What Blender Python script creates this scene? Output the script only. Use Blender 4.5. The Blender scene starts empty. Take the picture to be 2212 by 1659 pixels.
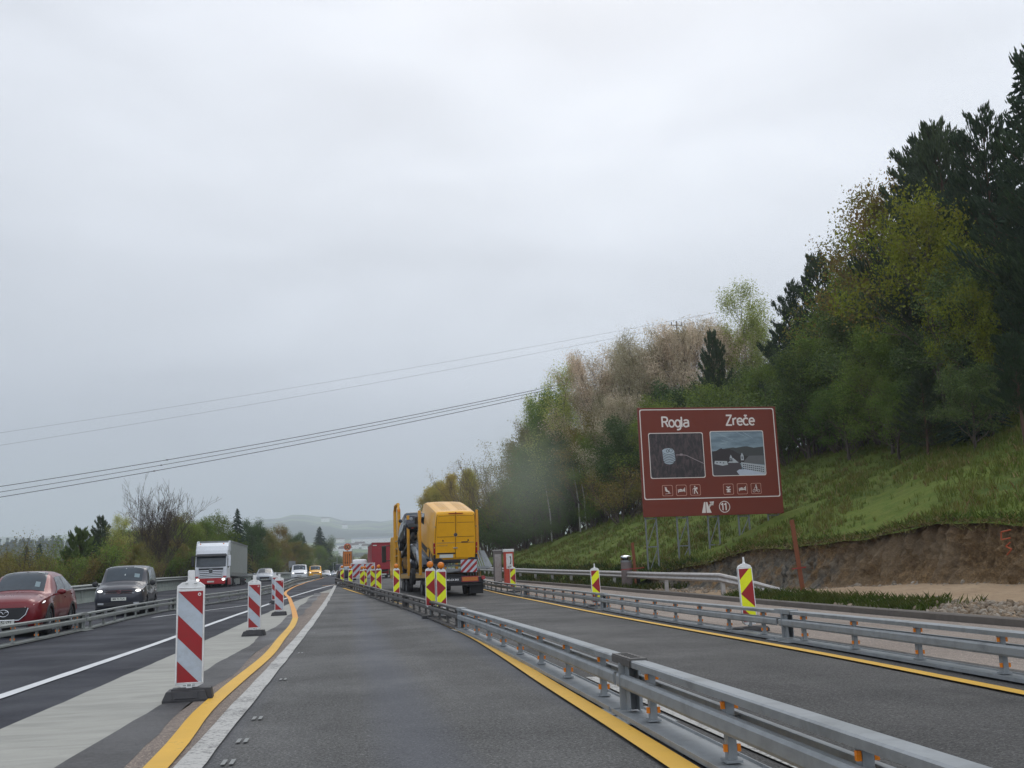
import bpy, math, random
import numpy as np
from math import sin, cos, pi, radians as rad, sqrt, atan2, floor
from mathutils import Matrix, Vector
random.seed(11); rng = np.random.default_rng(5)
SC = bpy.context.scene
COL = SC.collection
# ------------------------------------------------------------------ camera
F = 2200.; CX = 1106.; CY = 829.5; HC = 1.2
TH, PS, RL = rad(10.49), rad(9.2946), rad(2.1)
_f = np.array([sin(PS)*cos(TH), cos(PS)*cos(TH), sin(TH)])
_r = np.array([cos(PS), -sin(PS), 0.]); _u = np.cross(_r, _f)
_R = cos(RL)*_r - sin(RL)*_u; _U = sin(RL)*_r + cos(RL)*_u
cam = bpy.data.cameras.new('camera'); camo = bpy.data.objects.new('camera', cam); COL.objects.link(camo)
cam.sensor_width = 36; cam.lens = 36*F/2212.; cam.clip_end = 20000; cam.clip_start = 0.05
camo.matrix_world = Matrix(((_R[0], _U[0], -_f[0], 0), (_R[1], _U[1], -_f[1], 0), (_R[2], _U[2], -_f[2], HC), (0, 0, 0, 1)))
SC.camera = camo
# ------------------------------------------------------------------ world / sun / exposure
SC.render.engine = 'CYCLES'
SC.view_settings.view_transform = 'Standard'; SC.view_settings.look = 'None'
SC.view_settings.exposure = 0.12; SC.view_settings.gamma = 1
SUN_EL, SUN_AZ = rad(50), rad(15)      # high, slightly right of the road ahead, behind cloud
W = bpy.data.worlds.new('World'); SC.world = W; W.use_nodes = True
nt = W.node_tree; nt.nodes.clear(); N = nt.nodes.new; Lk = nt.links.new
wo = N('ShaderNodeOutputWorld'); bg = N('ShaderNodeBackground'); bg2 = N('ShaderNodeBackground'); add = N('ShaderNodeAddShader')
sky = N('ShaderNodeTexSky'); sky.sky_type = 'NISHITA'; sky.sun_disc = False; sky.sun_elevation = SUN_EL; sky.sun_rotation = SUN_AZ
sky.dust_density = 4.0
Lk(sky.outputs[0], bg.inputs[0]); bg.inputs[1].default_value = 0.012
tc = N('ShaderNodeTexCoord'); sep = N('ShaderNodeSeparateXYZ'); Lk(tc.outputs['Generated'], sep.inputs[0])
ramp = N('ShaderNodeValToRGB'); Lk(sep.outputs[2], ramp.inputs[0])
el = ramp.color_ramp.elements
el[0].position = 0.0; el[0].color = (0.40, 0.435, 0.495, 1)
el[1].position = 0.62; el[1].color = (0.79, 0.825, 0.89, 1)
for p, c in ((0.06, (0.445, 0.48, 0.545, 1)), (0.14, (0.51, 0.54, 0.615, 1)), (0.23, (0.70, 0.735, 0.80, 1)), (0.36, (0.81, 0.845, 0.905, 1))):
    e = el.new(p); e.color = c
# soft cloud mottling (stretched layers low down)
mp = N('ShaderNodeMapping'); mp.inputs['Scale'].default_value = (1.6, 1.6, 4.5); Lk(tc.outputs['Generated'], mp.inputs[0])
n1 = N('ShaderNodeTexNoise'); n1.inputs['Scale'].default_value = 2.6; n1.inputs['Detail'].default_value = 5; n1.inputs['Roughness'].default_value = .45
n1.inputs['Distortion'].default_value = .4
Lk(mp.outputs[0], n1.inputs['Vector'])
r2 = N('ShaderNodeMapRange'); r2.inputs['From Min'].default_value = .3; r2.inputs['From Max'].default_value = .72
r2.inputs['To Min'].default_value = .89; r2.inputs['To Max'].default_value = 1.09; Lk(n1.outputs[0], r2.inputs[0])
# sky is darker to the west (left) low down
r3 = N('ShaderNodeMapRange'); r3.inputs['From Min'].default_value = -.55; r3.inputs['From Max'].default_value = .25
r3.inputs['To Min'].default_value = .80; r3.inputs['To Max'].default_value = 1.0; Lk(sep.outputs[0], r3.inputs[0])
mm0 = N('ShaderNodeMath'); mm0.operation = 'MULTIPLY'; Lk(r2.outputs[0], mm0.inputs[0]); Lk(r3.outputs[0], mm0.inputs[1])
r4 = N('ShaderNodeMapRange'); r4.inputs['From Min'].default_value = .1; r4.inputs['From Max'].default_value = -.8      # brightness added to the unseen sky behind the camera, lifts surfaces facing it
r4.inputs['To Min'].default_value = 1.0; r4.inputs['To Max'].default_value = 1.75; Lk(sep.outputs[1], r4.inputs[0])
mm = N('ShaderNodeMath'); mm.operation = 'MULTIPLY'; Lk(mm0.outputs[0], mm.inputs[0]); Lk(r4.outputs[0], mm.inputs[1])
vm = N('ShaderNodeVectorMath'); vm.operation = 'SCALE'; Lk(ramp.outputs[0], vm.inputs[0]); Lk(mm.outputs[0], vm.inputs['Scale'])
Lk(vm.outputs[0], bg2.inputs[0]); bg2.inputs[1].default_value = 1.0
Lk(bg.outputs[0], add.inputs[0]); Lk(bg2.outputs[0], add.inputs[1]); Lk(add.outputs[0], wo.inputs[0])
sun = bpy.data.lights.new('sun', 'SUN'); sun.energy = 0.55; sun.angle = rad(25); sun.color = (1, .96, .9)
suno = bpy.data.objects.new('sun', sun); COL.objects.link(suno)
suno.rotation_euler = (pi/2 - SUN_EL, 0, pi - SUN_AZ)
_sd = Vector((sin(SUN_AZ)*cos(SUN_EL), cos(SUN_AZ)*cos(SUN_EL), sin(SUN_EL)))
suno.rotation_euler = _sd.to_track_quat('Z', 'Y').to_euler()
SC.cycles.volume_bounces = 2; SC.cycles.max_bounces = 6; SC.cycles.transparent_max_bounces = 8

# ------------------------------------------------------------------ picking real ground points
_PY = [-60, 0, 22, 30, 43, 60, 77, 100, 116, 150, 185, 230, 280, 340, 420]
_PZ = [0, 0, 0, .04, .17, .45, .80, 1.02, 1.13, 1.45, 1.68, 1.78, 1.5, .2, -4]
def zr(y): return float(np.interp(y, _PY, _PZ))
_yy = np.linspace(-60, 420, 2401); _zz = np.interp(_yy, _PY, _PZ)
_k = np.ones(41)/41; _zs = np.convolve(np.pad(_zz, 20, mode='edge'), _k, 'valid')
def zr(y): return float(np.interp(y, _yy, _zs))
def ray(px, py):
    return _f*F + _R*(px-CX) + _U*(CY-py)
def GP(px, py):
    d = ray(px, py); d = d/d[1]; y = 2.
    while y < 260 and HC+d[2]*y > zr(y): y += .5
    lo, hi = y-.5, y
    for _ in range(14):
        m = (lo+hi)/2
        if HC+d[2]*m > zr(m): lo = m
        else: hi = m
    return np.array([d[0]*hi, hi, zr(hi)])
def atY(px, py, Y):
    d = ray(px, py); d = d/d[1]
    return np.array([d[0]*Y, Y, HC+d[2]*Y])
def proj(p):
    v = np.array([p[0], p[1], p[2]-HC]); d = v@_f
    return CX+F*(v@_R)/d, CY-F*(v@_U)/d

# ------------------------------------------------------------------ tagging and mesh helpers
def tag(o, label=None, cat=None, group=None, kind=None):
    if label: o['label'] = label
    if cat: o['category'] = cat
    if group: o['group'] = group
    if kind: o['kind'] = kind
    return o
def empty(name, loc=(0, 0, 0), rz=0, rot=None):
    o = bpy.data.objects.new(name, None); o.location = loc
    o.rotation_euler = rot if rot else (0, 0, rz); o.empty_display_size = .3
    COL.objects.link(o); return o
_KIDS = {}
class MB:
    def __init__(s): s.v = []; s.f = []; s.m = []; s.T = None
    def _add(s, vs, fs, mi=0):
        b = len(s.v)
        if s.T is not None: vs = [tuple(s.T @ Vector(v)) for v in vs]
        s.v += [tuple(map(float, v)) for v in vs]; s.f += [tuple(b+i for i in f) for f in fs]; s.m += [mi]*len(fs); return s
    def poly(s, pts, mi=0): return s._add(pts, [tuple(range(len(pts)))], mi)
    def box(s, c, d, mi=0, rz=0, rx=0, ry=0):
        x, y, z = d[0]/2, d[1]/2, d[2]/2
        vs = [Vector((a*x, b*y, e*z)) for a in (-1, 1) for b in (-1, 1) for e in (-1, 1)]
        if rz or rx or ry:
            M = Matrix.Rotation(rz, 3, 'Z') @ Matrix.Rotation(ry, 3, 'Y') @ Matrix.Rotation(rx, 3, 'X'); vs = [M@v for v in vs]
        vs = [v+Vector(c) for v in vs]
        return s._add(vs, [(0, 1, 3, 2), (4, 6, 7, 5), (0, 4, 5, 1), (2, 3, 7, 6), (0, 2, 6, 4), (1, 5, 7, 3)], mi)
    def bar(s, a, b, w, h, mi=0, up=(0, 0, 1)):
        a = Vector(a); b = Vector(b); t = (b-a)
        if t.length < 1e-6: return s
        t.normalize(); up = Vector(up)
        if abs(t.dot(up)) > .98: up = Vector((0, 1, 0))
        x = t.cross(up).normalized(); y = x.cross(t)
        vs = [p + x*(i*w/2) + y*(j*h/2) for p in (a, b) for i, j in ((-1, -1), (1, -1), (1, 1), (-1, 1))]
        return s._add(vs, [(3, 2, 1, 0), (4, 5, 6, 7), (0, 1, 5, 4), (1, 2, 6, 5), (2, 3, 7, 6), (3, 0, 4, 7)], mi)
    def tube(s, pts, r, n=8, mi=0, caps=True):
        pts = [Vector(p) for p in pts]; R = r if isinstance(r, (list, tuple)) else [r]*len(pts)
        vs = []; fs = []
        ref = Vector((0, 0, 1))
        for i, p in enumerate(pts):
            t = (pts[min(i+1, len(pts)-1)]-pts[max(i-1, 0)])
            if t.length < 1e-9: t = Vector((0, 0, 1))
            t.normalize()
            rf = ref if abs(t.dot(ref)) < .95 else Vector((0, 1, 0))
            x = t.cross(rf).normalized(); y = x.cross(t)
            for k in range(n):
                a = 2*pi*k/n; vs.append(p + (x*cos(a)+y*sin(a))*R[i])
        for i in range(len(pts)-1):
            for k in range(n):
                k2 = (k+1) % n; fs.append((i*n+k, i*n+k2, (i+1)*n+k2, (i+1)*n+k))
        if caps: fs.append(tuple(reversed(range(n)))); fs.append(tuple((len(pts)-1)*n+k for k in range(n)))
        return s._add(vs, fs, mi)
    def lathe(s, c, prof, n=24, axis='Z', mi=0):
        vs = []; fs = []
        for (r, h) in prof:
            for k in range(n):
                a = 2*pi*k/n; p = (r*cos(a), r*sin(a), h)
                if axis == 'Y': p = (p[0], p[2], p[1])
                elif axis == 'X': p = (p[2], p[0], p[1])
                vs.append(Vector(p)+Vector(c))
        for i in range(len(prof)-1):
            for k in range(n):
                k2 = (k+1) % n; fs.append((i*n+k, i*n+k2, (i+1)*n+k2, (i+1)*n+k))
        return s._add(vs, fs, mi)
    def loft(s, rings, mi=0, close=True, caps=True):
        n = len(rings[0]); vs = [p for r in rings for p in r]; fs = []
        for i in range(len(rings)-1):
            for k in range(n if close else n-1):
                k2 = (k+1) % n; fs.append((i*n+k, i*n+k2, (i+1)*n+k2, (i+1)*n+k))
        if caps and close: fs.append(tuple(reversed(range(n)))); fs.append(tuple((len(rings)-1)*n+k for k in range(n)))
        return s._add(vs, fs, mi)
    def prism(s, outline, a, b, axis='Y', mi=0):
        # outline: list of 2D; extruded between a and b on the axis. axis Y: (x,z) ; X: (y,z) ; Z: (x,y)
        def P(p, t): return (p[0], t, p[1]) if axis == 'Y' else ((t, p[0], p[1]) if axis == 'X' else (p[0], p[1], t))
        n = len(outline); vs = [P(p, a) for p in outline]+[P(p, b) for p in outline]
        fs = [tuple(range(n)), tuple(reversed(range(n, 2*n)))]+[(k, k+n, (k+1) % n+n, (k+1) % n) for k in range(n)]
        return s._add(vs, fs, mi)
    def ball(s, c, r, n=12, m=8, mi=0, sc=(1, 1, 1)):
        prof = [(max(1e-4, r*sin(pi*i/m)), -r*cos(pi*i/m)) for i in range(m+1)]
        vs = []; fs = []
        for (q, h) in prof:
            for k in range(n):
                a = 2*pi*k/n; vs.append(Vector((q*cos(a)*sc[0], q*sin(a)*sc[1], h*sc[2]))+Vector(c))
        for i in range(m):
            for k in range(n):
                k2 = (k+1) % n; fs.append((i*n+k, i*n+k2, (i+1)*n+k2, (i+1)*n+k))
        return s._add(vs, fs, mi)
    def build(s, name, mats, parent=None, loc=None, rot=None, smooth=None, bevel=0, seg=2, fixn=True):
        me = bpy.data.meshes.new(name); me.from_pydata(s.v, [], s.f)
        mats = mats if isinstance(mats, (list, tuple)) else [mats]
        for m in mats: me.materials.append(m)
        if max(s.m, default=0) > 0: me.polygons.foreach_set('material_index', s.m)
        if fixn and len(s.f) < 60000:
            import bmesh
            bm = bmesh.new(); bm.from_mesh(me); bmesh.ops.recalc_face_normals(bm, faces=bm.faces); bm.to_mesh(me); bm.free()
        if smooth is not None:
            me.polygons.foreach_set('use_smooth', [True]*len(me.polygons))
            try: me.set_sharp_from_angle(angle=rad(smooth))
            except Exception: pass
        me.update()
        o = bpy.data.objects.new(name, me); COL.objects.link(o)
        if parent: o.parent = parent; _KIDS.setdefault(parent.name, []).append(o)
        if loc is not None: o.location = loc
        if rot is not None: o.rotation_euler = rot
        if bevel:
            b = o.modifiers.new('bevel', 'BEVEL'); b.width = bevel; b.segments = seg; b.limit_method = 'ANGLE'; b.angle_limit = rad(40)
        return o
def copy_tree(o, parent=None):
    c = o.copy(); COL.objects.link(c); c.parent = parent
    if parent: _KIDS.setdefault(parent.name, []).append(c)
    for ch in list(_KIDS.get(o.name, [])): copy_tree(ch, c)
    return c
def np_mesh(name, V, Q, mats, mi=None, parent=None, smooth=False):
    me = bpy.data.meshes.new(name); V = np.asarray(V, dtype=np.float32); Q = np.asarray(Q, dtype=np.int32)
    n, k = Q.shape
    me.vertices.add(len(V)); me.vertices.foreach_set('co', V.ravel())
    me.loops.add(n*k); me.loops.foreach_set('vertex_index', Q.ravel())
    me.polygons.add(n); me.polygons.foreach_set('loop_start', np.arange(n, dtype=np.int32)*k)
    for m in (mats if isinstance(mats, (list, tuple)) else [mats]): me.materials.append(m)
    if mi is not None: me.polygons.foreach_set('material_index', np.asarray(mi, dtype=np.int32))
    if smooth: me.polygons.foreach_set('use_smooth', np.ones(n, dtype=bool))
    me.update(calc_edges=True)
    o = bpy.data.objects.new(name, me); COL.objects.link(o)
    if parent: o.parent = parent; _KIDS.setdefault(parent.name, []).append(o)
    return o

# ------------------------------------------------------------------ materials
def rgb(r, g, b):      # display (sRGB 0-255) -> linear
    f = lambda c: (c/255/12.92) if c <= 10 else ((c/255+.055)/1.055)**2.4
    return (f(r), f(g), f(b), 1)
def _mix(nt, fac, a, b, blend='MIX'):
    m = nt.nodes.new('ShaderNodeMix'); m.data_type = 'RGBA'; m.blend_type = blend
    for sck, val in ((m.inputs[0], fac), (m.inputs[6], a), (m.inputs[7], b)):
        if hasattr(val, 'is_linked') or isinstance(val, bpy.types.NodeSocket): nt.links.new(val, sck)
        else: sck.default_value = val
    return m.outputs[2]
def noise(nt, scale, detail=4, rough=.5, vec=None, dist=0):
    n = nt.nodes.new('ShaderNodeTexNoise'); n.inputs['Scale'].default_value = scale; n.inputs['Detail'].default_value = detail
    n.inputs['Roughness'].default_value = rough; n.inputs['Distortion'].default_value = dist
    if vec is not None: nt.links.new(vec, n.inputs['Vector'])
    return n.outputs[0]
def rng_(nt, v, a, b, c=0, d=1):
    m = nt.nodes.new('ShaderNodeMapRange'); nt.links.new(v, m.inputs[0])
    for k, x in zip((1, 2, 3, 4), (a, b, c, d)): m.inputs[k].default_value = x
    return m.outputs[0]
def pos(nt, scale=(1, 1, 1), obj=False):
    if obj:
        t = nt.nodes.new('ShaderNodeTexCoord'); o = t.outputs['Object']
    else:
        g = nt.nodes.new('ShaderNodeNewGeometry'); o = g.outputs['Position']
    m = nt.nodes.new('ShaderNodeMapping'); m.inputs['Scale'].default_value = scale; nt.links.new(o, m.inputs[0])
    return m.outputs[0]
def newmat(name):
    m = bpy.data.materials.new(name); m.use_nodes = True; nt = m.node_tree
    b = nt.nodes['Principled BSDF']; return m, nt, b
def bump(nt, b, h, strength=.3, dist=.01):
    n = nt.nodes.new('ShaderNodeBump'); n.inputs['Strength'].default_value = strength; n.inputs['Distance'].default_value = dist
    nt.links.new(h, n.inputs['Height']); nt.links.new(n.outputs[0], b.inputs['Normal']); return n
def plain(name, col, rough=.5, metal=0, var=.12, scale=3, coat=0, dirt=None, dirt_amt=.3, spec=None, emit=0, obj=True, bmp=0):
    m, nt, b = newmat(name)
    v = pos(nt, obj=obj)
    n = noise(nt, scale, 5, .6, v)
    dark = tuple(c*(1-var) for c in col[:3])+(1,); light = tuple(min(1, c*(1+var)) for c in col[:3])+(1,)
    c = _mix(nt, n, dark, light)
    if dirt is not None:
        n2 = noise(nt, scale*1.7, 6, .7, v, .6)
        c = _mix(nt, rng_(nt, n2, .45, .75, 0, dirt_amt), c, dirt)
    nt.links.new(c, b.inputs['Base Color'])
    nt.links.new(rng_(nt, n, .3, .7, max(.02, rough-.08), min(1, rough+.08)), b.inputs['Roughness'])
    b.inputs['Metallic'].default_value = metal; b.inputs['Coat Weight'].default_value = coat; b.inputs['Coat Roughness'].default_value = .04
    if spec is not None: b.inputs['Specular IOR Level'].default_value = spec
    if emit: b.inputs['Emission Color'].default_value = col; b.inputs['Emission Strength'].default_value = emit
    if bmp: bump(nt, b, noise(nt, 40, 3, .6, v), bmp, .01)
    return m
def asphalt(name, c1, c2, grain=.35, rough=.6, wet=0, streak=(1.2, .06, 1), speck=0, blue=None, fine=40, spec=.2):
    m, nt, b = newmat(name)
    v = pos(nt); vs = pos(nt, streak)
    big = noise(nt, 1.0, 4, .55, vs)
    col = _mix(nt, rng_(nt, big, .3, .7), c1, c2)
    patch = noise(nt, .35, 4, .6, v)
    col = _mix(nt, rng_(nt, patch, .35, .7, 0, .35), col, tuple(x*.72 for x in c1[:3])+(1,))
    g = noise(nt, fine, 3, .8, v)
    col = _mix(nt, 1.0, col, _mix(nt, rng_(nt, g, .3, .7), tuple([1-grain]*3)+(1,), tuple([1+grain]*3)+(1,)), 'MULTIPLY')
    vo = nt.nodes.new('ShaderNodeTexVoronoi'); vo.inputs['Scale'].default_value = 120; nt.links.new(v, vo.inputs['Vector'])
    sp = nt.nodes.new('ShaderNodeSeparateColor'); nt.links.new(vo.outputs['Color'], sp.inputs[0])
    col = _mix(nt, rng_(nt, sp.outputs[0], .86, .97, 0, .5 if speck == 0 else speck), col, (c2[0]*3, c2[1]*3, c2[2]*2.9, 1))
    drip = noise(nt, 2.2, 5, .65, pos(nt, (1, .35, 1)), .6); col = _mix(nt, rng_(nt, drip, .56, .74, 0, .45), col, (c1[0]*.5, c1[1]*.5, c1[2]*.52, 1))
    med = noise(nt, 11, 4, .7, v); col = _mix(nt, 1.0, col, _mix(nt, rng_(nt, med, .3, .7), (.82, .82, .82, 1), (1.18, 1.18, 1.18, 1)), 'MULTIPLY')
    if blue is not None:
        # wheel tracks polished by traffic: bluish bands along the lane
        sx = nt.nodes.new('ShaderNodeSeparateXYZ'); nt.links.new(v, sx.inputs[0])
        xoff = noise(nt, .15, 2, .5, pos(nt, (1, .3, 1)))
        a = nt.nodes.new('ShaderNodeMath'); a.operation = 'ADD'; nt.links.new(sx.outputs[0], a.inputs[0]); nt.links.new(rng_(nt, xoff, 0, 1, -.4, .4), a.inputs[1])
        wv = nt.nodes.new('ShaderNodeMath'); wv.operation = 'SINE'
        sc = nt.nodes.new('ShaderNodeMath'); sc.operation = 'MULTIPLY'; nt.links.new(a.outputs[0], sc.inputs[0]); sc.inputs[1].default_value = 3.6
        nt.links.new(sc.outputs[0], wv.inputs[0])
        col = _mix(nt, rng_(nt, wv.outputs[0], .1, 1, 0, .45), col, blue)
    nt.links.new(col, b.inputs['Base Color'])
    nt.links.new(rng_(nt, patch, .3, .7, rough-.1-wet, rough+.08), b.inputs['Roughness'])
    b.inputs['Specular IOR Level'].default_value = spec
    bump(nt, b, g, .8, .008)
    return m
M = {}
M['lane'] = asphalt('lane_asphalt', rgb(68, 68, 67), rgb(86, 86, 85), 1.0, .75, .1, blue=rgb(84, 88, 98))
M['lane2'] = asphalt('right_lane_asphalt', rgb(64, 64, 63), rgb(78, 77, 76), .95, .75, .1)
M['dark_asphalt'] = asphalt('new_dark_asphalt', rgb(40, 42, 49), rgb(55, 57, 65), .6, .7, .12, speck=.12, spec=.1)
M['seam'] = asphalt('seam_asphalt', rgb(66, 66, 67), rgb(78, 77, 77), .4, .6, .1, speck=.15)
M['shoulder'] = asphalt('dusty_shoulder', rgb(122, 112, 104), rgb(150, 138, 128), .25, .8, 0)
M['worn'] = asphalt('worn_brown_edge', rgb(104, 95, 90), rgb(134, 122, 112), .6, .8, 0, fine=70)
def concrete():
    m, nt, b = newmat('brushed_concrete'); v = pos(nt); vs = pos(nt, (1, 4, 1))
    n = noise(nt, 1.1, 6, .62, vs, .8)
    c = _mix(nt, rng_(nt, n, .3, .7), rgb(138, 138, 131), rgb(162, 161, 153))
    n2 = noise(nt, .5, 5, .6, v); c = _mix(nt, rng_(nt, n2, .5, .75, 0, .6), c, rgb(122, 122, 116))
    n4 = noise(nt, 6, 6, .7, pos(nt, (.4, 5, 1)), 1.2); c = _mix(nt, rng_(nt, n4, .62, .76, 0, .25), c, rgb(100, 100, 96))
    n3 = noise(nt, 60, 3, .7, v); c = _mix(nt, 1.0, c, _mix(nt, n3, (.86, .86, .86, 1), (1.12, 1.12, 1.12, 1)), 'MULTIPLY')
    nt.links.new(c, b.inputs['Base Color']); b.inputs['Roughness'].default_value = .75
    bump(nt, b, n, .25, .01); return m
M['concrete'] = concrete()
def paintmat(name, col, under, wear=.35, sc=26):
    m, nt, b = newmat(name); v = pos(nt)
    n = noise(nt, sc, 6, .75, v); n2 = noise(nt, 1.2, 4, .6, v)
    c = _mix(nt, rng_(nt, n2, .3, .7), tuple(x*.84 for x in col[:3])+(1,), col)
    a = nt.nodes.new('ShaderNodeMath'); a.operation = 'ADD'; nt.links.new(n, a.inputs[0]); nt.links.new(rng_(nt, n2, .3, .8, -.12, .16), a.inputs[1])
    c = _mix(nt, rng_(nt, a.outputs[0], .74-wear*.4, .86-wear*.4, 0, 1), c, under)
    nt.links.new(c, b.inputs['Base Color']); b.inputs['Roughness'].default_value = .55; return m
M['white_paint'] = paintmat('white_road_paint', rgb(212, 214, 215), rgb(110, 110, 110), .15)
M['worn_white'] = paintmat('worn_white_road_paint', rgb(182, 181, 176), rgb(105, 104, 102), .62)
M['yellow_paint'] = paintmat('yellow_road_tape', rgb(218, 168, 28), rgb(120, 100, 52), .26, 16)
M['orange_paint'] = paintmat('orange_road_tape', rgb(222, 150, 40), rgb(120, 105, 60), .12)
M['tar'] = plain('tar_patch', rgb(78, 80, 86), .35, 0, .15, 4, obj=False)

M['galv'] = plain('galvanised_steel', rgb(134, 138, 140), .5, .4, .14, 2.2, dirt=rgb(104, 106, 105), dirt_amt=.6)
M['galv_clean'] = plain('painted_grey_steel', rgb(144, 149, 152), .5, .15, .14, 1.8, dirt=rgb(96, 100, 100), dirt_amt=.7)
M['galv_dirty'] = plain('dirty_grey_steel', rgb(92, 90, 88), .6, .3, .25, 3, dirt=rgb(60, 57, 55), dirt_amt=.7)
M['galv_pale'] = plain('pale_grey_steel', rgb(150, 155, 152), .5, .3, .12, 3, dirt=rgb(115, 115, 108), dirt_amt=.5)
M['amber_refl'] = plain('amber_reflector', rgb(232, 130, 12), .3, 0, .15, 20)
M['galv_old'] = plain('old_guardrail_steel', rgb(168, 166, 164), .5, .45, .15, 2.5, dirt=rgb(120, 108, 100), dirt_amt=.6)
M['rubber'] = plain('black_rubber', rgb(44, 44, 47), .62, 0, .25, 9, dirt=rgb(80, 76, 70), dirt_amt=.35, bmp=.2)
M['dark'] = plain('dark_plastic', rgb(30, 31, 34), .5, 0, .2, 6)
M['black'] = plain('black_void', rgb(14, 14, 16), .7, 0, .2, 6)
M['tyre'] = plain('tyre_rubber', rgb(34, 34, 36), .8, 0, .2, 9, dirt=rgb(80, 78, 75), dirt_amt=.3)
M['rim'] = plain('alloy_rim', rgb(170, 172, 176), .3, .9, .1, 6)
M['beacon_frame'] = plain('white_plastic_frame', rgb(226, 227, 226), .4, 0, .05, 5, dirt=rgb(150, 148, 142), dirt_amt=.5)
M['refl_white'] = plain('reflective_white_foil', rgb(176, 186, 196), .42, 0, .07, 4, dirt=rgb(140, 142, 142), dirt_amt=.55)
M['refl_red'] = plain('reflective_red_foil', rgb(150, 20, 26), .42, 0, .14, 4, dirt=rgb(112, 40, 38), dirt_amt=.55)
M['refl_yellow'] = plain('fluorescent_yellow_foil', rgb(226, 232, 12), .4, 0, .06, 4, dirt=rgb(175, 170, 20), dirt_amt=.3)
M['lamp'] = plain('amber_lamp_lens', rgb(216, 122, 20), .22, 0, .18, 18)
M['glass'] = plain('tinted_car_glass', rgb(38, 46, 52), .08, 0, .3, 1.5, spec=.5)
M['glass_light'] = plain('windscreen_glass', rgb(50, 60, 68), .07, 0, .55, 1.6, spec=.4)
M['chrome'] = plain('chrome', rgb(205, 208, 212), .15, 1, .05, 4)
M['headlight'] = plain('headlight_glass', rgb(190, 196, 200), .1, .3, .2, 20)
M['headlit'] = plain('lit_headlight', (1, .97, .9, 1), .2, 0, .02, 4, emit=2.2)
M['tail'] = plain('tail_light_red', rgb(150, 18, 24), .2, 0, .2, 12, coat=.6)
M['plate'] = plain('number_plate_white', rgb(205, 208, 200), .5, 0, .04, 6)
M['plate_txt'] = plain('plate_letters', rgb(30, 30, 34), .6, 0, .05, 6)
M['white_txt'] = plain('white_letters', rgb(232, 232, 230), .6, 0, .05, 6)
M['soil'] = None
# ================================================================== road paths
def Ppx(lst): return [GP(*p) for p in lst]
def smoothpath(P, step=1.0):
    P = np.array([[p[0], p[1]] for p in P]); y = P[:, 1]; o = np.argsort(y); x = P[o, 0]; y = y[o]
    Y = np.arange(y[0], y[-1]+1e-6, step); X = np.interp(Y, y, x)
    w = 9; k = np.ones(w)/w; Xp = np.concatenate([2*X[0]-X[w//2:0:-1], X, 2*X[-1]-X[-2:-w//2-1:-1]])
    Xs = np.convolve(Xp, k, 'valid')
    return np.stack([Xs[:len(Y)], Y], 1)
def at(path, y): return float(np.interp(y, path[:, 1], path[:, 0]))
CB = smoothpath([(1.5, -14), (1.9, -5), (2.13, 3), (2.30, 8.65), (2.42, 15), (2.43, 22.7), (2.1, 34), (1.5, 44), (.8, 55), (0, 66), (-1.0, 77.5)])
RB = smoothpath([(5.2, -6), (5.8, 3), (6.33, 9.6), (6.55, 12), (6.72, 15.5)]+[tuple(p[:2]) for p in Ppx([(1480, 1350), (1280, 1313), (1150, 1291), (1060, 1276)])]+[(7.6, 62), (7.2, 75), (7, 95)])
LB = smoothpath([(-7.0, 8), (-7.3, 17)]+[tuple(p[:2]) for p in Ppx([(0, 1400), (100, 1380), (190, 1360), (300, 1331), (380, 1316), (500, 1299), (616, 1274)])]+[(-4.4, 90), (-4.3, 105), (-4.3, 125), (-4.1, 150), (-3.6, 185)])
def xl(y): return -3.97 + (.00107*max(0, y-25)**2 if y < 77 else 2.89+.02*(y-77)*max(0, 1-(y-77)/60))
CURB = smoothpath([(9.4, -6), (10.2, 6)]+[tuple(p[:2]) for p in Ppx([(2212, 1356), (1890, 1328), (1782, 1318), (1458, 1287), (1300, 1273), (1180, 1263), (1090, 1256)])]+[(10.5, 90), (10.2, 120), (11, 200)])
GRp = Ppx([(1600, 1293), (1556, 1291), (1465, 1283), (1294, 1268), (1161, 1258), (1075, 1251)])
GR = smoothpath([tuple(p[:2]) for p in GRp]+[(11.6, 90), (11.6, 120), (12.5, 200)])
print('CURB', [(round(float(a), 1), round(float(b), 1)) for a, b in CURB[::12]])
print('GR', [(round(float(a), 1), round(float(b), 1)) for a, b in GR[::8]])
print('RB', [(round(float(a), 1), round(float(b), 1)) for a, b in RB[::8]], 'LB', [(round(float(a), 1), round(float(b), 1)) for a, b in LB[::8]])

def strip(name, left, right, y0, y1, mat, dz, step=1.0, jitter=0, seed=0, kind='structure'):
    r = random.Random(seed); ys = list(np.arange(y0, y1, step))+[y1]; V = []; Fs = []
    ja = jb = 0
    for y in ys:
        ja = ja*.6+r.uniform(-1, 1)*jitter; jb = jb*.6+r.uniform(-1, 1)*jitter
        a = (left(y) if callable(left) else left)+ja; b = (right(y) if callable(right) else right)+jb
        z = zr(y)+dz; V += [(a, y, z), (b, y, z)]
    mb = MB(); mb.v = V; mb.f = [(2*i, 2*i+1, 2*i+3, 2*i+2) for i in range(len(ys)-1)]; mb.m = [0]*len(mb.f)
    o = mb.build(name, mat, fixn=False, smooth=30); o['kind'] = kind; return o
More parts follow.
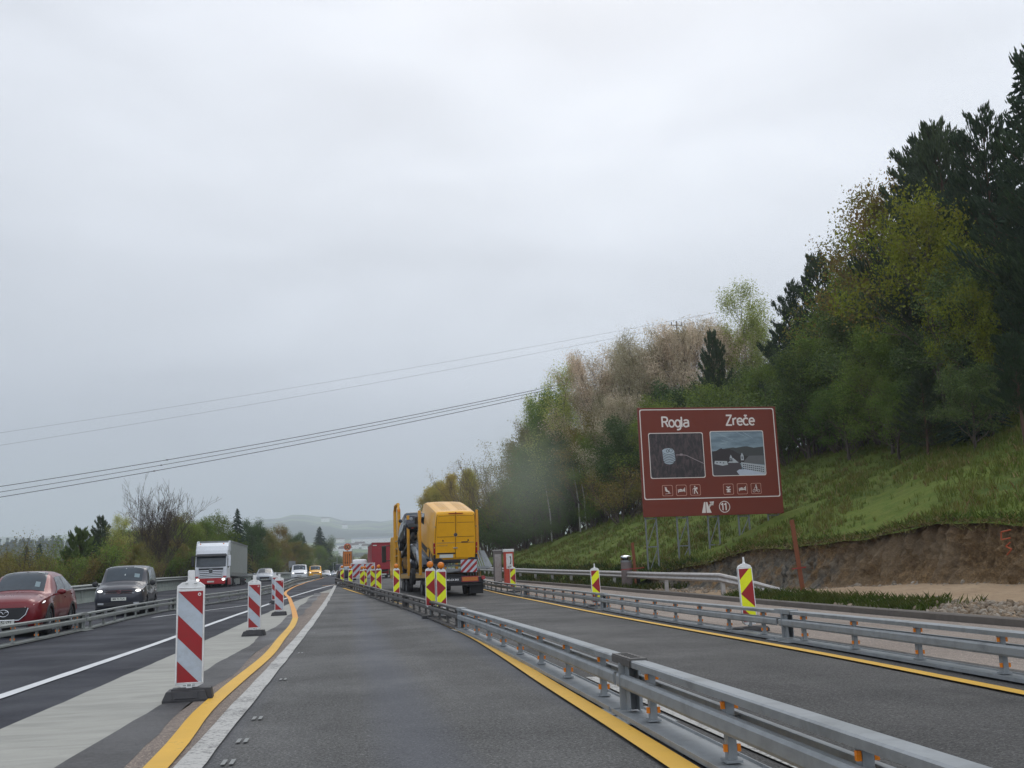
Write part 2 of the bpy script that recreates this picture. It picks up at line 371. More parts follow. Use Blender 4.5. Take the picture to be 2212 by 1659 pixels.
# ---- surfaces, 4 mm apart
strip('motorway_lanes', -1.6, lambda y: at(CURB, y)+.02 if y < 200 else 11, -14, 300, M['lane'], 0.0)
strip('left_carriageway', lambda y: -17.5 if y < 60 else -17.5+min(4, (y-60)*.05), lambda y: xl(y)+1.0, -14, 300, M['dark_asphalt'], .004)
def gore_r(y): return -1.95+.05*sin(y*.7)
def crf(y): return max(xl(y)+.93, gore_r(y)) if False else gore_r(y)
strip('concrete_strip', lambda y: xl(y)+.92, lambda y: gore_r(y)+.02, -14, 59, M['concrete'], .008, .5, .012, 3)
strip('concrete_tip', lambda y: xl(y)+.92, lambda y: max(-.95-.06*sin(y), xl(y)+.93), 40, 74, M['concrete'], .0065, .5, .012, 3)
strip('seam_strip', lambda y: gore_r(y), lambda y: -1.56+.04*sin(y*.9+1), -14, 60, M['seam'], .012, .5, .015, 4)
strip('worn_edge_strip', -1.6, -1.1, -14, 60, M['worn'], .010, .5, .01, 5)
strip('dusty_shoulder', lambda y: at(RB, min(y, 95))+.55, lambda y: at(CURB, y)-.02, -6, 200, M['shoulder'], .004, 1, .02, 6)
strip('right_lane', lambda y: at(CB, min(y, 77))+.05, lambda y: at(RB, min(y, 95))+.57, -6, 95, M['lane2'], .003, 1)
def line(name, path, w, mat, dz, y0=None, y1=None):
    y0 = path[0][1] if y0 is None else y0; y1 = path[-1][1] if y1 is None else y1
    return strip(name, lambda y: at(path, y)-w/2, lambda y: at(path, y)+w/2, y0, y1, mat, dz, .5, .006, 9)
fn = lambda f, a, b: np.array([[f(y), y] for y in np.arange(a, b, 1.)])
line('white_edge_line', fn(xl, -14, 230), .17, M['white_paint'], .016)
line('worn_white_line', fn(lambda y: -1.07+.001*y, -14, 76), .19, M['worn_white'], .016)
line('white_lane_line', smoothpath([tuple(p[:2]) for p in Ppx([(330, 1335), (400, 1325), (452, 1319), (530, 1309), (560, 1304)])], .5), .13, M['white_paint'], .020)
line('far_white_line', fn(lambda y: xl(y)-3.3+.0*y, 78, 200), .15, M['white_paint'], .020)
# yellow tape on the left (swings across the strip)
YLp = [(308, 1690), (342, 1659), (437, 1543), (506, 1480), (579, 1418), (608, 1381), (631, 1353), (638, 1336), (633.5, 1316), (625, 1293), (618, 1279)]
def ribbon(name, pts, w, mat, dz):
    P = [Vector((p[0], p[1], 0)) for p in pts]; mb = MB(); n = len(P)
    # catmull-rom densify
    Q = []
    for i in range(n-1):
        p0, p1, p2, p3 = P[max(0, i-1)], P[i], P[i+1], P[min(n-1, i+2)]
        m = max(2, int((p2-p1).length/.6))
        for k in range(m):
            t = k/m
            Q.append(.5*((2*p1)+(p2-p0)*t+(2*p0-5*p1+4*p2-p3)*t*t+(3*p1-p0-3*p2+p3)*t**3))
    Q.append(P[-1]); V = []
    for i, q in enumerate(Q):
        t = (Q[min(i+1, len(Q)-1)]-Q[max(i-1, 0)]).normalized(); s = Vector((t.y, -t.x, 0))
        for k in (-1, 1):
            c = q+s*(k*w/2); V.append((c.x, c.y, zr(c.y)+dz))
    mb.v = V; mb.f = [(2*i, 2*i+1, 2*i+3, 2*i+2) for i in range(len(Q)-1)]; mb.m = [0]*len(mb.f)
    o = mb.build(name, mat, fixn=False); o['kind'] = 'structure'; return o
yl = Ppx(YLp)
ribbon('yellow_tape_line', [(-1.27, -10), (-1.275, 2)]+[tuple(p[:2]) for p in yl[1:8]], .17, M['yellow_paint'], .024)
ribbon('orange_tape_line', [tuple(p[:2]) for p in yl[7:]]+[(at(LB, 84)+.5, 84), (at(LB, 100)+.45, 100), (at(LB, 150)+.45, 150)], .17, M['orange_paint'], .024)
CYp = [(1408, 1621), (1260, 1527), (1188, 1482), (1023, 1378), (929, 1335), (862, 1305), (769, 1280), (742, 1271)]
ribbon('yellow_centre_line', [(1.45, -10), (1.75, 0)]+[tuple(p[:2]) for p in Ppx(CYp)], .17, M['yellow_paint'], .024)
ribbon('yellow_gore_tape', [(-1.9, 74), (-1.35, 75.5), (-.9, 76), (-.5, 75.2)], .2, M['orange_paint'], .028)
line('white_line_under_barrier', np.array([[2.66, -6], [2.66, 6.1], [2.70, 11.6]]), .18, M['worn_white'], .016)
RYp = [(2212, 1502), (1700, 1401), (1340, 1335), (1150, 1297), (1080, 1283)]
ribbon('yellow_right_line', [(4.6, -6), (5.3, 3)]+[tuple(p[:2]) for p in Ppx(RYp)]+[(7.0, 62), (6.5, 80)], .15, M['yellow_paint'], .024)
M['kerbgrey'] = plain('rubbed_stud_marks', rgb(136, 138, 136), .8, 0, .3, 30, obj=False)
mb = MB()
for y in [7.35, 8.3, 9.6, 13.2, 17.8, 24]:
    for dx in (0, .055):
        x = -.86+dx; mb.poly([(x, y, zr(y)+.0135), (x+.03, y, zr(y)+.0135), (x+.03, y+.2, zr(y)+.0135), (x, y+.2, zr(y)+.0135)])
o = mb.build('old_stud_marks', M['kerbgrey'], fixn=False); o['kind'] = 'structure'

# ================================================================== terrain
def sm(t): t = min(1, max(0, t)); return t*t*(3-2*t)
def foot(y):
    if y < 30: return 12.0
    if y < 48: return 12.0+(y-30)/18*.5
    return max(at(GR, min(y, 195))+.3, 12.5-(y-48)*.02)
def nz(x, y, s=1, seed=0):
    return (sin(x*1.3*s+seed)*cos(y*1.1*s-seed*2)+.5*sin(x*2.9*s-y*1.7*s+seed*3)+.25*sin(x*6.1*s+y*5.3*s))/1.75
def hill(x, y):
    d = x-foot(y)
    k = .378 if y < 90 else max(.18, .378-(y-90)*.0022)
    h = k*(d if d > 0 else 0)
    # round off above the tree line
    if h > 9: h = 9+(h-9)/(1+(h-9)*.12)
    if d > 0: h += .18*nz(x, y, .5)*min(1, d/4)
    return h
FACE = [(17.9, 4), (17.7, 14), (17.5, 20), (17.3, 26), (17.0, 31), (16.7, 36), (16.2, 40), (15.2, 44), (13.9, 47)]
def face_x(y): return float(np.interp(y, [p[1] for p in FACE], [p[0] for p in FACE]))
def dirt_z(x, y):   # excavated bench between the kerb and the cut
    c = at(CURB, y); t = max(0, (x-c)/(face_x(y)-c+.01))
    return zr(y)+.02+.42*sm(t)*sm((40-y)/14)+.03*nz(x, y, 1.7)
CUT_END = 46.5
def ground_z(x, y):
    z = zr(y)
    c = at(CURB, y) if y < 200 else 11
    if x > c:
        if y < CUT_END and x < face_x(y): return dirt_z(x, y)
        return z+.03+hill(x, y)
    # left of outer guardrail: gentle fall
    if x < -18:
        d = -18-x; zz = z-.1-1.6*sm(d/9)+.15*nz(x, y, .3)*sm(d/6)
        return zz
    return z-.05
# right side terrain grid following the kerb
def grassmat(name, dirt=True):
    m, nt, b = newmat(name); v = pos(nt)
    big = noise(nt, .22, 5, .6, v); mid = noise(nt, 1.6, 5, .65, v); fine = noise(nt, 14, 4, .75, pos(nt, (1, 1, .5)))
    c = _mix(nt, rng_(nt, big, .35, .65), rgb(80, 98, 40), rgb(104, 122, 50))
    c = _mix(nt, rng_(nt, mid, .4, .75, 0, .8), c, rgb(128, 130, 66))
    c = _mix(nt, rng_(nt, fine, .35, .7), _mix(nt, 1., c, (.6, .64, .55, 1), 'MULTIPLY'), c)
    bare = noise(nt, .55, 5, .7, v, .5)
    c = _mix(nt, rng_(nt, bare, .66, .73, 0, .85), c, rgb(100, 80, 58))
    nt.links.new(c, b.inputs['Base Color']); b.inputs['Roughness'].default_value = .95; b.inputs['Specular IOR Level'].default_value = .15
    bump(nt, b, fine, .9, .06); return m
M['grass'] = grassmat('grass_slope_soil')
def dirtmat():
    m, nt, b = newmat('sandy_dirt'); v = pos(nt)
    a = noise(nt, .5, 5, .6, v); g = noise(nt, 7, 6, .7, pos(nt, (1, .5, 1))); f = noise(nt, 40, 4, .7, v)
    c = _mix(nt, rng_(nt, a, .3, .7), rgb(142, 118, 90), rgb(160, 138, 110))
    c = _mix(nt, rng_(nt, g, .45, .7, 0, .7), c, rgb(112, 92, 72))
    c = _mix(nt, rng_(nt, f, .55, .75, 0, .5), c, rgb(180, 168, 150))
    nt.links.new(c, b.inputs['Base Color']); b.inputs['Roughness'].default_value = .95; bump(nt, b, g, .6, .05); return m
M['dirt'] = dirtmat()
def cutmat():
    m, nt, b = newmat('cut_earth'); v = pos(nt)
    furrow = noise(nt, 1.6, 6, .65, pos(nt, (1, 2.6, .35)), .3); grit = noise(nt, 6, 6, .75, v); big = noise(nt, .35, 4, .6, v)
    c = _mix(nt, rng_(nt, furrow, .3, .7), rgb(108, 86, 58), rgb(158, 128, 88))
    c = _mix(nt, rng_(nt, noise(nt, 17, 6, .8, v), .42, .62, 0, .8), c, rgb(74, 58, 42)); c = _mix(nt, rng_(nt, grit, .5, .7, 0, .6), c, rgb(176, 150, 112))
    c = _mix(nt, rng_(nt, big, .5, .62, 0, .6), c, rgb(134, 118, 96))
    # darker topsoil band under the turf, and a slate-grey rock pocket: both are real ground layers
    sx = nt.nodes.new('ShaderNodeSeparateXYZ'); nt.links.new(v, sx.inputs[0])
    zz = nt.nodes.new('ShaderNodeMath'); zz.operation = 'ADD'; nt.links.new(sx.outputs[2], zz.inputs[0]); nt.links.new(rng_(nt, grit, 0, 1, -.45, .45), zz.inputs[1])
    c = _mix(nt, rng_(nt, zz.outputs[0], 1.75, 2.15, 0, .75), c, rgb(82, 62, 44))
    yv = nt.nodes.new('ShaderNodeMath'); yv.operation = 'ADD'; nt.links.new(sx.outputs[1], yv.inputs[0]); nt.links.new(rng_(nt, noise(nt, .9, 4, .6, v), 0, 1, -2.4, 2.4), yv.inputs[1])
    rockmask = nt.nodes.new('ShaderNodeMath'); rockmask.operation = 'MULTIPLY'
    nt.links.new(rng_(nt, yv.outputs[0], 32.4, 35.2), rockmask.inputs[0]); nt.links.new(rng_(nt, zz.outputs[0], 1.9, 1.2), rockmask.inputs[1])
    rock = _mix(nt, rng_(nt, noise(nt, 3.5, 6, .7, pos(nt, (1, 1.6, .7))), .35, .65), rgb(64, 66, 66), rgb(138, 130, 114))
    brk = nt.nodes.new('ShaderNodeMath'); brk.operation = 'MULTIPLY'; nt.links.new(rockmask.outputs[0], brk.inputs[0]); nt.links.new(rng_(nt, noise(nt, 1.4, 5, .65, v), .40, .52), brk.inputs[1])
    c = _mix(nt, brk.outputs[0], c, rock)
    nt.links.new(c, b.inputs['Base Color']); b.inputs['Roughness'].default_value = .95
    mx = _mix(nt, .5, furrow, grit); bump(nt, b, mx, 1.0, .3); return m
M['cut'] = cutmat()
def grid_surface(name, us, ys, fx, fz, mat, kind='structure', smooth=True):
    V = []; nu = len(us)
    for y in ys:
        for u in us:
            x = fx(u, y); V.append((x, y if not isinstance(x, tuple) else x[1], fz(x, y)))
    Q = [(j*nu+i, j*nu+i+1, (j+1)*nu+i+1, (j+1)*nu+i) for j in range(len(ys)-1) for i in range(nu-1)]
    o = np_mesh(name, V, Q, mat, smooth=smooth)
    if kind: o['kind'] = kind
    return o
ysA = list(np.arange(-10, 48, .5)); ysB = list(np.arange(48, 300, 2.))
# upper slope behind the cut
us = list(np.linspace(0, 8, 33))+list(np.linspace(9, 60, 40))
grid_surface('grass_slope', us, [y for y in ysA if y <= CUT_END+.5], lambda u, y: face_x(y)+u-.02, lambda x, y: ground_z(max(x, face_x(y)+.001), y)-.012, M['grass'])
us2 = list(np.linspace(0, 14, 50))+list(np.linspace(15, 66, 40))
grid_surface('grass_bank', us2, [CUT_END]+[y for y in ysA if y > CUT_END]+ysB, lambda u, y: (at(CURB, y) if y < 200 else 11)+.18+u, lambda x, y: zr(y)+.06*0+.03+hill(x, y), M['grass'])
us3 = np.linspace(0, 1, 24)
grid_surface('dirt_bench', us3, [y for y in ysA if y <= 49], lambda u, y: at(CURB, y)+.18+u*(face_x(y)+.3-at(CURB, y)-.18), lambda x, y: dirt_z(x, y)+.012, M['dirt'])
# the cut face, furrowed by the excavator
from mathutils import noise as mn
V = []; fy = list(np.arange(4, 47.01, .07)); nv = 34
for y in fy:
    x0 = face_x(y); lip = .10*mn.noise(Vector((y*1.9, 0, 3)))+.06*mn.noise(Vector((y*5.5, 0, 9))); zt = ground_z(x0+.25, y)+.03+lip; zb = dirt_z(x0, y)-.02
    rocky = sm((y-33.2+1.2*mn.noise(Vector((y, 2, 2))))/1.0)
    for k in range(nv):
        t = k/(nv-1); z = zb+(zt-zb)*t; 
        fur = -abs(mn.noise(Vector((y*1.7+z*.25, z*.35, 1))))*.65+.30*mn.noise(Vector((y*4.2, z*1.3, 5)))+.18*mn.noise(Vector((y*9, z*5, 7)))+.07*mn.noise(Vector((y*19, z*14, 4)))
        cell = mn.voronoi(Vector((y*1.6+.6*z, z*1.1, 0)))[0]; rk = -.55*min(.6, cell[1]-cell[0])+.15+.10*mn.noise(Vector((y*6, z*7, 2)))
        d = (fur+.12)*(1-rocky)+(-rk+.1)*rocky*(z < 1.7)+(fur+.1)*rocky*(z >= 1.7)
        e = 1-abs(2*t-1)**6
        V.append((x0-.30*(1-t)**1.5+.22*t-.30*(1-t)**5+d*e+(.10*mn.noise(Vector((y*3, 8, 8))) if k == nv-1 else 0), y, z))
Q = [(j*nv+i, j*nv+i+1, (j+1)*nv+i+1, (j+1)*nv+i) for j in range(len(fy)-1) for i in range(nv-1)]
o = np_mesh('cut_earth_bank', V, Q, M['cut'], smooth=False); o['kind'] = 'structure'
# kerb beyond the shoulder
mb = MB(); ring = []
for y in np.arange(-6, 200, 1.):
    x = at(CURB, y); z = zr(y); ring.append([(x, y, z-.02), (x, y, z+.12), (x+.03, y, z+.14), (x+.2, y, z+.14), (x+.22, y, z-.02)])
mb.loft(ring, 0); M['kerb'] = plain('kerb_concrete', rgb(96, 90, 84), .85, 0, .2, 1.5, dirt=rgb(70, 64, 58), dirt_amt=.6, obj=False)
o = mb.build('kerb', M['kerb'], smooth=30); o['kind'] = 'structure'
# ground sheet reaching the horizon: valley, fields and hills beyond the crest
def far_elev(px, r):
    # height in photo pixels above the eye-level line, by bearing and distance
    rs = [0, 300, 420, 600, 900, 1300, 2000, 3000, 4200, 5200, 9000]
    e = [-30, -30, -18, 2, 22, 40, 60, 84, 108, 122, 112]
    v = float(np.interp(r, rs, e))
    if r > 2500: v += (10*sin(px*.011+1)+5*sin(px*.031)+2*sin(px*.09))*sm((r-2500)/1500)
    if px < 300: v *= float(np.interp(px, [-1500, 100, 300], [.72, .76, 1]))
    return v
V = []; azs = np.linspace(rad(-75), rad(75), 220); rsn = [260, 300, 340, 380, 420, 480, 550, 640, 760, 900, 1080, 1300, 1550, 1800, 2100, 2500, 2900, 3300, 3700, 4200, 4700, 5200, 6000, 9000]
for r in rsn:
    for a in azs:
        px = 755+F*math.tan(a) if abs(a) < 1.2 else 755+F*2.5*np.sign(a)
        e = far_elev(min(4000, max(-4000, px)), r)
        z = HC+r*e/F+(1.6*sin(a*31+r*.004)+1.0*sin(a*67+1)+.8*sin(r*.006+a*12))*min(3, r/900)
        V.append((r*sin(a), r*cos(a), z))
na = len(azs)
Q = [(j*na+i, j*na+i+1, (j+1)*na+i+1, (j+1)*na+i) for j in range(len(rsn)-1) for i in range(na-1)]
def farmat():
    m, nt, b = newmat('valley_fields_and_woods'); v = pos(nt, (.001, .001, .001))
    vo = nt.nodes.new('ShaderNodeTexVoronoi'); vo.inputs['Scale'].default_value = 4; nt.links.new(v, vo.inputs['Vector'])
    sp = nt.nodes.new('ShaderNodeSeparateColor'); nt.links.new(vo.outputs['Color'], sp.inputs[0])
    c = _mix(nt, sp.outputs[0], rgb(92, 112, 62), rgb(124, 134, 84))
    n = noise(nt, 3.2, 8, .62, v, .3)
    c = _mix(nt, rng_(nt, n, .47, .50), c, rgb(40, 52, 36))
    nt.links.new(c, b.inputs['Base Color']); b.inputs['Roughness'].default_value = .95; b.inputs['Specular IOR Level'].default_value = .1; return m
M['far'] = farmat()
o = np_mesh('hills', V, Q, M['far'], smooth=True); o['kind'] = 'structure'
# local ground under everything out to the far sheet
def locz(x, y):
    if y > 230: base = float(np.interp(y, [230, 300, 420, 560, 700], [1.5, .8, -3, -1, 0]))
    else: base = zr(max(y, -60))
    if x > 8 and y < 300: return min(base, zr(y))-.25
    return base-.25-1.7*sm((-18.5-x)/9)
xs = list(np.arange(-400, -20, 12.))+list(np.arange(-20, 60, 4.))+list(np.arange(60, 400, 15.))
ysG = list(np.arange(-60, 300, 6.))+list(np.arange(300, 460, 20.))
V = [(x, y, locz(x, y)) for y in ysG for x in xs]; nx = len(xs)
Q = [(j*nx+i, j*nx+i+1, (j+1)*nx+i+1, (j+1)*nx+i) for j in range(len(ysG)-1) for i in range(nx-1)]
M['field'] = plain('rough_verge_grass', rgb(76, 78, 44), .95, 0, .35, .3, dirt=rgb(96, 78, 52), dirt_amt=.6, obj=False, spec=.1)
o = np_mesh('ground', V, Q, M['field'], smooth=True); o['kind'] = 'structure'
# ================================================================== steel barrier modules
def arc_points(path, y0, L, n, back=0):
    """points along a path (arc length) starting where path y==y0, spaced L"""
    P = [Vector((x, y)) for x, y in path]; i = int(np.argmin(abs(path[:, 1]-y0)))
    out = [Vector((at(path, y0), y0))]; d = 0
    cur = out[0]
    j = i+1
    while len(out) < n and j < len(P):
        seg = (P[j]-cur).length
        if d+seg >= L:
            t = (L-d)/seg; cur = cur.lerp(P[j], t); out.append(cur.copy()); d = 0
        else: d += seg; cur = P[j]; j += 1
    return out
def barrier(path, ya, yb, mat, label, group, npost=8, refl=True, dent=None, flip=1, H=.475, cat='crash barrier', joint_dark=False):
    """one module following the road between ya and yb; local origin at its start"""
    x0, x1 = at(path, ya), at(path, yb); o = Vector((x0, ya, zr(ya)))
    root = empty('crash_barrier', o); tag(root, label, cat, group)
    def P(t, dx=0, z=0):
        y = ya+(yb-ya)*t; x = at(path, y); e = .05
        tx = (at(path, y+.3)-at(path, y-.3))/.6; l = sqrt(1+tx*tx)
        return Vector((x+dx/l, y-dx*tx/l, zr(y)+z))-o
    ts = [i/24 for i in range(25)]
    g = .0035
    mb = MB()   # top rail: folded profile with rounded shoulders
    prof = [(-.062, H-.055), (-.066, H-.01), (-.054, H), (.054, H), (.066, H-.01), (.062, H-.055), (.05, H-.055), (.05, H-.02), (-.05, H-.02), (-.05, H-.055)]
    mb.loft([[P(t*(1-2*g)+g, a, z) for a, z in prof] for t in ts])
    mb.build('top_rail', mat, root, smooth=25)
    for side in (-1, 1):
        mb = MB(); w = []
        for t in ts:
            off = .078*side; lift = 0; tw = 0
            if dent and side == -1:
                k = math.exp(-((t-dent)/.045)**2); off += .07*k; lift = -.03*k; tw = .05*k
            zc = H*.61+lift; hh = .054
            w.append([P(t*(1-2*g)+g, off-side*.010+tw, zc-hh), P(t*(1-2*g)+g, off, zc-hh), P(t*(1-2*g)+g, off+.012*side, zc-hh*.6), P(t*(1-2*g)+g, off+.012*side-tw, zc+hh*.6), P(t*(1-2*g)+g, off-tw*1.2, zc+hh), P(t*(1-2*g)+g, off-.04*side-tw, zc+hh), P(t*(1-2*g)+g, off-.04*side-tw, zc+hh-.006), P(t*(1-2*g)+g, off-.010*side-tw, zc+hh-.008)])
        mb.loft(w); mb.build('side_rail', mat, root)
    mb = MB()   # base channel: raised plate with upturned edges on rubber feet
    prof = [(-.14, .025), (-.14, .062), (-.132, .062), (-.126, .045), (-.05, .05), (.05, .05), (.126, .045), (.132, .062), (.14, .062), (.14, .025)]
    mb.loft([[P(t*(1-2*g)+g, a, z) for a, z in prof] for t in ts]); mb.build('base_channel', mat, root, smooth=25)
    # rubber pads
    for k in range(4):
        t = (k+.5)/4; a, b = P(t-.02, 0, .015), P(t+.02, 0, .015)
        MB().bar(a, b, .25, .026).build('foot_pad', M['rubber'], root)
    for k in range(npost):
        t = (.85+k*(14.0-1.7)/(npost-1))/14.0
        c = P(t, 0, 0); d = (P(t+.01)-P(t-.01)).normalized(); rz = atan2(d.y, d.x)
        mb = MB()
        mb.box((0, 0, (H-.05+.06)/2), (.07, .052, H-.10)); mb.box((0, 0, .066), (.12, .10, .014)); mb.box((0, 0, H*.61), (.06, .13, .05)); mb.lathe((-.0, -.03, .10), [(.001, -.012), (.012, -.012), (.012, 0)], 8, 'Y')
        po = mb.build('post', mat, root, loc=c, rot=(0, 0, rz))
        if refl:
            for zz in (H-.092, .14):
                for s in (-1, 1): MB().box((-.022, s*.040, zz), (.022, .022, .042)).build('reflector', M['amber_refl'], po)
    # joint post at the far end
    c = P(1-.012, 0, 0); d = (P(1)-P(.99)).normalized(); rz = atan2(d.y, d.x)
    mb = MB(); mb.box((-.02, 0, H/2+.01), (.010, .19, H-.10)); mb.box((-.09, .04, H/2), (.13, .008, H-.13)); mb.box((-.09, -.04, H/2), (.13, .008, H-.13))
    mb.box((-.3, -.02, .018), (.42, .44, .01)); mb.box((.2, -.02, .018), (.42, .44, .01))
    mb.build('joint_plate', mat, root, loc=c, rot=(0, 0, rz))
    mb = MB(); mb.box((-.02, 0, H+.006), (.62, .142, .018)); mb.box((-.02, .074, H-.024), (.62, .006, .055)); mb.box((-.02, -.074, H-.024), (.62, .006, .055))
    if joint_dark:
        for i in range(5): mb.box((-.22+i*.1, 0, H+.0165), (.03, .08, .004), mi=1)
    mb.build('joint_cover', [M['galv_dirty'] if joint_dark else mat, M['black']], root, loc=c, rot=(0, 0, rz))
    return root
gC = 'steel barrier modules between the two right-hand lanes'
barrier(CB, -5.35, 8.65, M['galv_clean'], 'clean steel barrier module nearest the camera, at bottom right', gC, joint_dark=True)
barrier(CB, 8.65, 22.7, M['galv_clean'], 'clean steel barrier module between the slotted black joint cover and the dirty modules', gC)
jc = [22.7]
P_ = arc_points(CB, 22.7, 14.0, 6); labs = ['first dirty dark barrier module, beside the diamond pair of beacons',
 'dirty centre row barrier module beside the deck posts of the transporter',
 'dirty centre row barrier module below the arrow beacons near the red trailer',
 'last dirty barrier module at the far end of the centre row']
ysC = [p.y for p in P_]+[77.3]
for k in range(4): barrier(CB, ysC[k], ysC[k+1] if k < 3 else 77.2, M['galv_dirty'], labs[k], gC, refl=False)
gR = 'steel barrier modules along the right edge of the right lane'
ysR = [1.6]+[p.y for p in arc_points(RB, 15.53, 14.0, 5)]
labR = ['grey steel barrier module with a dented side rail, at the right edge of the picture', 'grey steel barrier module in front of the largest yellow and red beacon',
        'grey steel barrier module in front of the middle beacon and the litter bin', 'grey steel barrier module right of the transporter, by the farthest yellow beacon',
        'far grey steel barrier module mostly hidden behind the transporter']
for k in range(5):
    barrier(RB, ysR[k], ysR[k+1] if k < 4 else ysR[k]+13.8, M['galv_clean'] if k < 2 else M['galv'], labR[k], gR, dent=.335 if k == 0 else None, refl=k < 3)
gL = 'steel barrier modules dividing the left carriageway'
y0 = GP(179, 1362)[1]; p0 = y0-13.9
ysL = [p0]+[p.y for p in arc_points(LB, y0, 14.0, 11)]
labL = ['pale steel barrier module in front of the red car at the left edge', 'pale steel barrier module in front of the dark van', 'pale steel barrier module behind the tall near beacon',
        'pale steel barrier module passing in front of the lorry', 'pale steel barrier module behind the second white and red beacon', 'pale steel barrier module in front of the silver car',
        'pale steel barrier module left of the white van', 'pale steel barrier module in front of the white van', 'pale steel barrier module in front of the yellow van',
        'pale steel barrier module in front of the far silver car', 'farthest pale steel barrier module of the left row']
for k in range(min(len(ysL)-1, 11)): barrier(LB, ysL[k], ysL[k+1], M['galv_pale'], labL[k], gL, refl=k < 1)

# ================================================================== delineator beacons
def clip(poly, a, b, c):   # keep a*x+b*y<=c
    out = []
    for i in range(len(poly)):
        p, q = poly[i], poly[(i+1) % len(poly)]; fp = a*p[0]+b*p[1]-c; fq = a*q[0]+b*q[1]-c
        if fp <= 0: out.append(p)
        if fp*fq < 0: t = fp/(fp-fq); out.append((p[0]+t*(q[0]-p[0]), p[1]+t*(q[1]-p[1])))
    return out
def beacon(loc, label, group, style='white', rz=0, z0=.14, base='slab', lamp=False, tilt=0, w=.25, h=1.0, tongue=True, name='beacon'):
    root = empty(name, loc, rot=(0, tilt, rz)); tag(root, label, 'delineator beacon' , group)
    fr = .018 if style == 'white' else .014; W2 = w/2+fr
    top = z0+h+.05; bot = z0
    if style == 'white':
        ol = [(-W2, bot+.03), (-W2*.55, bot), (W2*.55, bot), (W2, bot+.03), (W2, top-.005), (.09, top+.035), (.05, top+.04), (.05, top+.05), (-.05, top+.05), (-.05, top+.04), (-.09, top+.035), (-W2, top-.005)]
    else:
        ol = [(-W2, bot+.05), (-W2*.7, bot), (W2*.7, bot), (W2, bot+.05), (W2, top-.05), (W2*.86, top-.005), (.04, top+.03), (-.04, top+.03), (-W2*.86, top-.005), (-W2, top-.05)]
    mb = MB(); mb.prism(ol, -.022, .022)
    # raised rim
    for s in (-1, 1): mb.box((s*(W2-.008), 0, (top+bot)/2), (.016, .062, top-bot-.08))
    mb.box((0, 0, top-.025), (2*W2-.04, .060, .012)); mb.box((0, 0, bot+.045), (2*W2-.04, .060, .012))
    mb.build('frame', M['beacon_frame'], root, bevel=.006)
    if tongue:
        mb = MB()
        if style == 'white': mb.prism([(-.036, top+.045), (.036, top+.045), (.036, top+.145), (.03, top+.16), (-.03, top+.16), (-.036, top+.145)], -.018, .018)
        else: mb.tube([(0, 0, top+.02), (0, 0, top+.06), (0, 0, top+.15)], [.035, .02, .017], 10)
        mb.build('handle', M['beacon_frame'], root, bevel=.004)
    zb = z0+.05
    rect = [(-w/2, zb), (w/2, zb), (w/2, zb+h-.06), (-w/2, zb+h-.06)]; mb = MB(); hh = h-.06
    Y = -.026
    if style == 'white':
        mb.poly([(x, Y, z) for x, z in rect], 0); k = .255*hh
        for (t0, t1) in ((-9, 0), (k*1.02, k*2.0), (k*3.0, 9)):
            # t = y_down - x_from_left
            pl = clip(rect, -1, -1, -(zb+hh-t1)+w/2) if False else rect
            # y_down = zb+hh-z ; xl = x+w/2 ; t = zb+hh-z-(x+w/2)*1.0
            C = zb+hh-w/2
            pl = clip(rect, -1.0, -1, -(C-t1)); pl = clip(pl, 1.0, 1, C-t0) if len(pl) > 2 else pl
            if len(pl) > 2: mb.poly([(x, Y-.0015, z) for x, z in pl], 1)
        mb.build('striped_face', [M['refl_white'], M['refl_red']], root)
        mb = MB(); mb.lathe((w/2-.035, Y-.003, zb+hh-.035), [(.001, 0), (.017, 0)], 14, 'Y', 0); mb.lathe((w/2-.035, Y-.0042, zb+hh-.035), [(.001, 0), (.009, 0)], 10, 'Y', 1)
        mb.build('round_sticker', [M['beacon_frame'], M['refl_red']], root, fixn=False)
        mb = MB(); zz = top+.018
        for s in (-1, 1): mb.box((s*.045, -.0235, zz), (.03, .004, .008)); mb.box((s*.045, -.0235, bot+.02), (.03, .004, .012))
        mb.box((0, -.0235, bot+.02), (.04, .005, .022)); mb.build('moulded_marks', M['galv_pale'], root)
    else:
        mb.poly([(x, Y, z) for x, z in rect], 0); sgn = 1 if style == 'left' else -1
        zm = zb+hh*.53; kk = .97; Bd = .26*hh
        R2 = [(x*sgn, z) for x, z in rect]
        def put(pl):
            if len(pl) > 2: mb.poly([(x*sgn, Y-.0015, z) for x, z in pl], 1)
        # arrow: |z-zm| <= kk*(x+w/2)
        up = clip(clip(R2, 0, -1, -zm), -kk, 1, kk*w/2+zm); put(up)
        dn = clip(clip(R2, 0, 1, zm), -kk, -1, kk*w/2-zm); put(dn)
        put(clip(R2, kk, -1, -(zm+Bd)-kk*w/2)); put(clip(R2, kk, 1, (zm-Bd)-kk*w/2))
        mb.build('striped_face', [M['refl_yellow'], M['refl_red']], root)
    # stem into the foot
    MB().box((0, 0, z0/2+.02), (.06, .05, z0+.04)).build('stem', M['beacon_frame'] if style == 'white' else M['galv'], root)
    if base == 'slab':
        mb = MB()
        def sl(x0, x1, y0, y1, za, zb_, ins):
            mb.loft([[(x0, y0, za), (x1, y0, za), (x1, y1, za), (x0, y1, za)], [(x0, y0, za+.03), (x1, y0, za+.03), (x1, y1, za+.03), (x0, y1, za+.03)],
                     [(x0+ins, y0+ins, zb_), (x1-ins, y0+ins, zb_), (x1-ins, y1-ins, zb_), (x0+ins, y1-ins, zb_)]])
        sl(-.25, .20, -.20, .20, 0, .115, .035); sl(-.19, .245, -.12, .12, .004, .135, .02)
        for s in (-1, 1): mb.bar((s*.13-.02, -.195, .035), (s*.13-.02, -.165, .108), .02, .016)
        mb.bar((-.13, -.196, .045), (.09, -.196, .045), .014, .014)
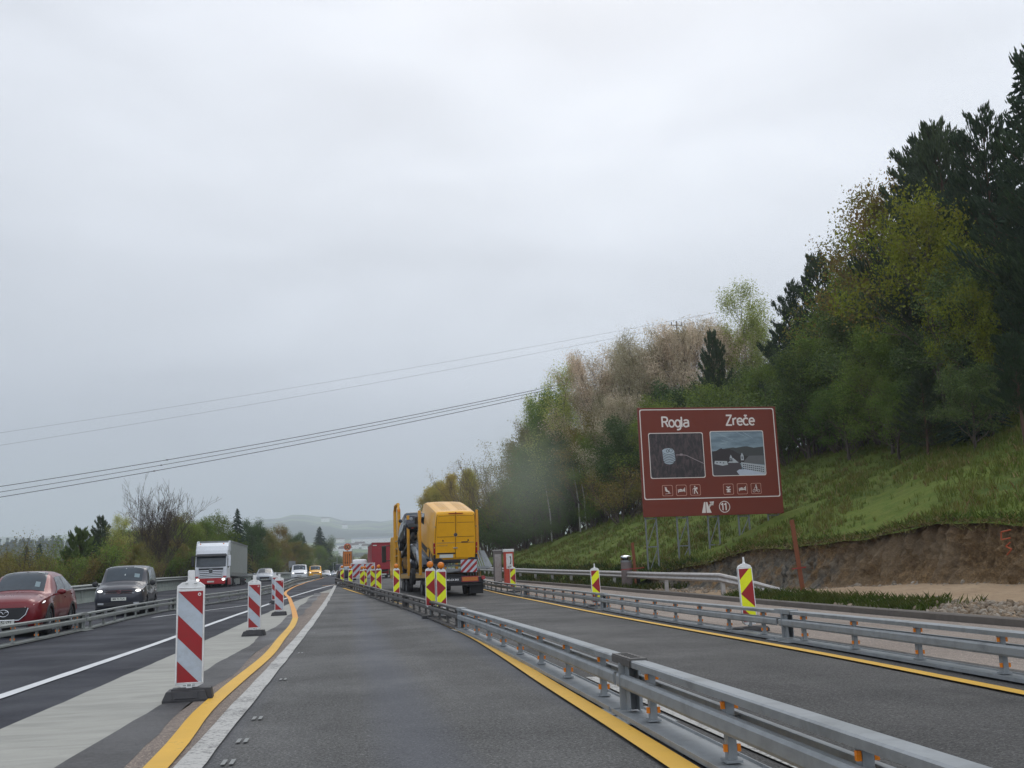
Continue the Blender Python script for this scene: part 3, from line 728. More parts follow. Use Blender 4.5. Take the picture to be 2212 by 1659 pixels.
        mb.build('rubber_foot', M['rubber'], root, bevel=.012)
    elif base == 'oval':
        mb = MB(); rings = []
        for z, s in ((0, 1), (.05, 1), (.085, .9), (.10, .72)):
            rings.append([(.34*s*np.sign(cos(a))*abs(cos(a))**.6, .19*s*np.sign(sin(a))*abs(sin(a))**.6, z) for a in np.linspace(0, 2*pi, 25)[:-1]])
        mb.loft(rings); mb.build('rubber_foot', M['rubber'], root, smooth=50)
    elif base == 'stand':
        mb = MB(); mb.box((0, 0, .04), (.5, .36, .08)); mb.box((0, .02, .2), (.07, .05, .4)); mb.build('rubber_foot', M['rubber'], root, bevel=.01)
    if lamp:
        mb = MB(); mb.lathe((0, 0, top+.115), [(.001, -.06), (.06, -.058), (.088, -.03), (.095, 0), (.088, .03), (.06, .058), (.001, .06)], 20, 'Y')
        l = mb.build('warning_lamp', M['lamp'], root, smooth=60)
        mb = MB()
        for k in range(8): a = k*pi/4; mb.bar((.02*cos(a), -.062, top+.115+.02*sin(a)), (.072*cos(a), -.045, top+.115+.072*sin(a)), .004, .004)
        mb.lathe((0, -.06, top+.115), [(.02, -.004), (.026, -.004), (.026, .003)], 14, 'Y'); mb.build('lens_ribs', M['amber_refl'], l)
        MB().box((0, 0, top+.03), (.07, .05, .05)).build('lamp_socket', M['dark'], root)
    return root
gW = 'white and red striped beacons on the concrete strip'
p = GP(408, 1514); beacon(tuple(p), 'nearest and largest white beacon with dark red stripes on a black rubber foot', gW, rz=rad(3))
p = GP(549, 1374); beacon(tuple(p), 'second white and red striped beacon, middle of the three on the strip', gW, rz=rad(-3))
p = GP(603, 1330); beacon(tuple(p), 'third white and red striped beacon, beside the bend of the yellow line', gW, rz=rad(0))
p = atY(594, 1310, 47); beacon((p[0], 47, zr(47)), 'white and red striped beacon almost hidden behind the third one', gW, rz=0)
gY = 'single fluorescent yellow and red arrow beacons on the right shoulder'
p = GP(1622, 1365); beacon(tuple(p), 'largest yellow and red arrow beacon, leaning, right of the brown sign posts', gY, 'left', rz=rad(4), base='oval', z0=.13, tilt=rad(-1.8))
p = GP(1290, 1313); beacon(tuple(p), 'middle yellow and red arrow beacon on the right shoulder, left of the brown sign', gY, 'left', rz=rad(4), base='oval', z0=.13, tilt=rad(-1.2))
p = GP(1109, 1280); beacon(tuple(p), 'farthest yellow and red arrow beacon on the right shoulder, by the orange telephone pillar', gY, 'left', rz=0, base='oval', z0=.13)
gA = 'yellow and red arrow beacons with amber lamps behind the centre barrier'
for px, Y, py, st, lb in ((929, 29, 1228.5, 'left', 'left-hand beacon of the near diamond pair, with amber lamp, in front of the transporter'), (952.5, 28.5, 1230.5, 'right', 'right-hand beacon of the near diamond pair, with amber lamp, in front of the transporter'),
                          (856, 44, 1228.7, 'right', 'amber lamp arrow beacon standing alone in front of the transporter deck posts'), (818, 50.5, 1229, 'left', 'larger amber lamp beacon just left of the red trailer tail'),
                          (805, 57, 1230, 'right', 'smaller amber lamp beacon at the left edge of the red trailer'), (782, 60, 1231, 'left', 'amber lamp beacon in front of the white barricades, arrow pointing left'),
                          (788, 66, 1232, 'right', 'amber lamp beacon overlapped by its neighbour in front of the white barricades'), (757, 70, 1233, 'left', 'amber lamp beacon standing right below the lane sign'),
                          (739, 75.5, 1233, 'left', 'farthest amber lamp beacon at the end of the centre barrier')):
    p = atY(px, py, Y); ztop = p[2]; zg = zr(Y); ww = .25
    beacon((p[0], Y, zg), lb, gA, st, z0=max(.12, ztop-zg-1.05), base='stand', lamp=True, tongue=False)

# ================================================================== white and red barricades behind the centre barrier
for px, Y, lb in ((772, 80, 'white framed barricade with red stripes right of the lane sign'), (797, 84, 'white framed barricade with red stripes beside the red trailer')):
    p = atY(px, 1262, Y); r = empty('barricade', (p[0], Y, zr(Y))); tag(r, lb, 'barricade', 'white and red barricades behind the lamps')
    mb = MB(); mb.poly([(-.45, -.02, .45), (.45, -.02, .45), (.45, -.02, 1.45), (-.45, -.02, 1.45)], 0)
    rect = [(-.45, .45), (.45, .45), (.45, 1.45), (-.45, 1.45)]
    for k in range(-1, 4):
        c = k*.5+.1; pl = clip(rect, -1, 1, c+.25); pl = clip(pl, 1, -1, -c) if len(pl) > 2 else pl
        if len(pl) > 2: mb.poly([(x, -.023, z) for x, z in pl], 1)
    mb.build('striped_board', [M['refl_white'], M['refl_red']], r)
    mb = MB()
    for s in (-1, 1): mb.box((s*.47, 0, .8), (.05, .05, 1.5)); mb.bar((s*.47, -.35, .02), (s*.47, .35, .02), .05, .04)
    mb.box((0, 0, 1.5), (.99, .05, .05)); mb.box((0, 0, .4), (.89, .05, .05)); mb.build('frame', M['beacon_frame'], r)
# ================================================================== text helper
def text_mesh(txt, size, name, mat, parent, loc, rot, depth=.0, align='CENTER', bold=0, sx=1.0):
    cu = bpy.data.curves.new('lettering_curve', 'FONT'); cu.body = txt; cu.size = size; cu.align_x = align; cu.align_y = 'CENTER'; cu.extrude = depth; cu.offset = bold; cu.space_character = 1.05
    to = bpy.data.objects.new('lettering_tmp', cu); COL.objects.link(to)
    dg = bpy.context.evaluated_depsgraph_get(); me = bpy.data.meshes.new_from_object(to.evaluated_get(dg)); bpy.data.objects.remove(to)
    me.name = name; me.materials.clear(); me.materials.append(mat)
    for v in me.vertices: v.co.x *= sx
    o = bpy.data.objects.new(name, me); COL.objects.link(o); o.location = loc; o.rotation_euler = rot
    if parent: o.parent = parent; _KIDS.setdefault(parent.name, []).append(o)
    return o
RX = (pi/2, 0, 0)
# ================================================================== 60 and lane sign
M['sign_orange'] = plain('orange_sign_foil', rgb(186, 108, 36), .4, 0, .06, 3)
M['sign_orange2'] = plain('pale_orange_sign_foil', rgb(226, 150, 100), .4, 0, .06, 3)
M['sign_black'] = plain('black_sign_print', rgb(36, 28, 22), .5, 0, .1, 5)
M['sign_redring'] = plain('red_sign_ring', rgb(176, 56, 40), .4, 0, .06, 3)
Y = 84; p = atY(750.5, 1207, Y); zg = zr(Y); s = 2250/Y/1.0
zc = atY(750, 1181.5, Y)[2]; zt = atY(750, 1191, Y)[2]; zb = atY(750, 1223.5, Y)[2]; x0 = p[0]
r = empty('road_works_sign', (x0, Y, zg)); tag(r, 'orange works sign reading 60 above a panel of three lane arrows, on white posts', 'road sign')
mb = MB(); hw = .36
mb.box((0, 0, (zt+zb)/2-zg), (2*hw, .03, zt-zb)); mb.build('lane_panel', M['sign_orange'], r)
mb = MB(); zl, zh = zb-zg+.16, zt-zg-.16; yy = -.017
for a, b in ((-.38+.025, 0), (.38-.025, 0)): mb.box((a*.9, yy, (zl+zh)/2), (.02, .002, zt-zb-.06))
for z in (zt-zg-.03, zb-zg+.03): mb.box((0, yy, z), (.66, .002, .02))
for x, dn in ((-.17, 1), (0, 1), (.18, 0)):
    mb.box((x, yy, (zl+zh)/2), (.045, .002, zh-zl-.1))
    zz = zl if dn else zh; d = 1 if dn else -1
    mb.poly([(x-.07, yy-.001, zz+d*.16), (x, yy-.001, zz), (x+.07, yy-.001, zz+d*.16)])
mb.build('lane_arrows', M['sign_black'], r)
mb = MB(); R = .285; mb.lathe((0, -.0, zc-zg), [(.001, -.02), (R, -.02), (R, .01), (.001, .01)], 28, 'Y', 0); d = mb.build('speed_disc', M['sign_redring'], r)
MB().lathe((0, -.0225, zc-zg), [(.001, 0), (R*.80, 0)], 28, 'Y').build('disc_field', M['sign_orange2'], d, fixn=False)
DEF60 = (d, zc-zg)
mb = MB()
for sx in (-.3, .41): mb.tube([(sx, .05, 0), (sx, .05, zt-zg+.05)], .028, 8)
mb.tube([(.0, .05, zt-zg-.2), (0, .05, zc-zg+.2)], .028, 8)
mb.build('post', M['galv_pale'], r)
mb = MB(); mb.box((0, -.02, zb-zg-.14), (.5, .02, .2)); q = mb.build('white_plate', M['refl_white'], r); mb = MB()
for i in range(3): mb.box((.02+i*.08, -.032, zb-zg-.14), (.04, .002, .1))
mb.build('plate_print', M['sign_black'], q)
mb = MB(); mb.box((0, .05, .06), (1.1, .5, .12)); mb.build('foot', M['rubber'], r, bevel=.02)

# ================================================================== big brown tourist sign
M['brown'] = plain('brown_sign_sheet', rgb(112, 50, 36), .55, 0, .05, .7, dirt=rgb(98, 46, 36), dirt_amt=.25, spec=.25)
M['sign_white'] = plain('white_sign_print', rgb(216, 206, 200), .5, 0, .03, 3)
M['sign_peach'] = plain('peach_sign_print', rgb(198, 150, 132), .5, 0, .03, 3)
M['sign_back'] = plain('sign_edge_aluminium', rgb(120, 116, 118), .5, .4, .1, 3)
SX0, SX1, SY, SZ0, SZ1 = 14.05, 21.22, 48.0, 3.60, 8.95
SWd, SHt = SX1-SX0, SZ1-SZ0; cx_, cz_ = (SX0+SX1)/2, (SZ0+SZ1)/2
sg = empty('tourist_sign', (cx_, SY, ground_z(SX0, SY))); gz = ground_z(SX0, SY); tag(sg, 'large brown tourist sign with two pictures reading Rogla and Zrece on lattice legs', 'road sign')
sg['label'] = 'large brown tourist sign reading Rogla and Zreče with two pictures, on lattice legs'
def SP(u, v): return ((u-.5)*SWd, (1-v)*SHt+SZ0-gz)   # u from left, v from top
mb = MB(); mb.box((0, 0, cz_-gz), (SWd, .12, SHt)); mb.build('board', [M['brown']], sg, bevel=.01)
def rrect(u0, v0, u1, v1, rad_, n=5):
    x0, z1 = SP(u0, v0); x1, z0 = SP(u1, v1); P = []
    for cx, cz, a0 in ((x1-rad_, z1-rad_, 0), (x0+rad_, z1-rad_, pi/2), (x0+rad_, z0+rad_, pi), (x1-rad_, z0+rad_, 1.5*pi)):
        for i in range(n): a = a0+i/(n-1)*pi/2; P.append((cx+rad_*cos(a), cz+rad_*sin(a)))
    return P
def ring2d(mb, P, w, y, mi=0):
    n = len(P); cx = sum(p[0] for p in P)/n; cz = sum(p[1] for p in P)/n
    x0 = min(p[0] for p in P); x1 = max(p[0] for p in P); z0 = min(p[1] for p in P); z1 = max(p[1] for p in P)
    Q = [(cx+(p[0]-cx)*(1-2*w/(x1-x0)), cz+(p[1]-cz)*(1-2*w/(z1-z0))) for p in P]
    for k in range(n):
        k2 = (k+1) % n; mb.poly([(P[k][0], y, P[k][1]), (P[k2][0], y, P[k2][1]), (Q[k2][0], y, Q[k2][1]), (Q[k][0], y, Q[k][1])], mi)
fy_ = -.064
mb = MB(); ring2d(mb, rrect(.012, .015, .985, .845, .10), .045, fy_); mb.build('border', M['sign_white'], sg, fixn=False)
# road-sign lettering drawn with round strokes
GL = {'R': [(.62, [[(0, 0), (0, 1), (.30, 1), (.44, .94), (.50, .76), (.44, .58), (.30, .52), (0, .52)], [(.26, .52), (.52, 0)]])], 'o': [(.58, [[(.24+.24*cos(a_), .345+.345*sin(a_)) for a_ in np.linspace(0, 2*pi, 17)]])],
      'g': [(.58, [[(.24+.24*cos(a_), .345+.345*sin(a_)) for a_ in np.linspace(0, 2*pi, 17)], [(.48, .69), (.48, -.08), (.42, -.22), (.28, -.29), (.12, -.28)]])], 'l': [(.20, [[(.03, 1.02), (.03, 0)]])],
      'a': [(.58, [[(.05, .60), (.16, .68), (.32, .69), (.44, .62), (.46, .5), (.46, 0)], [(.46, .42), (.2, .40), (.06, .33), (.0, .2), (.06, .05), (.18, 0), (.34, .03), (.46, .14)]])],
      'Z': [(.64, [[(0, 1), (.50, 1), (0, 0), (.52, 0)]])], 'r': [(.42, [[(.02, .70), (.02, 0)], [(.02, .50), (.12, .64), (.24, .70), (.34, .69)]])],
      'e': [(.58, [[(0, .36), (.47, .36), (.46, .5), (.36, .66), (.24, .69), (.1, .64), (.01, .5), (0, .3), (.04, .12), (.16, .01), (.3, 0), (.44, .08)]])],
      'c': [(.56, [[(.44, .60), (.34, .68), (.2, .69), (.07, .62), (0, .46), (0, .22), (.07, .07), (.2, 0), (.34, .01), (.44, .09)], [(.10, 1.03), (.22, .88), (.34, 1.03)]])],
      '6': [(.60, [[(.44, .92), (.30, 1), (.16, .97), (.04, .78), (0, .45), (0, .25), (.08, .06), (.24, 0), (.40, .06), (.48, .25), (.48, .38), (.40, .55), (.24, .60), (.08, .54), (.0, .40)]])], '0': [(.60, [[(.24+.24*np.sign(cos(a_))*abs(cos(a_))**.8, .5+.5*sin(a_)) for a_ in np.linspace(0, 2*pi, 21)]])], '1': [(.42, [[(.02, .78), (.22, 1.0), (.22, 0)]])]}
def strokes(txt, size, name, mat, parent, c, y, sw=.155, sx=1.12):
    W_ = sx and sum(GL[ch][0][0] for ch in txt)-.1; x = -W_/2
    for ch in txt:
        w_, ls = GL[ch][0]; mb = MB()
        k_ = 0; R_ = sw*size/2*1.05
        for l_ in ls:
            P2 = [(c[0]+(x+a_)*size*sx, c[1]+(b_-.5)*size) for a_, b_ in l_]
            for i_, (p_, q_) in enumerate(zip(P2, P2[1:])):
                l2 = math.hypot(q_[0]-p_[0], q_[1]-p_[1]) or 1; n_ = (-(q_[1]-p_[1])/l2*R_, (q_[0]-p_[0])/l2*R_); yy = y-.0006*k_; k_ += 1
                mb.poly([(p_[0]+n_[0], yy, p_[1]+n_[1]), (q_[0]+n_[0], yy, q_[1]+n_[1]), (q_[0]-n_[0], yy, q_[1]-n_[1]), (p_[0]-n_[0], yy, p_[1]-n_[1])])
                if i_: yy = y-.0006*k_; k_ += 1; mb.poly([(p_[0]+R_*cos(t_), yy, p_[1]+R_*sin(t_)) for t_ in np.linspace(0, 2*pi, 13)[:-1]])
        mb.build(name, mat, parent, fixn=False); x += w_
strokes('Rogla', .49, 'letter', M['sign_white'], sg, (SP(.265, .13)[0], SP(0, .135)[1]), fy_)
strokes('Zrece', .49, 'letter', M['sign_white'], sg, (SP(.735, .13)[0], SP(0, .125)[1]), fy_)
strokes('60', .27, 'numeral', M['sign_black'], DEF60[0], (0, DEF60[1]), -.03, .2)
# framed pictures
def picmat(kind):
    m, nt, b = newmat('printed_picture_'+kind); v = pos(nt, obj=True)
    if kind == 'forest':
        n = noise(nt, 3.2, 6, .75, pos(nt, (2.2, 1, .8), True), .5); c = _mix(nt, rng_(nt, n, .45, .7), rgb(30, 22, 26), rgb(88, 70, 70))
    else:
        n = noise(nt, 1.3, 4, .6, pos(nt, (.6, 1, 3), True)); c = _mix(nt, rng_(nt, n, .4, .7), rgb(98, 116, 128), rgb(136, 154, 164))
    nt.links.new(c, b.inputs['Base Color']); b.inputs['Roughness'].default_value = .45; return m
PM = {'forest': picmat('forest'), 'sky': picmat('sky')}
def col_(n, r, g, b): 
    if n not in M: M[n] = plain(n, rgb(r, g, b), .5, 0, .12, 6)
    return M[n]
def pic(u0, v0, u1, v1, kind):
    P = rrect(u0, v0, u1, v1, .09); mb = MB(); mb.poly([(a, fy_-.001, b) for a, b in P], 0)
    pr = mb.build('picture', PM[kind], sg, fixn=False)
    mb = MB(); ring2d(mb, P, .035, fy_-.006); mb.build('picture_frame', M['sign_white'], pr, fixn=False)
    def q(s, t): a = SP(u0+(u1-u0)*s, v0+(v1-v0)*t); return (a[0], a[1])
    return pr, q
pr, q = pic(.065, .235, .455, .655, 'forest')
mb = MB(); L1 = fy_-.002
tw = [(.24, .38), (.28, .35), (.36, .335), (.42, .35), (.455, .40), (.47, .60), (.42, .67), (.35, .70), (.28, .68), (.25, .60)]
mb.poly([(q(*t)[0], L1, q(*t)[1]) for t in tw], 0)
mb.build('tower_print', col_('pale_tower_print', 160, 172, 180), pr, fixn=False)
mb = MB()
for i in range(7):
    t = .43+i*.036; pts = [(.25, t), (.30, t+.03), (.36, t+.045), (.42, t+.03), (.47, t), (.47, t+.013), (.42, t+.043), (.36, t+.058), (.30, t+.043), (.25, t+.013)]
    mb.poly([(q(*s_)[0], L1-.001, q(*s_)[1]) for s_ in pts])
mb.lathe((q(.335, .40)[0], L1-.001, q(.335, .40)[1]), [(.05, 0), (.08, 0)], 14, 'Y'); mb.lathe((q(.395, .39)[0], L1-.001, q(.395, .39)[1]), [(.07, 0), (.095, 0)], 14, 'Y')
mb.build('tower_bands', col_('dark_tower_bands', 66, 72, 80), pr, fixn=False)
mb = MB()
for (a, b), (c_, d) in (((.48, .49), (.60, .49)), ((.60, .49), (.67, .50)), ((.67, .50), (.80, .58)), ((.80, .58), (.985, .69))):
    A, B = q(a, b), q(c_, d); mb.bar((A[0], L1, A[1]), (B[0], L1, B[1]), .002, .035)
mb.box((q(.58, .485)[0], L1-.001, q(.58, .485)[1]), (.14, .003, .10))
mb.build('path_print', col_('path_print', 138, 124, 126), pr)
pr, q = pic(.505, .225, .895, .645, 'sky')
def flat(name, pts, c, k, par=pr): 
    mb = MB(); mb.poly([(q(*t)[0], L1-.001*k, q(*t)[1]) for t in pts]); return mb.build(name, col_(*c), par, fixn=False)
flat('ridge_print', [(.02, .45), (.1, .44), (.17, .395), (.2, .38), (.22, .4), (.3, .385), (.42, .37), (.47, .38), (.6, .355), (.68, .35), (.8, .385), (.98, .36), (.98, .7), (.02, .7)], ('ridge_print', 58, 60, 60), 0)
flat('wood_print', [(.02, .46), (.1, .44), (.16, .4), (.2, .385), (.25, .42), (.33, .40), (.42, .44), (.5, .5), (.6, .55), (.7, .58), (.98, .60), (.98, .72), (.02, .72)], ('wood_print', 42, 34, 36), 1)
flat('field_print', [(.02, .68), (.5, .66), (.55, .8), (.55, .985), (.02, .985)], ('field_print', 66, 58, 62), 2)
flat('roof_print', [(.60, .68), (.70, .56), (.98, .56), (.98, .76), (.62, .72)], ('roof_print', 92, 92, 94), 3)
flat('terrace_print', [(.45, .9), (.5, .86), (.58, .86), (.62, .84), (.98, .97), (.97, .985), (.5, .985)], ('terrace_print', 176, 182, 196), 3)
mb = MB()
for (a, b, c_, h) in ((.34, .68, .045, .15), (.545, .66, .055, .17)):
    mb.poly([(q(a, b)[0], L1-.004, q(a, b)[1]), (q(a+c_, b)[0], L1-.004, q(a+c_, b)[1]), (q(a+c_, b-h*.6)[0], L1-.004, q(a+c_, b-h*.6)[1]), (q(a+c_/2, b-h)[0], L1-.004, q(a+c_/2, b-h)[1]), (q(a, b-h*.6)[0], L1-.004, q(a, b-h*.6)[1])])
mb.poly([(q(.3, .71)[0], L1-.004, q(.3, .71)[1]), (q(.5, .71)[0], L1-.004, q(.5, .71)[1]), (q(.4, .6)[0], L1-.004, q(.4, .6)[1])])
mb.poly([(q(s_, t)[0], L1-.004, q(s_, t)[1]) for s_, t in ((.06, .66), (.28, .67), (.30, .75), (.2, .77), (.05, .73))])
mb.poly([(q(s_, t)[0], L1-.004, q(s_, t)[1]) for s_, t in ((.545, .70), (.98, .78), (.98, .97), (.60, .84), (.55, .80))])
hb = mb.build('building_print', col_('white_building_print', 168, 172, 176), pr, fixn=False)
mb = MB()
for j in range(3):
    for i in range(11):
        s_ = .575+i*.036; t = .735+j*.045+(s_-.56)*.20; a = q(s_, t); mb.poly([(a[0], L1-.0055, a[1]), (a[0]+.07, L1-.0055, a[1]-.012), (a[0]+.07, L1-.0055, a[1]-.062), (a[0], L1-.0055, a[1]-.05)])
a = q(.56, .60); mb.box((a[0]+.03, L1-.0055, a[1]), (.06, .001, .12))
for s_, t in ((.1, .70), (.16, .70), (.22, .71), (.36, .62)): a = q(s_, t); mb.box((a[0], L1-.0055, a[1]), (.07, .001, .05))
mb.build('window_print', col_('dark_window_print', 52, 56, 66), hb, fixn=False)
mb = MB()
for (a, b), (c_, d) in (((.12, .04), (.42, .2)), ((.62, .03), (.80, .17)), ((.5, .03), (.7, .16)), ((.2, .2), (.33, .24)), ((.18, .27), (.30, .29))):
    A, B = q(a, b), q(c_, d); mb.bar((A[0], L1, A[1]), (B[0], L1, B[1]), .002, .014)
mb.build('sky_streaks', col_('sky_streak_print', 156, 172, 180), pr)
# pictograms
def icon(u, v, draw):
    hu = .037; hv = hu*SWd/SHt; P = rrect(u-hu, v-hv, u+hu, v+hv, .06); mb = MB(); ring2d(mb, P, .02, fy_)
    fr_ = mb.build('pictogram', M['sign_peach'], sg, fixn=False)
    c = SP(u, v); S = hu*SWd; mb = MB()
    def pl(pts): mb.poly([(c[0]+a*S, fy_-.001, c[1]+b*S) for a, b in pts])
    def disc(a, b, r_, r0=.001): mb.lathe((c[0]+a*S, fy_-.001, c[1]+b*S), [(r0*S, 0), (r_*S, 0)], 14, 'Y')
    def ln(a, b, w=.1): 
        x1, y1 = a; x2, y2 = b; l = math.hypot(x2-x1, y2-y1) or 1; nx_, ny_ = -(y2-y1)/l*w/2, (x2-x1)/l*w/2
        pl([(x1+nx_, y1+ny_), (x2+nx_, y2+ny_), (x2-nx_, y2-ny_), (x1-nx_, y1-ny_)])
    draw(pl, disc, ln); mb.build('pictogram_figure', M['sign_white'], fr_, fixn=False)
def lift(pl, disc, ln): disc(-.28, .5, .13); ln((-.45, .72), (-.42, -.1), .07); pl([(-.42, .38), (-.12, .38), (.02, 0), (.32, -.08), (.34, -.5), (.18, -.5), (.14, -.24), (-.3, -.2)]); ln((-.45, -.62), (.62, -.48), .06)
def bed(pl, disc, ln): ln((-.6, .2), (-.6, -.45), .11); ln((.65, .5), (.65, -.35), .11); pl([(-.6, -.28), (.65, -.18), (.65, .02), (-.6, -.08)]); pl([(-.45, -.02), (.2, .04), (.18, .18), (-.2, .26), (-.45, .14)]); pl([(.28, .06), (.6, .1), (.6, .3), (.34, .22)])
def hike(pl, disc, ln): disc(-.08, .62, .13); pl([(-.2, .42), (.12, .42), (.16, -.08), (-.2, -.08)]); pl([(.14, .5), (.42, .48), (.42, .12), (.14, .12)]); ln((-.12, -.05), (-.2, -.7), .17); ln((.08, -.05), (.42, -.7), .17); ln((-.15, .35), (-.5, .12), .1); ln((-.5, .2), (-.48, -.7), .04)
def spa(pl, disc, ln): pl([(-.5, .02), (.5, .02), (.3, -.26), (-.3, -.26)]); pl([(-.14, -.26), (.14, -.26), (.14, -.4), (-.14, -.4)]); pl([(-.36, -.4), (.36, -.4), (.36, -.58), (-.36, -.58)]); ln((-.08, .08), (-.18, .42), .12); ln((-.18, .42), (-.42, .44), .12); ln((.08, .08), (.18, .42), .12); ln((.18, .42), (.42, .44), .12); disc(0, .3, .13)
def bike(pl, disc, ln): disc(-.42, -.42, .28, .22); disc(.42, -.42, .28, .22); disc(.02, .62, .12); ln((0, .45), (.16, .02), .2); ln((.16, .02), (-.06, -.15), .12); ln((-.06, -.15), (.05, -.5), .1); ln((-.05, .35), (-.35, .02), .08); ln((-.42, -.42), (-.3, .0), .05); ln((0, -.45), (.2, -.05), .05); ln((.02, -.45), (.42, -.42), .05)
for u, fnc in ((.178, lift), (.276, bed), (.375, hike), (.612, spa), (.712, bed), (.812, bike)): icon(u, .765, fnc)
# exit arrow and number
c = SP(.455, .925); mb = MB(); S = .42
def pl(pts): mb.poly([(c[0]+a*S, fy_, c[1]+b*S) for a, b in pts])
pl([(-.75, -.65), (-.28, -.65), (-.25, .60), (-.42, .60)]); pl([(-.18, -.65), (.42, -.65), (.22, -.1), (.28, .05), (.62, .32), (.46, .28), (.1, .08), (-.02, .6), (-.18, .6)])
pl([(.22, .62), (.80, .66), (.66, .16)]); pl([(.3, .1), (.62, .40), (.5, .56), (.12, .2)])
mb.build('exit_arrow', M['sign_white'], sg, fixn=False)
c = SP(.575, .925); mb = MB(); mb.lathe((c[0], fy_, c[1]), [(.25, 0), (.285, 0)], 36, 'Y'); rg = mb.build('exit_ring', M['sign_white'], sg, fixn=False)
strokes('11', .34, 'numeral', M['sign_white'], rg, (c[0]-.03, c[1]), fy_, .17)
# lattice legs
M['galv_leg'] = plain('weathered_lattice_steel', rgb(112, 116, 118), .6, .3, .1, 3)
for k, u in enumerate((.055, .275, .495, .715, .93)):
    x = (u-.5)*SWd; wx = cx_+x; g0 = min(ground_z(wx-.25, SY), ground_z(wx+.25, SY))-.1-gz; zt = SZ0-gz+.05
    mb = MB(); wd = .27
    for s_ in (-1, 1):
        mb.box((x+s_*wd, .10, (zt+g0)/2+.4), (.065, .065, zt-g0+.8))
    z = zt-.12; alt = 1
    while z > g0+.1:
        mb.bar((x-wd, .10, z), (x+wd, .10, z), .04, .05); z2 = max(g0+.05, z-1.35); mb.bar((x+wd, .10, z-.05), (x-wd, .10, z2), .03, .03); z = z2
    mb.build('lattice_leg', M['galv_leg'], sg)
mb = MB()
for zz in (SZ0-gz+.4, SZ0-gz+2.6, SZ0-gz+4.8): mb.box((0, .085, zz), (SWd-.2, .05, .1))
mb.build('back_brace', M['galv'], sg)

# ================================================================== old W-beam guardrail on the right
def wprof(s=1, t=.003): # (dx toward road negative, z)
    return [(0, 0), (-.055, .03), (-.075, .075), (-.055, .115), (-.012, .155), (-.055, .195), (-.075, .235), (-.055, .28), (0, .31), (.006, .31), (-.048, .28), (-.068, .235), (-.048, .195), (-.004, .155), (-.048, .115), (-.068, .075), (-.048, .03), (.006, 0)]
ends = Ppx([(1730, 1288)])[0]
gpath = [(float(GR[i][0]), float(GR[i][1])) for i in range(len(GR)) if GR[i][1] > 38.5]
g36 = GP(1558, 1291)
rail = [((ends[0], ends[1]), -.22), ((ends[0]*.45+g36[0]*.55, ends[1]*.5+g36[1]*.5), .22), ((g36[0], g36[1]), .53)]+[((x, y), .53) for x, y in gpath if y > g36[1]+1.5][::2]
bounds = [0, 6, 10, 14, 18, 22, 28, 36, 48, 66]
gl = ['old guardrail section sloping down into the ground below the leaning stake', 'old guardrail section in front of the left lattice leg and litter bin', 'old guardrail section behind the middle arrow beacon', 'old guardrail section between the two farther arrow beacons',
      'old guardrail section behind the farthest arrow beacon', 'old guardrail section beside the telephone pillar', 'far old guardrail section right of the transporter', 'far old guardrail section behind the transporter', 'farthest old guardrail section']
for i in range(len(bounds)-1):
    seg = rail[bounds[i]:bounds[i+1]+1]
    if len(seg) < 2: continue
    o0 = Vector((seg[0][0][0], seg[0][0][1], zr(seg[0][0][1]))); rt = empty('guardrail', o0)
    tag(rt, gl[i], 'guardrail', 'old guardrail sections along the foot of the slope'); mb = MB(); rings = []
    for j, ((x, y), z) in enumerate(seg):
        a = seg[max(0, j-1)][0]; b = seg[min(len(seg)-1, j+1)][0]; t = Vector((b[0]-a[0], b[1]-a[1])).normalized()
        rings.append([Vector((x+t.y*dx, y-t.x*dx, zr(y)+z+zz))-o0 for dx, zz in wprof()])
    mb.loft(rings); mb.build('beam', M['galv_old'], rt, smooth=40)
    mb = MB()
    for j in range(len(seg)-1 if i else len(seg)):
        (x, y), z = seg[j]
        if z < .3 or j % 2: continue
        q_ = Vector((x+.09, y, zr(y)))-o0; MB().box((q_.x, q_.y, (z+.28)/2-.05), (.14, .10, z+.38)).build('post', M['galv_old'], rt)
# ================================================================== things on the verge
M['wood_orange'] = plain('painted_orange_wood', rgb(122, 70, 44), .75, 0, .2, 5, dirt=rgb(100, 62, 44), dirt_amt=.5)
M['wood_red'] = plain('red_painted_lath', rgb(140, 44, 40), .7, 0, .15, 6)
def stake(bx, by, tx, ty, Y, cross, label, w=.13):
    a = atY(bx, by, Y); b = atY(tx, ty, Y-.3); g = ground_z(a[0], Y); L = Vector(b)-Vector((a[0], Y, g))
    r = empty('marker_stake', (a[0], Y, g)); tag(r, label, 'marker stake', 'orange wooden stakes with red cross laths'); mb = MB(); mb.bar(-L.normalized()*.3, L, w, .035, up=(0, 1, 0)); 
    mb = MB(); x = L.normalized(); s_ = Vector((1, 0, 0)); n_ = 8
    mb.loft([[tuple(-x*.3+s_*(k*w/2)+Vector((0, d, 0))) for k, d in ((-1, -.018), (1, -.018), (1, .018), (-1, .018))], [tuple(L+s_*(k*w/2)+Vector((0, d, .01*k))) for k, d in ((-1, -.018), (1, -.018), (1, .018), (-1, .018))]])
    mb.build('plank', M['wood_orange'], r)
    c = [Vector(atY(px, py, Y-.2))-Vector((a[0], Y, g)) for px, py in cross]; MB().bar(c[0]+Vector((0, -.0, 0)), c[1], .02, .035).build('cross_lath', M['wood_red'], r)
stake(1735, 1284, 1710, 1123, 33.0, ((1711, 1229), (1741, 1225)), 'tall leaning orange wooden stake with a red cross lath before the earth cut', .15)
stake(1373, 1240, 1366, 1172, 46.5, ((1341, 1231), (1392, 1226)), 'smaller orange wooden stake with a red cross lath beside the litter bin', .13)
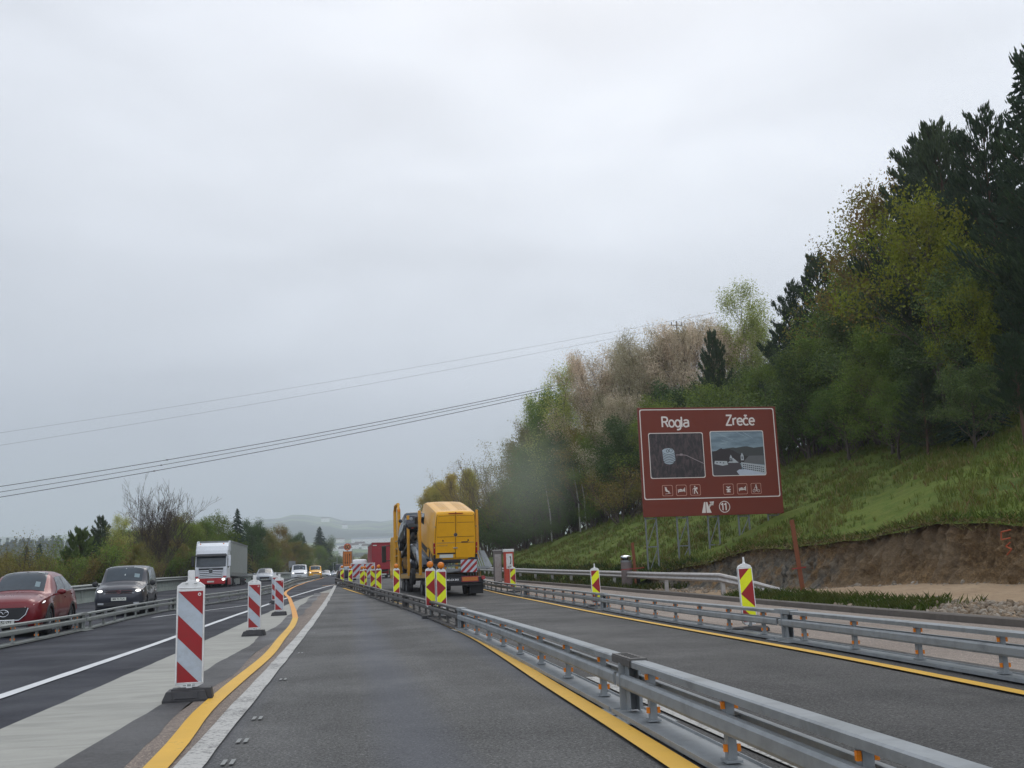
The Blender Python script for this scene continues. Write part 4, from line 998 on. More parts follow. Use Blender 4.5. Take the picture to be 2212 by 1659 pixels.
# litter bin
Y = 46.8; p = atY(1353, 1222, Y); g = ground_z(p[0], Y); zt = atY(1353, 1199, Y)[2]-g
r = empty('litter_bin', (p[0], Y, g)); tag(r, 'round concrete litter bin with a silver metal lid behind the old guardrail', 'litter bin'); hb = zt-.28
M['bin_conc'] = plain('exposed_aggregate_concrete', rgb(112, 102, 100), .9, 0, .35, 22, bmp=.5)
MB().lathe((0, 0, 0), [(.001, 0), (.22, 0), (.25, .06), (.255, hb), (.23, hb+.01), (.001, hb+.01)], 24).build('body', M['bin_conc'], r, smooth=35)
mb = MB(); mb.lathe((0, 0, hb), [(.26, -.05), (.265, .03), (.25, .04)], 24); mb.build('collar', M['galv'], r, smooth=35)
mb = MB(); mb.lathe((0, 0, hb+.15), [(.262, -.0), (.262, .05), (.2, .10), (.08, .125), (.001, .13)], 24); [mb.box((.24*cos(a), .24*sin(a), hb+.09), (.05, .05, .16), rz=a) for a in (.3, 1.87, 3.44, 5.0)]
mb.build('lid', M['chrome'], r, smooth=35); MB().lathe((0, 0, hb), [(.2, .0), (.2, .16)], 20).build('opening', M['black'], r)
# SOS telephone pillar and grey post
Y = 62; p = atY(1099, 1225, Y); g = ground_z(p[0], Y); zt = atY(1097, 1186.5, Y)[2]-g; w = .62
M['sos'] = plain('orange_pillar_paint', rgb(186, 66, 44), .45, 0, .1, 3, dirt=rgb(150, 60, 46), dirt_amt=.3)
r = empty('emergency_telephone', (p[0], Y, g)); tag(r, 'orange emergency telephone pillar with white top and a handset sign', 'emergency telephone')
MB().box((0, 0, (zt-.15)/2), (.58, .4, zt-.15)).build('pillar', M['sos'], r, bevel=.02)
MB().box((0, 0, zt-.08), (.64, .46, .17)).build('cap', M['beacon_frame'], r, bevel=.02)
q = MB().box((.02, -.205, zt-.72), (.38, .012, .9)).build('sign_face', M['beacon_frame'], r)
mb = MB(); pts = [(.02+.02+.07*sin(t), -.216, zt-.66+.24*cos(t)) for t in np.linspace(.35, 2.8, 9)]; mb.tube(pts, [.035, .04, .026, .022, .02, .022, .026, .04, .035], 8); mb.build('handset_symbol', M['sign_black'], q)
text_mesh('SOS', .17, 'lettering', M['sign_black'], q, (.02, -.214, zt-1.07), RX, bold=.004, sx=.8)
p = atY(1075, 1225, 64); g = ground_z(p[0], 64); zt = atY(1075, 1190, 64)[2]-g
r = empty('grey_cabinet', (p[0], 64, g)); tag(r, 'tall narrow weathered grey cabinet left of the telephone pillar', 'cabinet')
M['cab'] = plain('weathered_grey_paint', rgb(104, 100, 98), .7, 0, .15, 3); MB().box((0, 0, zt/2), (.5, .35, zt)).build('housing', M['cab'], r, bevel=.015); MB().box((0, 0, zt+.03), (.56, .42, .06)).build('roof', M['galv_old'], r, bevel=.01)
MB().box((.0, -.18, zt*.5), (.4, .012, zt*.8)).build('door', M['galv_old'], r)
# survey paint marks on the bank
M['survey'] = plain('orange_survey_paint', rgb(176, 84, 52), .8, 0, .2, 9)

# ================================================================== outer guardrail and parapet behind the left traffic
LG = smoothpath([(-15.2, 12), (-15.0, 24)]+[tuple(a) for a in ((-14.6, 36), (-14.4, 50), (-13.8, 70), (-13, 90), (-12, 110), (-10.5, 140), (-8.6, 180), (-7, 215))])
M['parapet'] = plain('pale_greenish_concrete', rgb(142, 150, 144), .85, 0, .12, 1.2, dirt=rgb(104, 114, 106), dirt_amt=.7, obj=False)
def parapet(ya, yb, label):
    o0 = Vector((at(LG, ya), ya, zr(ya))); r = empty('parapet_wall', o0); tag(r, label, 'parapet wall', 'pale parapet sections behind the left traffic')
    ys_ = list(np.arange(ya, yb, 2.))+[yb-.02]; mb = MB(); rb = []; rr_ = []
    for y in ys_:
        x = at(LG, y); z = zr(y); c = Vector((x, y, z))-o0
        rb.append([c+Vector(a) for a in ((.2, 0, -.1), (.12, 0, .25), (.1, 0, .72), (-.1, 0, .72), (-.1, 0, -.1))])
        rr_.append([c+Vector((-dx+.2, 0, .66+zz)) for dx, zz in wprof()])
    mb.loft(rb); mb.build('wall', M['parapet'], r); MB().loft(rr_).build('top_beam', M['galv_pale'], r, smooth=40)
    for y in ys_[::2]:
        c = Vector((at(LG, y), y, zr(y)))-o0; MB().box((c.x+.13, c.y, c.z+.62), (.06, .08, .62)).build('post', M['galv_pale'], r)
for (a, b, l) in ((10, 34, 'pale parapet section behind the red car'), (34, 58, 'pale parapet section behind the dark van'), (58, 84, 'pale parapet section left of the lorry'), (84, 112, 'pale parapet section behind the lorry'), (112, 145, 'pale parapet section behind the white van'), (145, 200, 'farthest pale parapet section at the bend')): parapet(a, b, l)
# ================================================================== vehicles
# local axes: +X forward, +Y left, +Z up, origin on the road under the centre
def cr(p0, p1, p2, p3, t, k=.5):
    m1 = (p2-p0)*k*.8; m2 = (p3-p1)*k*.8; return p1*(2*t**3-3*t*t+1)+m1*(t**3-2*t*t+t)+p2*(-2*t**3+3*t*t)+m2*(t**3-t*t)
class Body:
    # stations: (x, zl, wl, zm, wm, zb, wb, zt, wt, crown)
    def __init__(s, st, wheels=(), wr=.36): s.st = np.array(st, float); s.wheels = wheels; s.wr = wr
    def sec(s, u):
        n = len(s.st); i = int(min(max(0, math.floor(u)), n-2)); t = u-i; P = s.st
        return cr(P[max(0, i-1)], P[i], P[i+1], P[min(n-1, i+2)], t)
    def pt(s, u, v):
        q = s.sec(u); x, zl, wl, zm, wm, zb, wb, zt, wt, crn = q
        sgn = 1 if v >= 0 else -1; v = abs(v)
        for wx in s.wheels:
            d = abs(x-wx)
            if d < s.wr: zl = max(zl, s.wr*.0+sqrt(s.wr**2-d*d)+s.wr*.86 if False else sqrt(max(0, s.wr**2-d*d))+.32)
        zl = min(zl, zb-.08); zm = max(zm, zl+.03) if zm < zb else zm
        zm = min(zm, zb-.03)
        rows = [(0, zl+.04), (wl*.9, zl+.0), (wl, zl+.05), (wm, zm), (wb, zb), (wt+.02, zt-.05), (wt-.09, zt), (wt*.5, zt+crn*.8), (0, zt+crn)]
        i = int(min(math.floor(v), 7)); t = v-i; a, b = rows[i], rows[i+1]
        if 2 <= i <= 3:    # rounded flank
            p0 = rows[i-1] if i > 2 else rows[2]; p3 = rows[i+2] if i < 3 else rows[4]
            y = cr(p0[0], a[0], b[0], p3[0], t); z = a[1]+(b[1]-a[1])*t
        else: y = a[0]+(b[0]-a[0])*t; z = a[1]+(b[1]-a[1])*t
        if i == 4: y += .03*sin(pi*t)    # tumblehome bulge
        return Vector((x, sgn*y, z))
    def off(s, u, v, d):
        e = .02; a = s.pt(min(u+e, len(s.st)-1), v)-s.pt(max(u-e, 0), v)
        sg = 1 if v >= 0 else -1
        b = s.pt(u, v+e)-s.pt(u, v-e) if abs(v) > e*2 else Vector((0, 1, 0)); n = a.cross(b)
        if n.length < 1e-9: return s.pt(u, v)
        n.normalize(); c = s.pt(u, v); mid = Vector((c.x, 0, .8))
        if n.dot(c-mid) < 0: n = -n
        return c+n*d
    def shell(s, name, mat, parent, du=6, nv=(2, 1, 1, 3, 3, 4, 1, 2)):
        vs = [0.]
        for i, k in enumerate(nv): vs += [i+(j+1)/k for j in range(k)]
        full = [-v for v in reversed(vs[1:])]+vs      # -8..8 ; bottom centre at 0, roof centre at +-8
        us = np.linspace(0, len(s.st)-1, (len(s.st)-1)*du+1)
        mb = MB(); rings = [[s.pt(u, v) for v in full[1:]] for u in us]
        mb.loft(rings, 0, True, True); return mb.build(name, mat, parent, smooth=42)
    def patch(s, name, mat, parent, u0, u1, v0, v1, d=.006, nu=8, nv=4, shape=None, thick=True):
        rings = []
        for i in range(nu+1):
            r_ = []
            for j in range(nv+1):
                a = i/nu; b = j/nv
                u, v = (shape(a, b) if shape else (u0+(u1-u0)*a, v0+(v1-v0)*b)); r_.append(s.off(u, v, d))
            rings.append(r_)
        mb = MB(); mb.loft(rings, 0, False, False); return mb.build(name, mat, parent, smooth=50)
def wheel(parent, x, y, r, w=.22, spokes=5, steel=False, name='wheel'):
    sgn = 1 if y > 0 else -1
    mb = MB(); mb.lathe((x, y, r), [(r*.62, -w/2), (r*.9, -w/2), (r, -w/2+.03), (r, w/2-.03), (r*.9, w/2), (r*.62, w/2), (r*.60, 0), (r*.62, -w/2)], 28, 'Y')
    wo_ = mb.build(name, M['tyre'], parent, smooth=40)
    mb = MB(); yo = y+sgn*w*.36; mb.lathe((x, yo, r), [(r*.64, sgn*.02), (r*.60, sgn*.012), (r*.58, -sgn*.04)], 28, 'Y', 0); mb.lathe((x, yo-sgn*.05, r), [(.001, 0), (r*.6, 0)], 24, 'Y', 1)
    for k in range(spokes):
        a = k*2*pi/spokes+.3; mb.bar((x, yo, r), (x+r*.6*cos(a), yo, r+r*.6*sin(a)), .06 if not steel else .12, .02, 0, up=(0, 1, 0))
    mb.lathe((x, yo, r), [(.001, sgn*.015), (.05, sgn*.012), (.06, -sgn*.02)], 14, 'Y', 0)
    mb.build('rim', [M['rim'] if not steel else M['galv'], M['dark']], wo_, smooth=40); return wo_
def car_base(B, root, wheels, hw, r, w=.22, **k):
    MB().box(((wheels[0]+wheels[1])/2, 0, .42), (wheels[0]-wheels[1]+1.0, hw*1.75, .34)).build('underbody', M['black'], root)
    for x in wheels:
        for s_ in (1, -1): wheel(root, x, s_*(hw-w/2-.0), r, w, **k)
def badge_vw(parent, x, y, z, r, face=1):
    mb = MB(); mb.lathe((x, y, z), [(r*.82, 0), (r, 0), (r, -.02*face)], 24, 'X', 0); mb.lathe((x-.004*face, y, z), [(.001, 0), (r*.84, 0)], 20, 'X', 1)
    for pts in (((-.42, .78), (0, .08), (.42, .78)), ((-.74, .45), (-.38, -.62), (0, .02), (.38, -.62), (.74, .45))):
        for a, b in zip(pts, pts[1:]): mb.bar((x, y+a[0]*r, z+a[1]*r), (x, y+b[0]*r, z+b[1]*r), .012, r*.16, 0, up=(1, 0, 0))
    return mb.build('round_badge', [M['chrome'], M['dark']], parent)
def plate(parent, x, y, z, txt, face=1, w=.52, h=.115):
    p_ = MB().box((x, y, z), (.012, w, h)).build('number_plate', M['plate'], parent)
    text_mesh(txt, h*.88, 'plate_number', M['plate_txt'], p_, (x+face*.009, y, z), (pi/2, 0, pi/2*face), bold=.002, sx=.82); return p_
def place(root, x, y, heading, z=None, pitch=0):
    root.location = (x, y, zr(y) if z is None else z); root.rotation_euler = (0, -pitch, heading); return root
def paint(name, col, metal=.3, coat=1.0, rough=.32): return plain(name, col, rough, metal*.6, .06, 1.5, coat=coat*.45, spec=.35, dirt=tuple(c*.7 for c in col[:3])+(1,), dirt_amt=.3)
M['red_paint'] = paint('deep_red_car_paint', rgb(108, 10, 22), .3); M['grey_paint'] = paint('dark_grey_car_paint', rgb(52, 54, 62), .3)
M['white_car'] = paint('white_car_paint', rgb(222, 225, 228), 0); M['yellow_car'] = paint('yellow_van_paint', rgb(228, 166, 18), 0, .6, .4)
M['silver_car'] = paint('silver_car_paint', rgb(160, 166, 174), .5); M['navy_car'] = paint('dark_navy_car_paint', rgb(34, 38, 50), .3)
M['visor'] = plain('pale_visor_behind_glass', rgb(176, 184, 184), .6, 0, .05, 3); M['painted_glare'] = plain('blurred_dashboard_glare', rgb(112, 130, 136), .6, 0, .3, 8)  # second material: dashboard glare painted as a pale patch on the windscreen
SUVST = [(2.28, .36, .50, .55, .62, .74, .60, .80, .46, .02), (2.24, .26, .66, .52, .76, .78, .72, .86, .58, .02), (2.08, .23, .80, .55, .87, .86, .80, .93, .66, .03), (1.75, .23, .84, .58, .91, .93, .84, 1.0, .68, .04), (1.35, .24, .85, .6, .92, .98, .86, 1.05, .69, .05),
         (.98, .24, .85, .6, .92, 1.01, .86, 1.10, .69, .05), (.30, .24, .85, .6, .92, 1.03, .86, 1.53, .62, .05), (-.02, .24, .85, .6, .92, 1.04, .86, 1.615, .60, .04), (-.6, .24, .85, .6, .92, 1.06, .86, 1.65, .59, .03), (-1.3, .24, .85, .6, .92, 1.09, .86, 1.62, .57, .03),
         (-1.75, .25, .84, .6, .92, 1.11, .85, 1.53, .54, .03), (-2.1, .28, .82, .6, .90, 1.08, .82, 1.22, .60, .03), (-2.24, .36, .76, .6, .86, .96, .78, 1.0, .60, .02), (-2.28, .40, .70, .6, .80, .90, .74, .94, .56, .02)]
def make_suv(name, label, paintm, cat='car', txt='DR RL-293', grp='oncoming cars and vans'):
    r = empty(name); tag(r, label, cat, grp); B = Body(SUVST, (1.37, -1.34), .42); B.shell('body', paintm, r)
    car_base(B, r, (1.37, -1.34), .90, .36)
    wsd = B.patch('windscreen', M['glass_light'], r, 5.08, 6.85, 5.75, 8, .008, 8, 6); B.patch('windscreen', M['glass_light'], r, 5.08, 6.85, -8, -5.75, .0081, 8, 6)
    for s in (1, -1):
        B.patch('side_window', M['glass'], r, 0, 0, 0, 0, .007, 8, 4, lambda a, b: (6.05+(.35 if b > .5 else 0)*0+a*1.95-.55*(1-a)*(1-b), s*(4.12+.74*b*(min(1, .35+a*2)))))
        B.patch('side_window', M['glass'], r, 8.08, 9.05, s*4.12, s*4.86, .007); B.patch('side_window', M['glass'], r, 0, 0, 0, 0, .007, 6, 4, lambda a, b: (9.12+a*.8*(1-.25*b), s*(4.14+.70*b*(1-.5*a))))
        f_ = B.patch('front_door', paintm, r, 5.9, 8.02, s*2.3, s*4.05, .006, 10, 6); MB().bar(B.off(7.7, s*3.75, .02), B.off(8.0, s*3.76, .02), .02, .03).build('handle', paintm, f_)
        f_ = B.patch('rear_door', paintm, r, 8.05, 9.3, s*2.3, s*4.05, .0061, 10, 6); MB().bar(B.off(9.0, s*3.78, .02), B.off(9.25, s*3.8, .02), .02, .03).build('handle', paintm, f_)
        B.patch('sill_trim', M['dark'], r, 4.9, 9.4, s*1.9, s*2.35, .012, 12, 2)
        for wx, uu in ((1.37, 0), (-1.34, 0)):
            mb = MB(); pts = [(wx+.47*cos(a), s*.925, .36+.47*sin(a)) for a in np.linspace(-.25, pi+.25, 15)]; rings = []
            for a in np.linspace(-.3, pi+.3, 17): c_, sn = cos(a), sin(a); rings.append([(wx+.40*c_, s*.90, .34+.40*sn), (wx+.40*c_, s*.93, .34+.40*sn), (wx+.475*c_, s*.928, .34+.475*sn), (wx+.475*c_, s*.88, .34+.475*sn)])
            mb.loft(rings); mb.build('wheel_arch_trim', M['dark'], r, smooth=40)
        h = MB(); h.loft([[(2.10, s*.50, .735), (2.10, s*.50, .765), (2.2, s*.50, .765), (2.262, s*.50, .735)], [(2.0, s*.62, .74), (2.0, s*.62, .80), (2.14, s*.62, .80), (2.235, s*.62, .745)], [(1.9, s*.74, .77), (1.9, s*.74, .85), (1.99, s*.76, .85), (2.135, s*.77, .775)], [(1.75, s*.84, .83), (1.75, s*.84, .885), (1.78, s*.875, .885), (1.88, s*.88, .84)]])
        hl = h.build('headlight', M['headlight'], r, smooth=40); MB().tube([(2.268, s*.49, .735), (2.25, s*.60, .73), (2.20, s*.69, .745), (2.13, s*.775, .775)], .014, 6).build('lit_strip', M['headlit'], hl)
        MB().ball((2.20, s*.66, .785), .045, 10, 6, 0, (1, 1.5, .7)).build('lit_lens', M['headlit'], hl)
        mb = MB(); mb.ball((.72, s*1.03, 1.09), .12, 14, 8, 0, (.62, 1.0, .62)); mb.bar((.80, s*.86, 1.02), (.74, s*.98, 1.05), .08, .05); mb.build('door_mirror', paintm, r, smooth=60)
        B.patch('tail_light', M['tail'], r, 10.9, 12.3, s*3.55, s*4.0, .01, 6, 3)
    mb = MB(); mb.prism([(-.56, .73), (.56, .73), (.50, .56), (.36, .43), (-.36, .43), (-.50, .56)], 2.24, 2.292, 'X'); g_ = mb.build('grille', M['dark'], r)
    mb = MB(); P_ = [(2.296, -.58, .72), (2.298, -.52, .55), (2.30, -.37, .42), (2.30, .37, .42), (2.298, .52, .55), (2.296, .58, .72)]; mb.tube(P_, .014, 6); mb.build('grille_trim', M['chrome'], g_)
    # winged oval emblem
    mb = MB(); c = (2.30, 0, .60); P_ = [(2.302, .115*cos(a), .60+.085*sin(a)) for a in np.linspace(0, 2*pi, 21)]; mb.tube(P_, .009, 6); mb.tube([(2.302, -.10, .635), (2.302, -.045, .63), (2.302, 0, .575), (2.302, .045, .63), (2.302, .10, .635)], .009, 6); mb.build('emblem', M['chrome'], g_)
    mb = MB(); mb.box((2.26, 0, .31), (.06, 1.15, .13)); mb.build('lower_intake', M['dark'], r)
    for s in (1, -1): MB().box((2.235, s*.62, .36), (.05, .34, .04)).build('bumper_blade', paintm, r)
    plate(r, 2.30, 0, .385, txt)
    for s in (1, -1): B.patch('sun_visor', M['visor'], r, 6.30, 6.52, s*6.25, s*7.0, .013, 3, 4)
    B.patch('dashboard_glare', M['painted_glare'], r, 5.3, 5.55, 6.4, 6.9, .012, 3, 4); B.patch('rear_view_mirror', M['dark'], r, 6.45, 6.62, 7.8, 8, .014, 2, 2); return r
s_ = make_suv('suv', 'dark red metallic five-door sport utility car at the left edge', M['red_paint'])
p = GP(80, 1372); place(s_, -8.75, 30.3, rad(-90)+rad(3))
# ---- small van
CADST = [(2.20, .34, .56, .55, .70, .82, .70, .90, .56, .01), (2.14, .26, .72, .55, .82, .88, .78, .96, .64, .02), (1.95, .22, .82, .58, .88, .96, .83, 1.04, .68, .03), (1.55, .22, .85, .6, .90, 1.04, .85, 1.12, .70, .04), (1.12, .22, .85, .6, .90, 1.08, .86, 1.20, .71, .05),
         (.55, .22, .85, .6, .90, 1.10, .86, 1.66, .72, .05), (.25, .22, .85, .6, .90, 1.10, .86, 1.78, .73, .04), (-.5, .22, .85, .6, .90, 1.11, .86, 1.83, .73, .03), (-1.5, .22, .85, .6, .90, 1.11, .86, 1.82, .73, .03), (-2.0, .24, .84, .6, .90, 1.11, .86, 1.76, .72, .03), (-2.17, .28, .82, .6, .88, 1.1, .85, 1.5, .66, .02), (-2.2, .34, .78, .6, .84, 1.05, .82, 1.3, .66, .02)]
def make_van(name, label, pm, txt='MB 71-TLN', side_glass=False, grp='oncoming cars and vans', scl=1, lit=True, vw=True, rear=False):
    r = empty(name); tag(r, label, 'van', grp); B = Body(CADST, (1.36, -1.33), .40); B.shell('body', pm, r); car_base(B, r, (1.36, -1.33), .88, .33, steel=True)
    B.patch('windscreen', M['glass_light'], r, 4.1, 5.75, 5.78, 8, .008, 8, 6); B.patch('windscreen', M['glass_light'], r, 4.1, 5.75, -8, -5.78, .0081, 8, 6)
    for s in (1, -1):
        f_ = B.patch('front_door', pm, r, 4.75, 6.95, s*2.1, s*4.05, .006, 10, 6); MB().bar(B.off(6.6, s*3.7, .02), B.off(6.85, s*3.7, .02), .02, .03).build('handle', M['dark'], f_)
        B.patch('side_window', M['glass'], r, 0, 0, 0, 0, .007, 8, 4, lambda a, b: (5.0+a*1.9-.55*(1-a)*(1-b)+.12, s*(4.10+.76*b*min(1, .4+a*2))))
        f_ = B.patch('sliding_door' if s == 1 else 'side_panel', pm, r, 7.02, 8.0, s*2.1, s*4.9, .006, 8, 8)
        if side_glass: B.patch('rear_side_window', M['glass'], r, 7.1, 8.6, s*4.1, s*4.86, .009)
        B.patch('side_moulding', M['dark'], r, 4.9, 8.9, s*2.72, s*2.86, .01, 12, 1)
        h = MB(); h.loft([[(2.05, s*.47, .80), (2.05, s*.47, .90), (2.12, s*.47, .93), (2.215, s*.47, .80)], [(1.95, s*.66, .80), (1.95, s*.66, .97), (2.02, s*.66, .98), (2.185, s*.66, .80)], [(1.7, s*.80, .86), (1.7, s*.80, 1.02), (1.76, s*.83, 1.02), (2.03, s*.85, .85)]])
        hl = h.build('headlight', M['headlight'], r, smooth=40)
        if lit: MB().ball((2.11, s*.64, .875), .10, 12, 8, 0, (.9, 1.3, .62)).build('lit_lens', M['headlit'], hl)
        mb = MB(); mb.ball((.95, s*1.03, 1.16), .13, 14, 8, 0, (.5, .85, .8)); mb.bar((1.0, s*.86, 1.10), (.96, s*.98, 1.12), .08, .05); mb.build('door_mirror', M['dark'], r, smooth=60)
        MB().box((2.225, s*.62, .44), (.02, .2, .06)).build('fog_lamp', M['headlight'], r)
    mb = MB(); mb.prism([(-.47, .93), (.47, .93), (.46, .80), (-.46, .80)], 2.12, 2.222, 'X'); g_ = mb.build('grille', M['dark'], r)
    for z in (.90, .815): MB().box((2.226, 0, z), (.012, .92, .012)).build('grille_bar', M['chrome'], g_)
    if vw: badge_vw(g_, 2.235, 0, .86, .075)
    MB().box((2.205, 0, .42), (.05, 1.5, .14)).build('lower_bumper', M['dark'], r)
    B.patch('sun_visor', M['visor'], r, 5.28, 5.48, 6.3, 7.2, .013, 3, 4); B.patch('dashboard_glare', M['painted_glare'], r, 4.35, 4.6, 6.3, 7.0, .012, 3, 4)
    for u_ in (4.45, 5.0): B.patch('windscreen_sticker', M['visor'], r, u_, u_+.1, 7.9, 8, .013, 2, 2)
    plate(r, 2.225, 0, .60, txt)
    return r
v = make_van('small_van', 'dark grey panel van with lit headlights behind the red car', M['grey_paint']); place(v, -8.55, 42.3, rad(-90)+rad(4))
v = make_van('small_van', 'white panel van in the oncoming queue beside the yellow one', M['white_car'], 'MB 26-KLP', vw=False); place(v, atY(645, 1245, 116)[0], 118, rad(-90)+rad(2), z=atY(645, 1256, 116)[2]-.0)
v = make_van('small_van', 'yellow delivery van in the oncoming queue beyond the white one', M['yellow_car'], 'LJ 84-ENA', vw=False); v.scale = (1, 1.02, 1.02); place(v, atY(680, 1245, 148)[0], 150, rad(-90)+rad(2), z=atY(680, 1251, 148)[2])
# ---- saloon / estate car
SALST = [(2.25, .34, .5, .5, .66, .66, .62, .70, .5, .01), (2.18, .24, .70, .5, .80, .70, .74, .76, .6, .02), (1.9, .2, .80, .5, .87, .78, .80, .85, .66, .03), (1.35, .2, .82, .5, .89, .86, .82, .93, .68, .04), (.95, .2, .82, .5, .89, .90, .82, .98, .68, .04),
         (.2, .2, .82, .5, .89, .92, .82, 1.36, .60, .04), (-.1, .2, .82, .5, .89, .92, .82, 1.43, .58, .04), (-.7, .2, .82, .5, .89, .94, .82, 1.46, .57, .03), (-1.3, .2, .82, .5, .89, .95, .82, 1.40, .56, .03), (-1.75, .22, .81, .5, .88, .95, .80, 1.2, .56, .03), (-2.1, .24, .78, .5, .86, .92, .78, 1.0, .6, .02), (-2.22, .34, .7, .5, .8, .86, .74, .92, .58, .02)]
def make_car(name, label, pm, grp='oncoming cars and vans', lit=True, txt='LJ 25-PNA'):
    r = empty(name); tag(r, label, 'car', grp); B = Body(SALST, (1.37, -1.33), .38); B.shell('body', pm, r, 5); car_base(B, r, (1.37, -1.33), .87, .32)
    B.patch('windscreen', M['glass_light'], r, 4.1, 5.85, 5.78, 8, .008, 8, 6); B.patch('windscreen', M['glass_light'], r, 4.1, 5.85, -8, -5.78, .0081, 8, 6)
    for s in (1, -1):
        B.patch('side_window', M['glass'], r, 0, 0, 0, 0, .007, 8, 4, lambda a, b: (5.05+a*1.7-.5*(1-a)*(1-b), s*(4.12+.74*b*min(1, .35+a*2)))); B.patch('side_window', M['glass'], r, 6.85, 8.3, s*4.12, s*4.84, .007)
        B.patch('headlight', M['headlit'] if lit else M['headlight'], r, 1.15, 1.9, s*3.45, s*3.98, .014, 5, 3)
        mb = MB(); mb.ball((.66, s*1.0, .97), .11, 12, 8, 0, (.6, 1, .65)); mb.bar((.70, s*.82, .92), (.67, s*.94, .94), .08, .05); mb.build('door_mirror', pm, r, smooth=60)
        B.patch('tail_light', M['tail'], r, 9.4, 10.6, s*3.5, s*3.98, .012, 5, 3)
    mb = MB(); mb.prism([(-.46, .66), (.46, .66), (.40, .5), (-.40, .5)], 2.18, 2.262, 'X'); mb.build('grille', M['dark'], r)
    MB().box((2.23, 0, .31), (.05, 1.2, .12)).build('lower_intake', M['dark'], r); plate(r, 2.27, 0, .42, txt); return r
c = make_car('silver_car', 'silver car with lit headlights between the second and third striped beacons', M['silver_car']); place(c, atY(569, 1240, 98)[0], 100, rad(-90)+rad(3), z=atY(569, 1262, 98)[2]); c.name = 'parked_car' if False else 'car'
c2 = make_car('car', 'far silver car behind the yellow van in the oncoming queue', M['silver_car'], txt='CE 60-MJK'); place(c2, atY(704, 1240, 178)[0], 178, rad(-90), z=atY(704, 1250.5, 176)[2])
c3 = make_car('car', 'farthest pale blue grey car before the spray-hidden lorry', M['silver_car'], txt='KP 41-VDR'); place(c3, atY(724, 1240, 215)[0], 216, rad(-90), z=atY(724, 1248, 214)[2])
c4 = make_car('car', 'dark car in the merging lane by the farthest amber lamp', M['navy_car'], 'traffic ahead beyond the barrier end', False, 'GO 73-BSC'); place(c4, atY(748, 1250, 100)[0], 102, rad(93))
v = make_van('small_van', 'white van ahead, seen from behind beside the red trailer', M['white_car'], 'NM 15-RTZ', grp='traffic ahead beyond the barrier end', lit=False, vw=False); place(v, atY(776, 1250, 125)[0], 127, rad(90), z=zr(127)-.1); v.scale = (1.3, 1.2, 1.25)

# ---- lorries
M['curtain'] = plain('grey_trailer_curtain', rgb(150, 156, 152), .6, 0, .05, .6, dirt=rgb(128, 134, 130), dirt_amt=.4)
M['curtain_red'] = plain('dark_red_trailer_panel', rgb(150, 28, 40), .55, 0, .06, .6, dirt=rgb(120, 26, 36), dirt_amt=.4)
M['lorry_white'] = paint('white_lorry_paint', rgb(224, 228, 234), 0, .5, .4); M['lorry_red'] = paint('red_lorry_paint', rgb(176, 34, 42), 0, .6)
def trailer(r, x1, L, h, w, side, rearm, stripe=True, z0=1.15):
    # x1 = front of the box
    mb = MB(); mb.box((x1-L/2, 0, (z0+h)/2), (L, w, h-z0)); b_ = mb.build('trailer_box', side, r, bevel=.02)
    mb = MB()
    for s in (1, -1): mb.box((x1-L/2, s*(w/2+.012), h-.07), (L, .03, .14)); mb.box((x1-L/2, s*(w/2+.012), z0+.05), (L, .03, .12))
    mb.box((x1+.01, 0, h-.09), (.05, w+.04, .18)); mb.build('frame_rails', M['galv'], b_)
    mb = MB()
    for s in (1, -1):
        for k in range(22): mb.box((x1-.4-k*(L-.8)/21, s*(w/2+.016), z0+.2), (.03, .014, .2))
    mb.build('curtain_straps', M['galv_dirty'], b_)
    MB().box((x1-L/2, 0, z0-.1), (L-.4, .9, .2)).build('chassis', M['dark'], r)
    for k in range(3):
        for s in (1, -1): wheel(r, x1-L+2.2+k*1.3, s*(w/2-.2), .5, .36, steel=True)
    for s in (1, -1): MB().box((x1-L*.45, s*(w/2-.1), .72), (3.4, .05, .5)).build('side_guard', M['galv_pale'], r)
    for s in (1, -1): MB().box((x1-L+.02, s*.95, .85), (.06, .42, .14)).build('tail_light', M['tail'], r)
    MB().box((x1-L+.1, 0, .55), (.1, w-.1, .16)).build('rear_bumper', M['dark'], r)
r = empty('articulated_lorry'); tag(r, 'white and red articulated lorry with a grey curtain trailer in the oncoming lane', 'lorry', None)
mb = MB()  # cab, front at x=0 looking +X
prof = [(-2.25, .95), (-.08, .95), (-.02, 1.2), (0, 1.75), (-.06, 2.0), (-.26, 2.95), (-.35, 3.2), (-.62, 3.55), (-1.3, 3.82), (-2.25, 3.86)]
mb.prism(prof, -1.24, 1.24, 'Y'); cab = mb.build('cab', M['lorry_white'], r, bevel=.09, seg=3)
ws = MB(); ws.loft([[(.012, y, 1.92), (-.235, y, 2.92)] for y in np.linspace(-1.14, 1.14, 9)], 0, False, False)
w_ = ws.build('windscreen', M['glass_light'], r)
for v_ in w_.data.vertices: v_.co.x += .02-(.10*(abs(v_.co.y)/1.2)**4)+.055
mb = MB(); mb.loft([[(-.20, y, 2.86), (.14, y, 2.80), (.16, y, 2.72), (-.18, y, 2.80)] for y in np.linspace(-1.2, 1.2, 5)]); mb.build('sun_visor', M['dark'], r)
mb = MB(); mb.prism([(-1.10, .55), (1.10, .55), (1.2, 1.15), (.98, 1.18), (.92, 1.0), (-.92, 1.0), (-.98, 1.18), (-1.2, 1.15)], -.02, .10, 'X'); mb.build('bumper', M['lorry_red'], r, bevel=.03)
mb = MB(); mb.prism([(-.95, 1.80), (.95, 1.80), (.78, .98), (-.78, .98)], .0, .05, 'X'); g_ = mb.build('grille', M['dark'], r)
for k in range(5): MB().box((.075, 0, 1.06+k*.135), (.04, 1.62+k*.05, .075)).build('grille_bar', M['lorry_white'], g_)
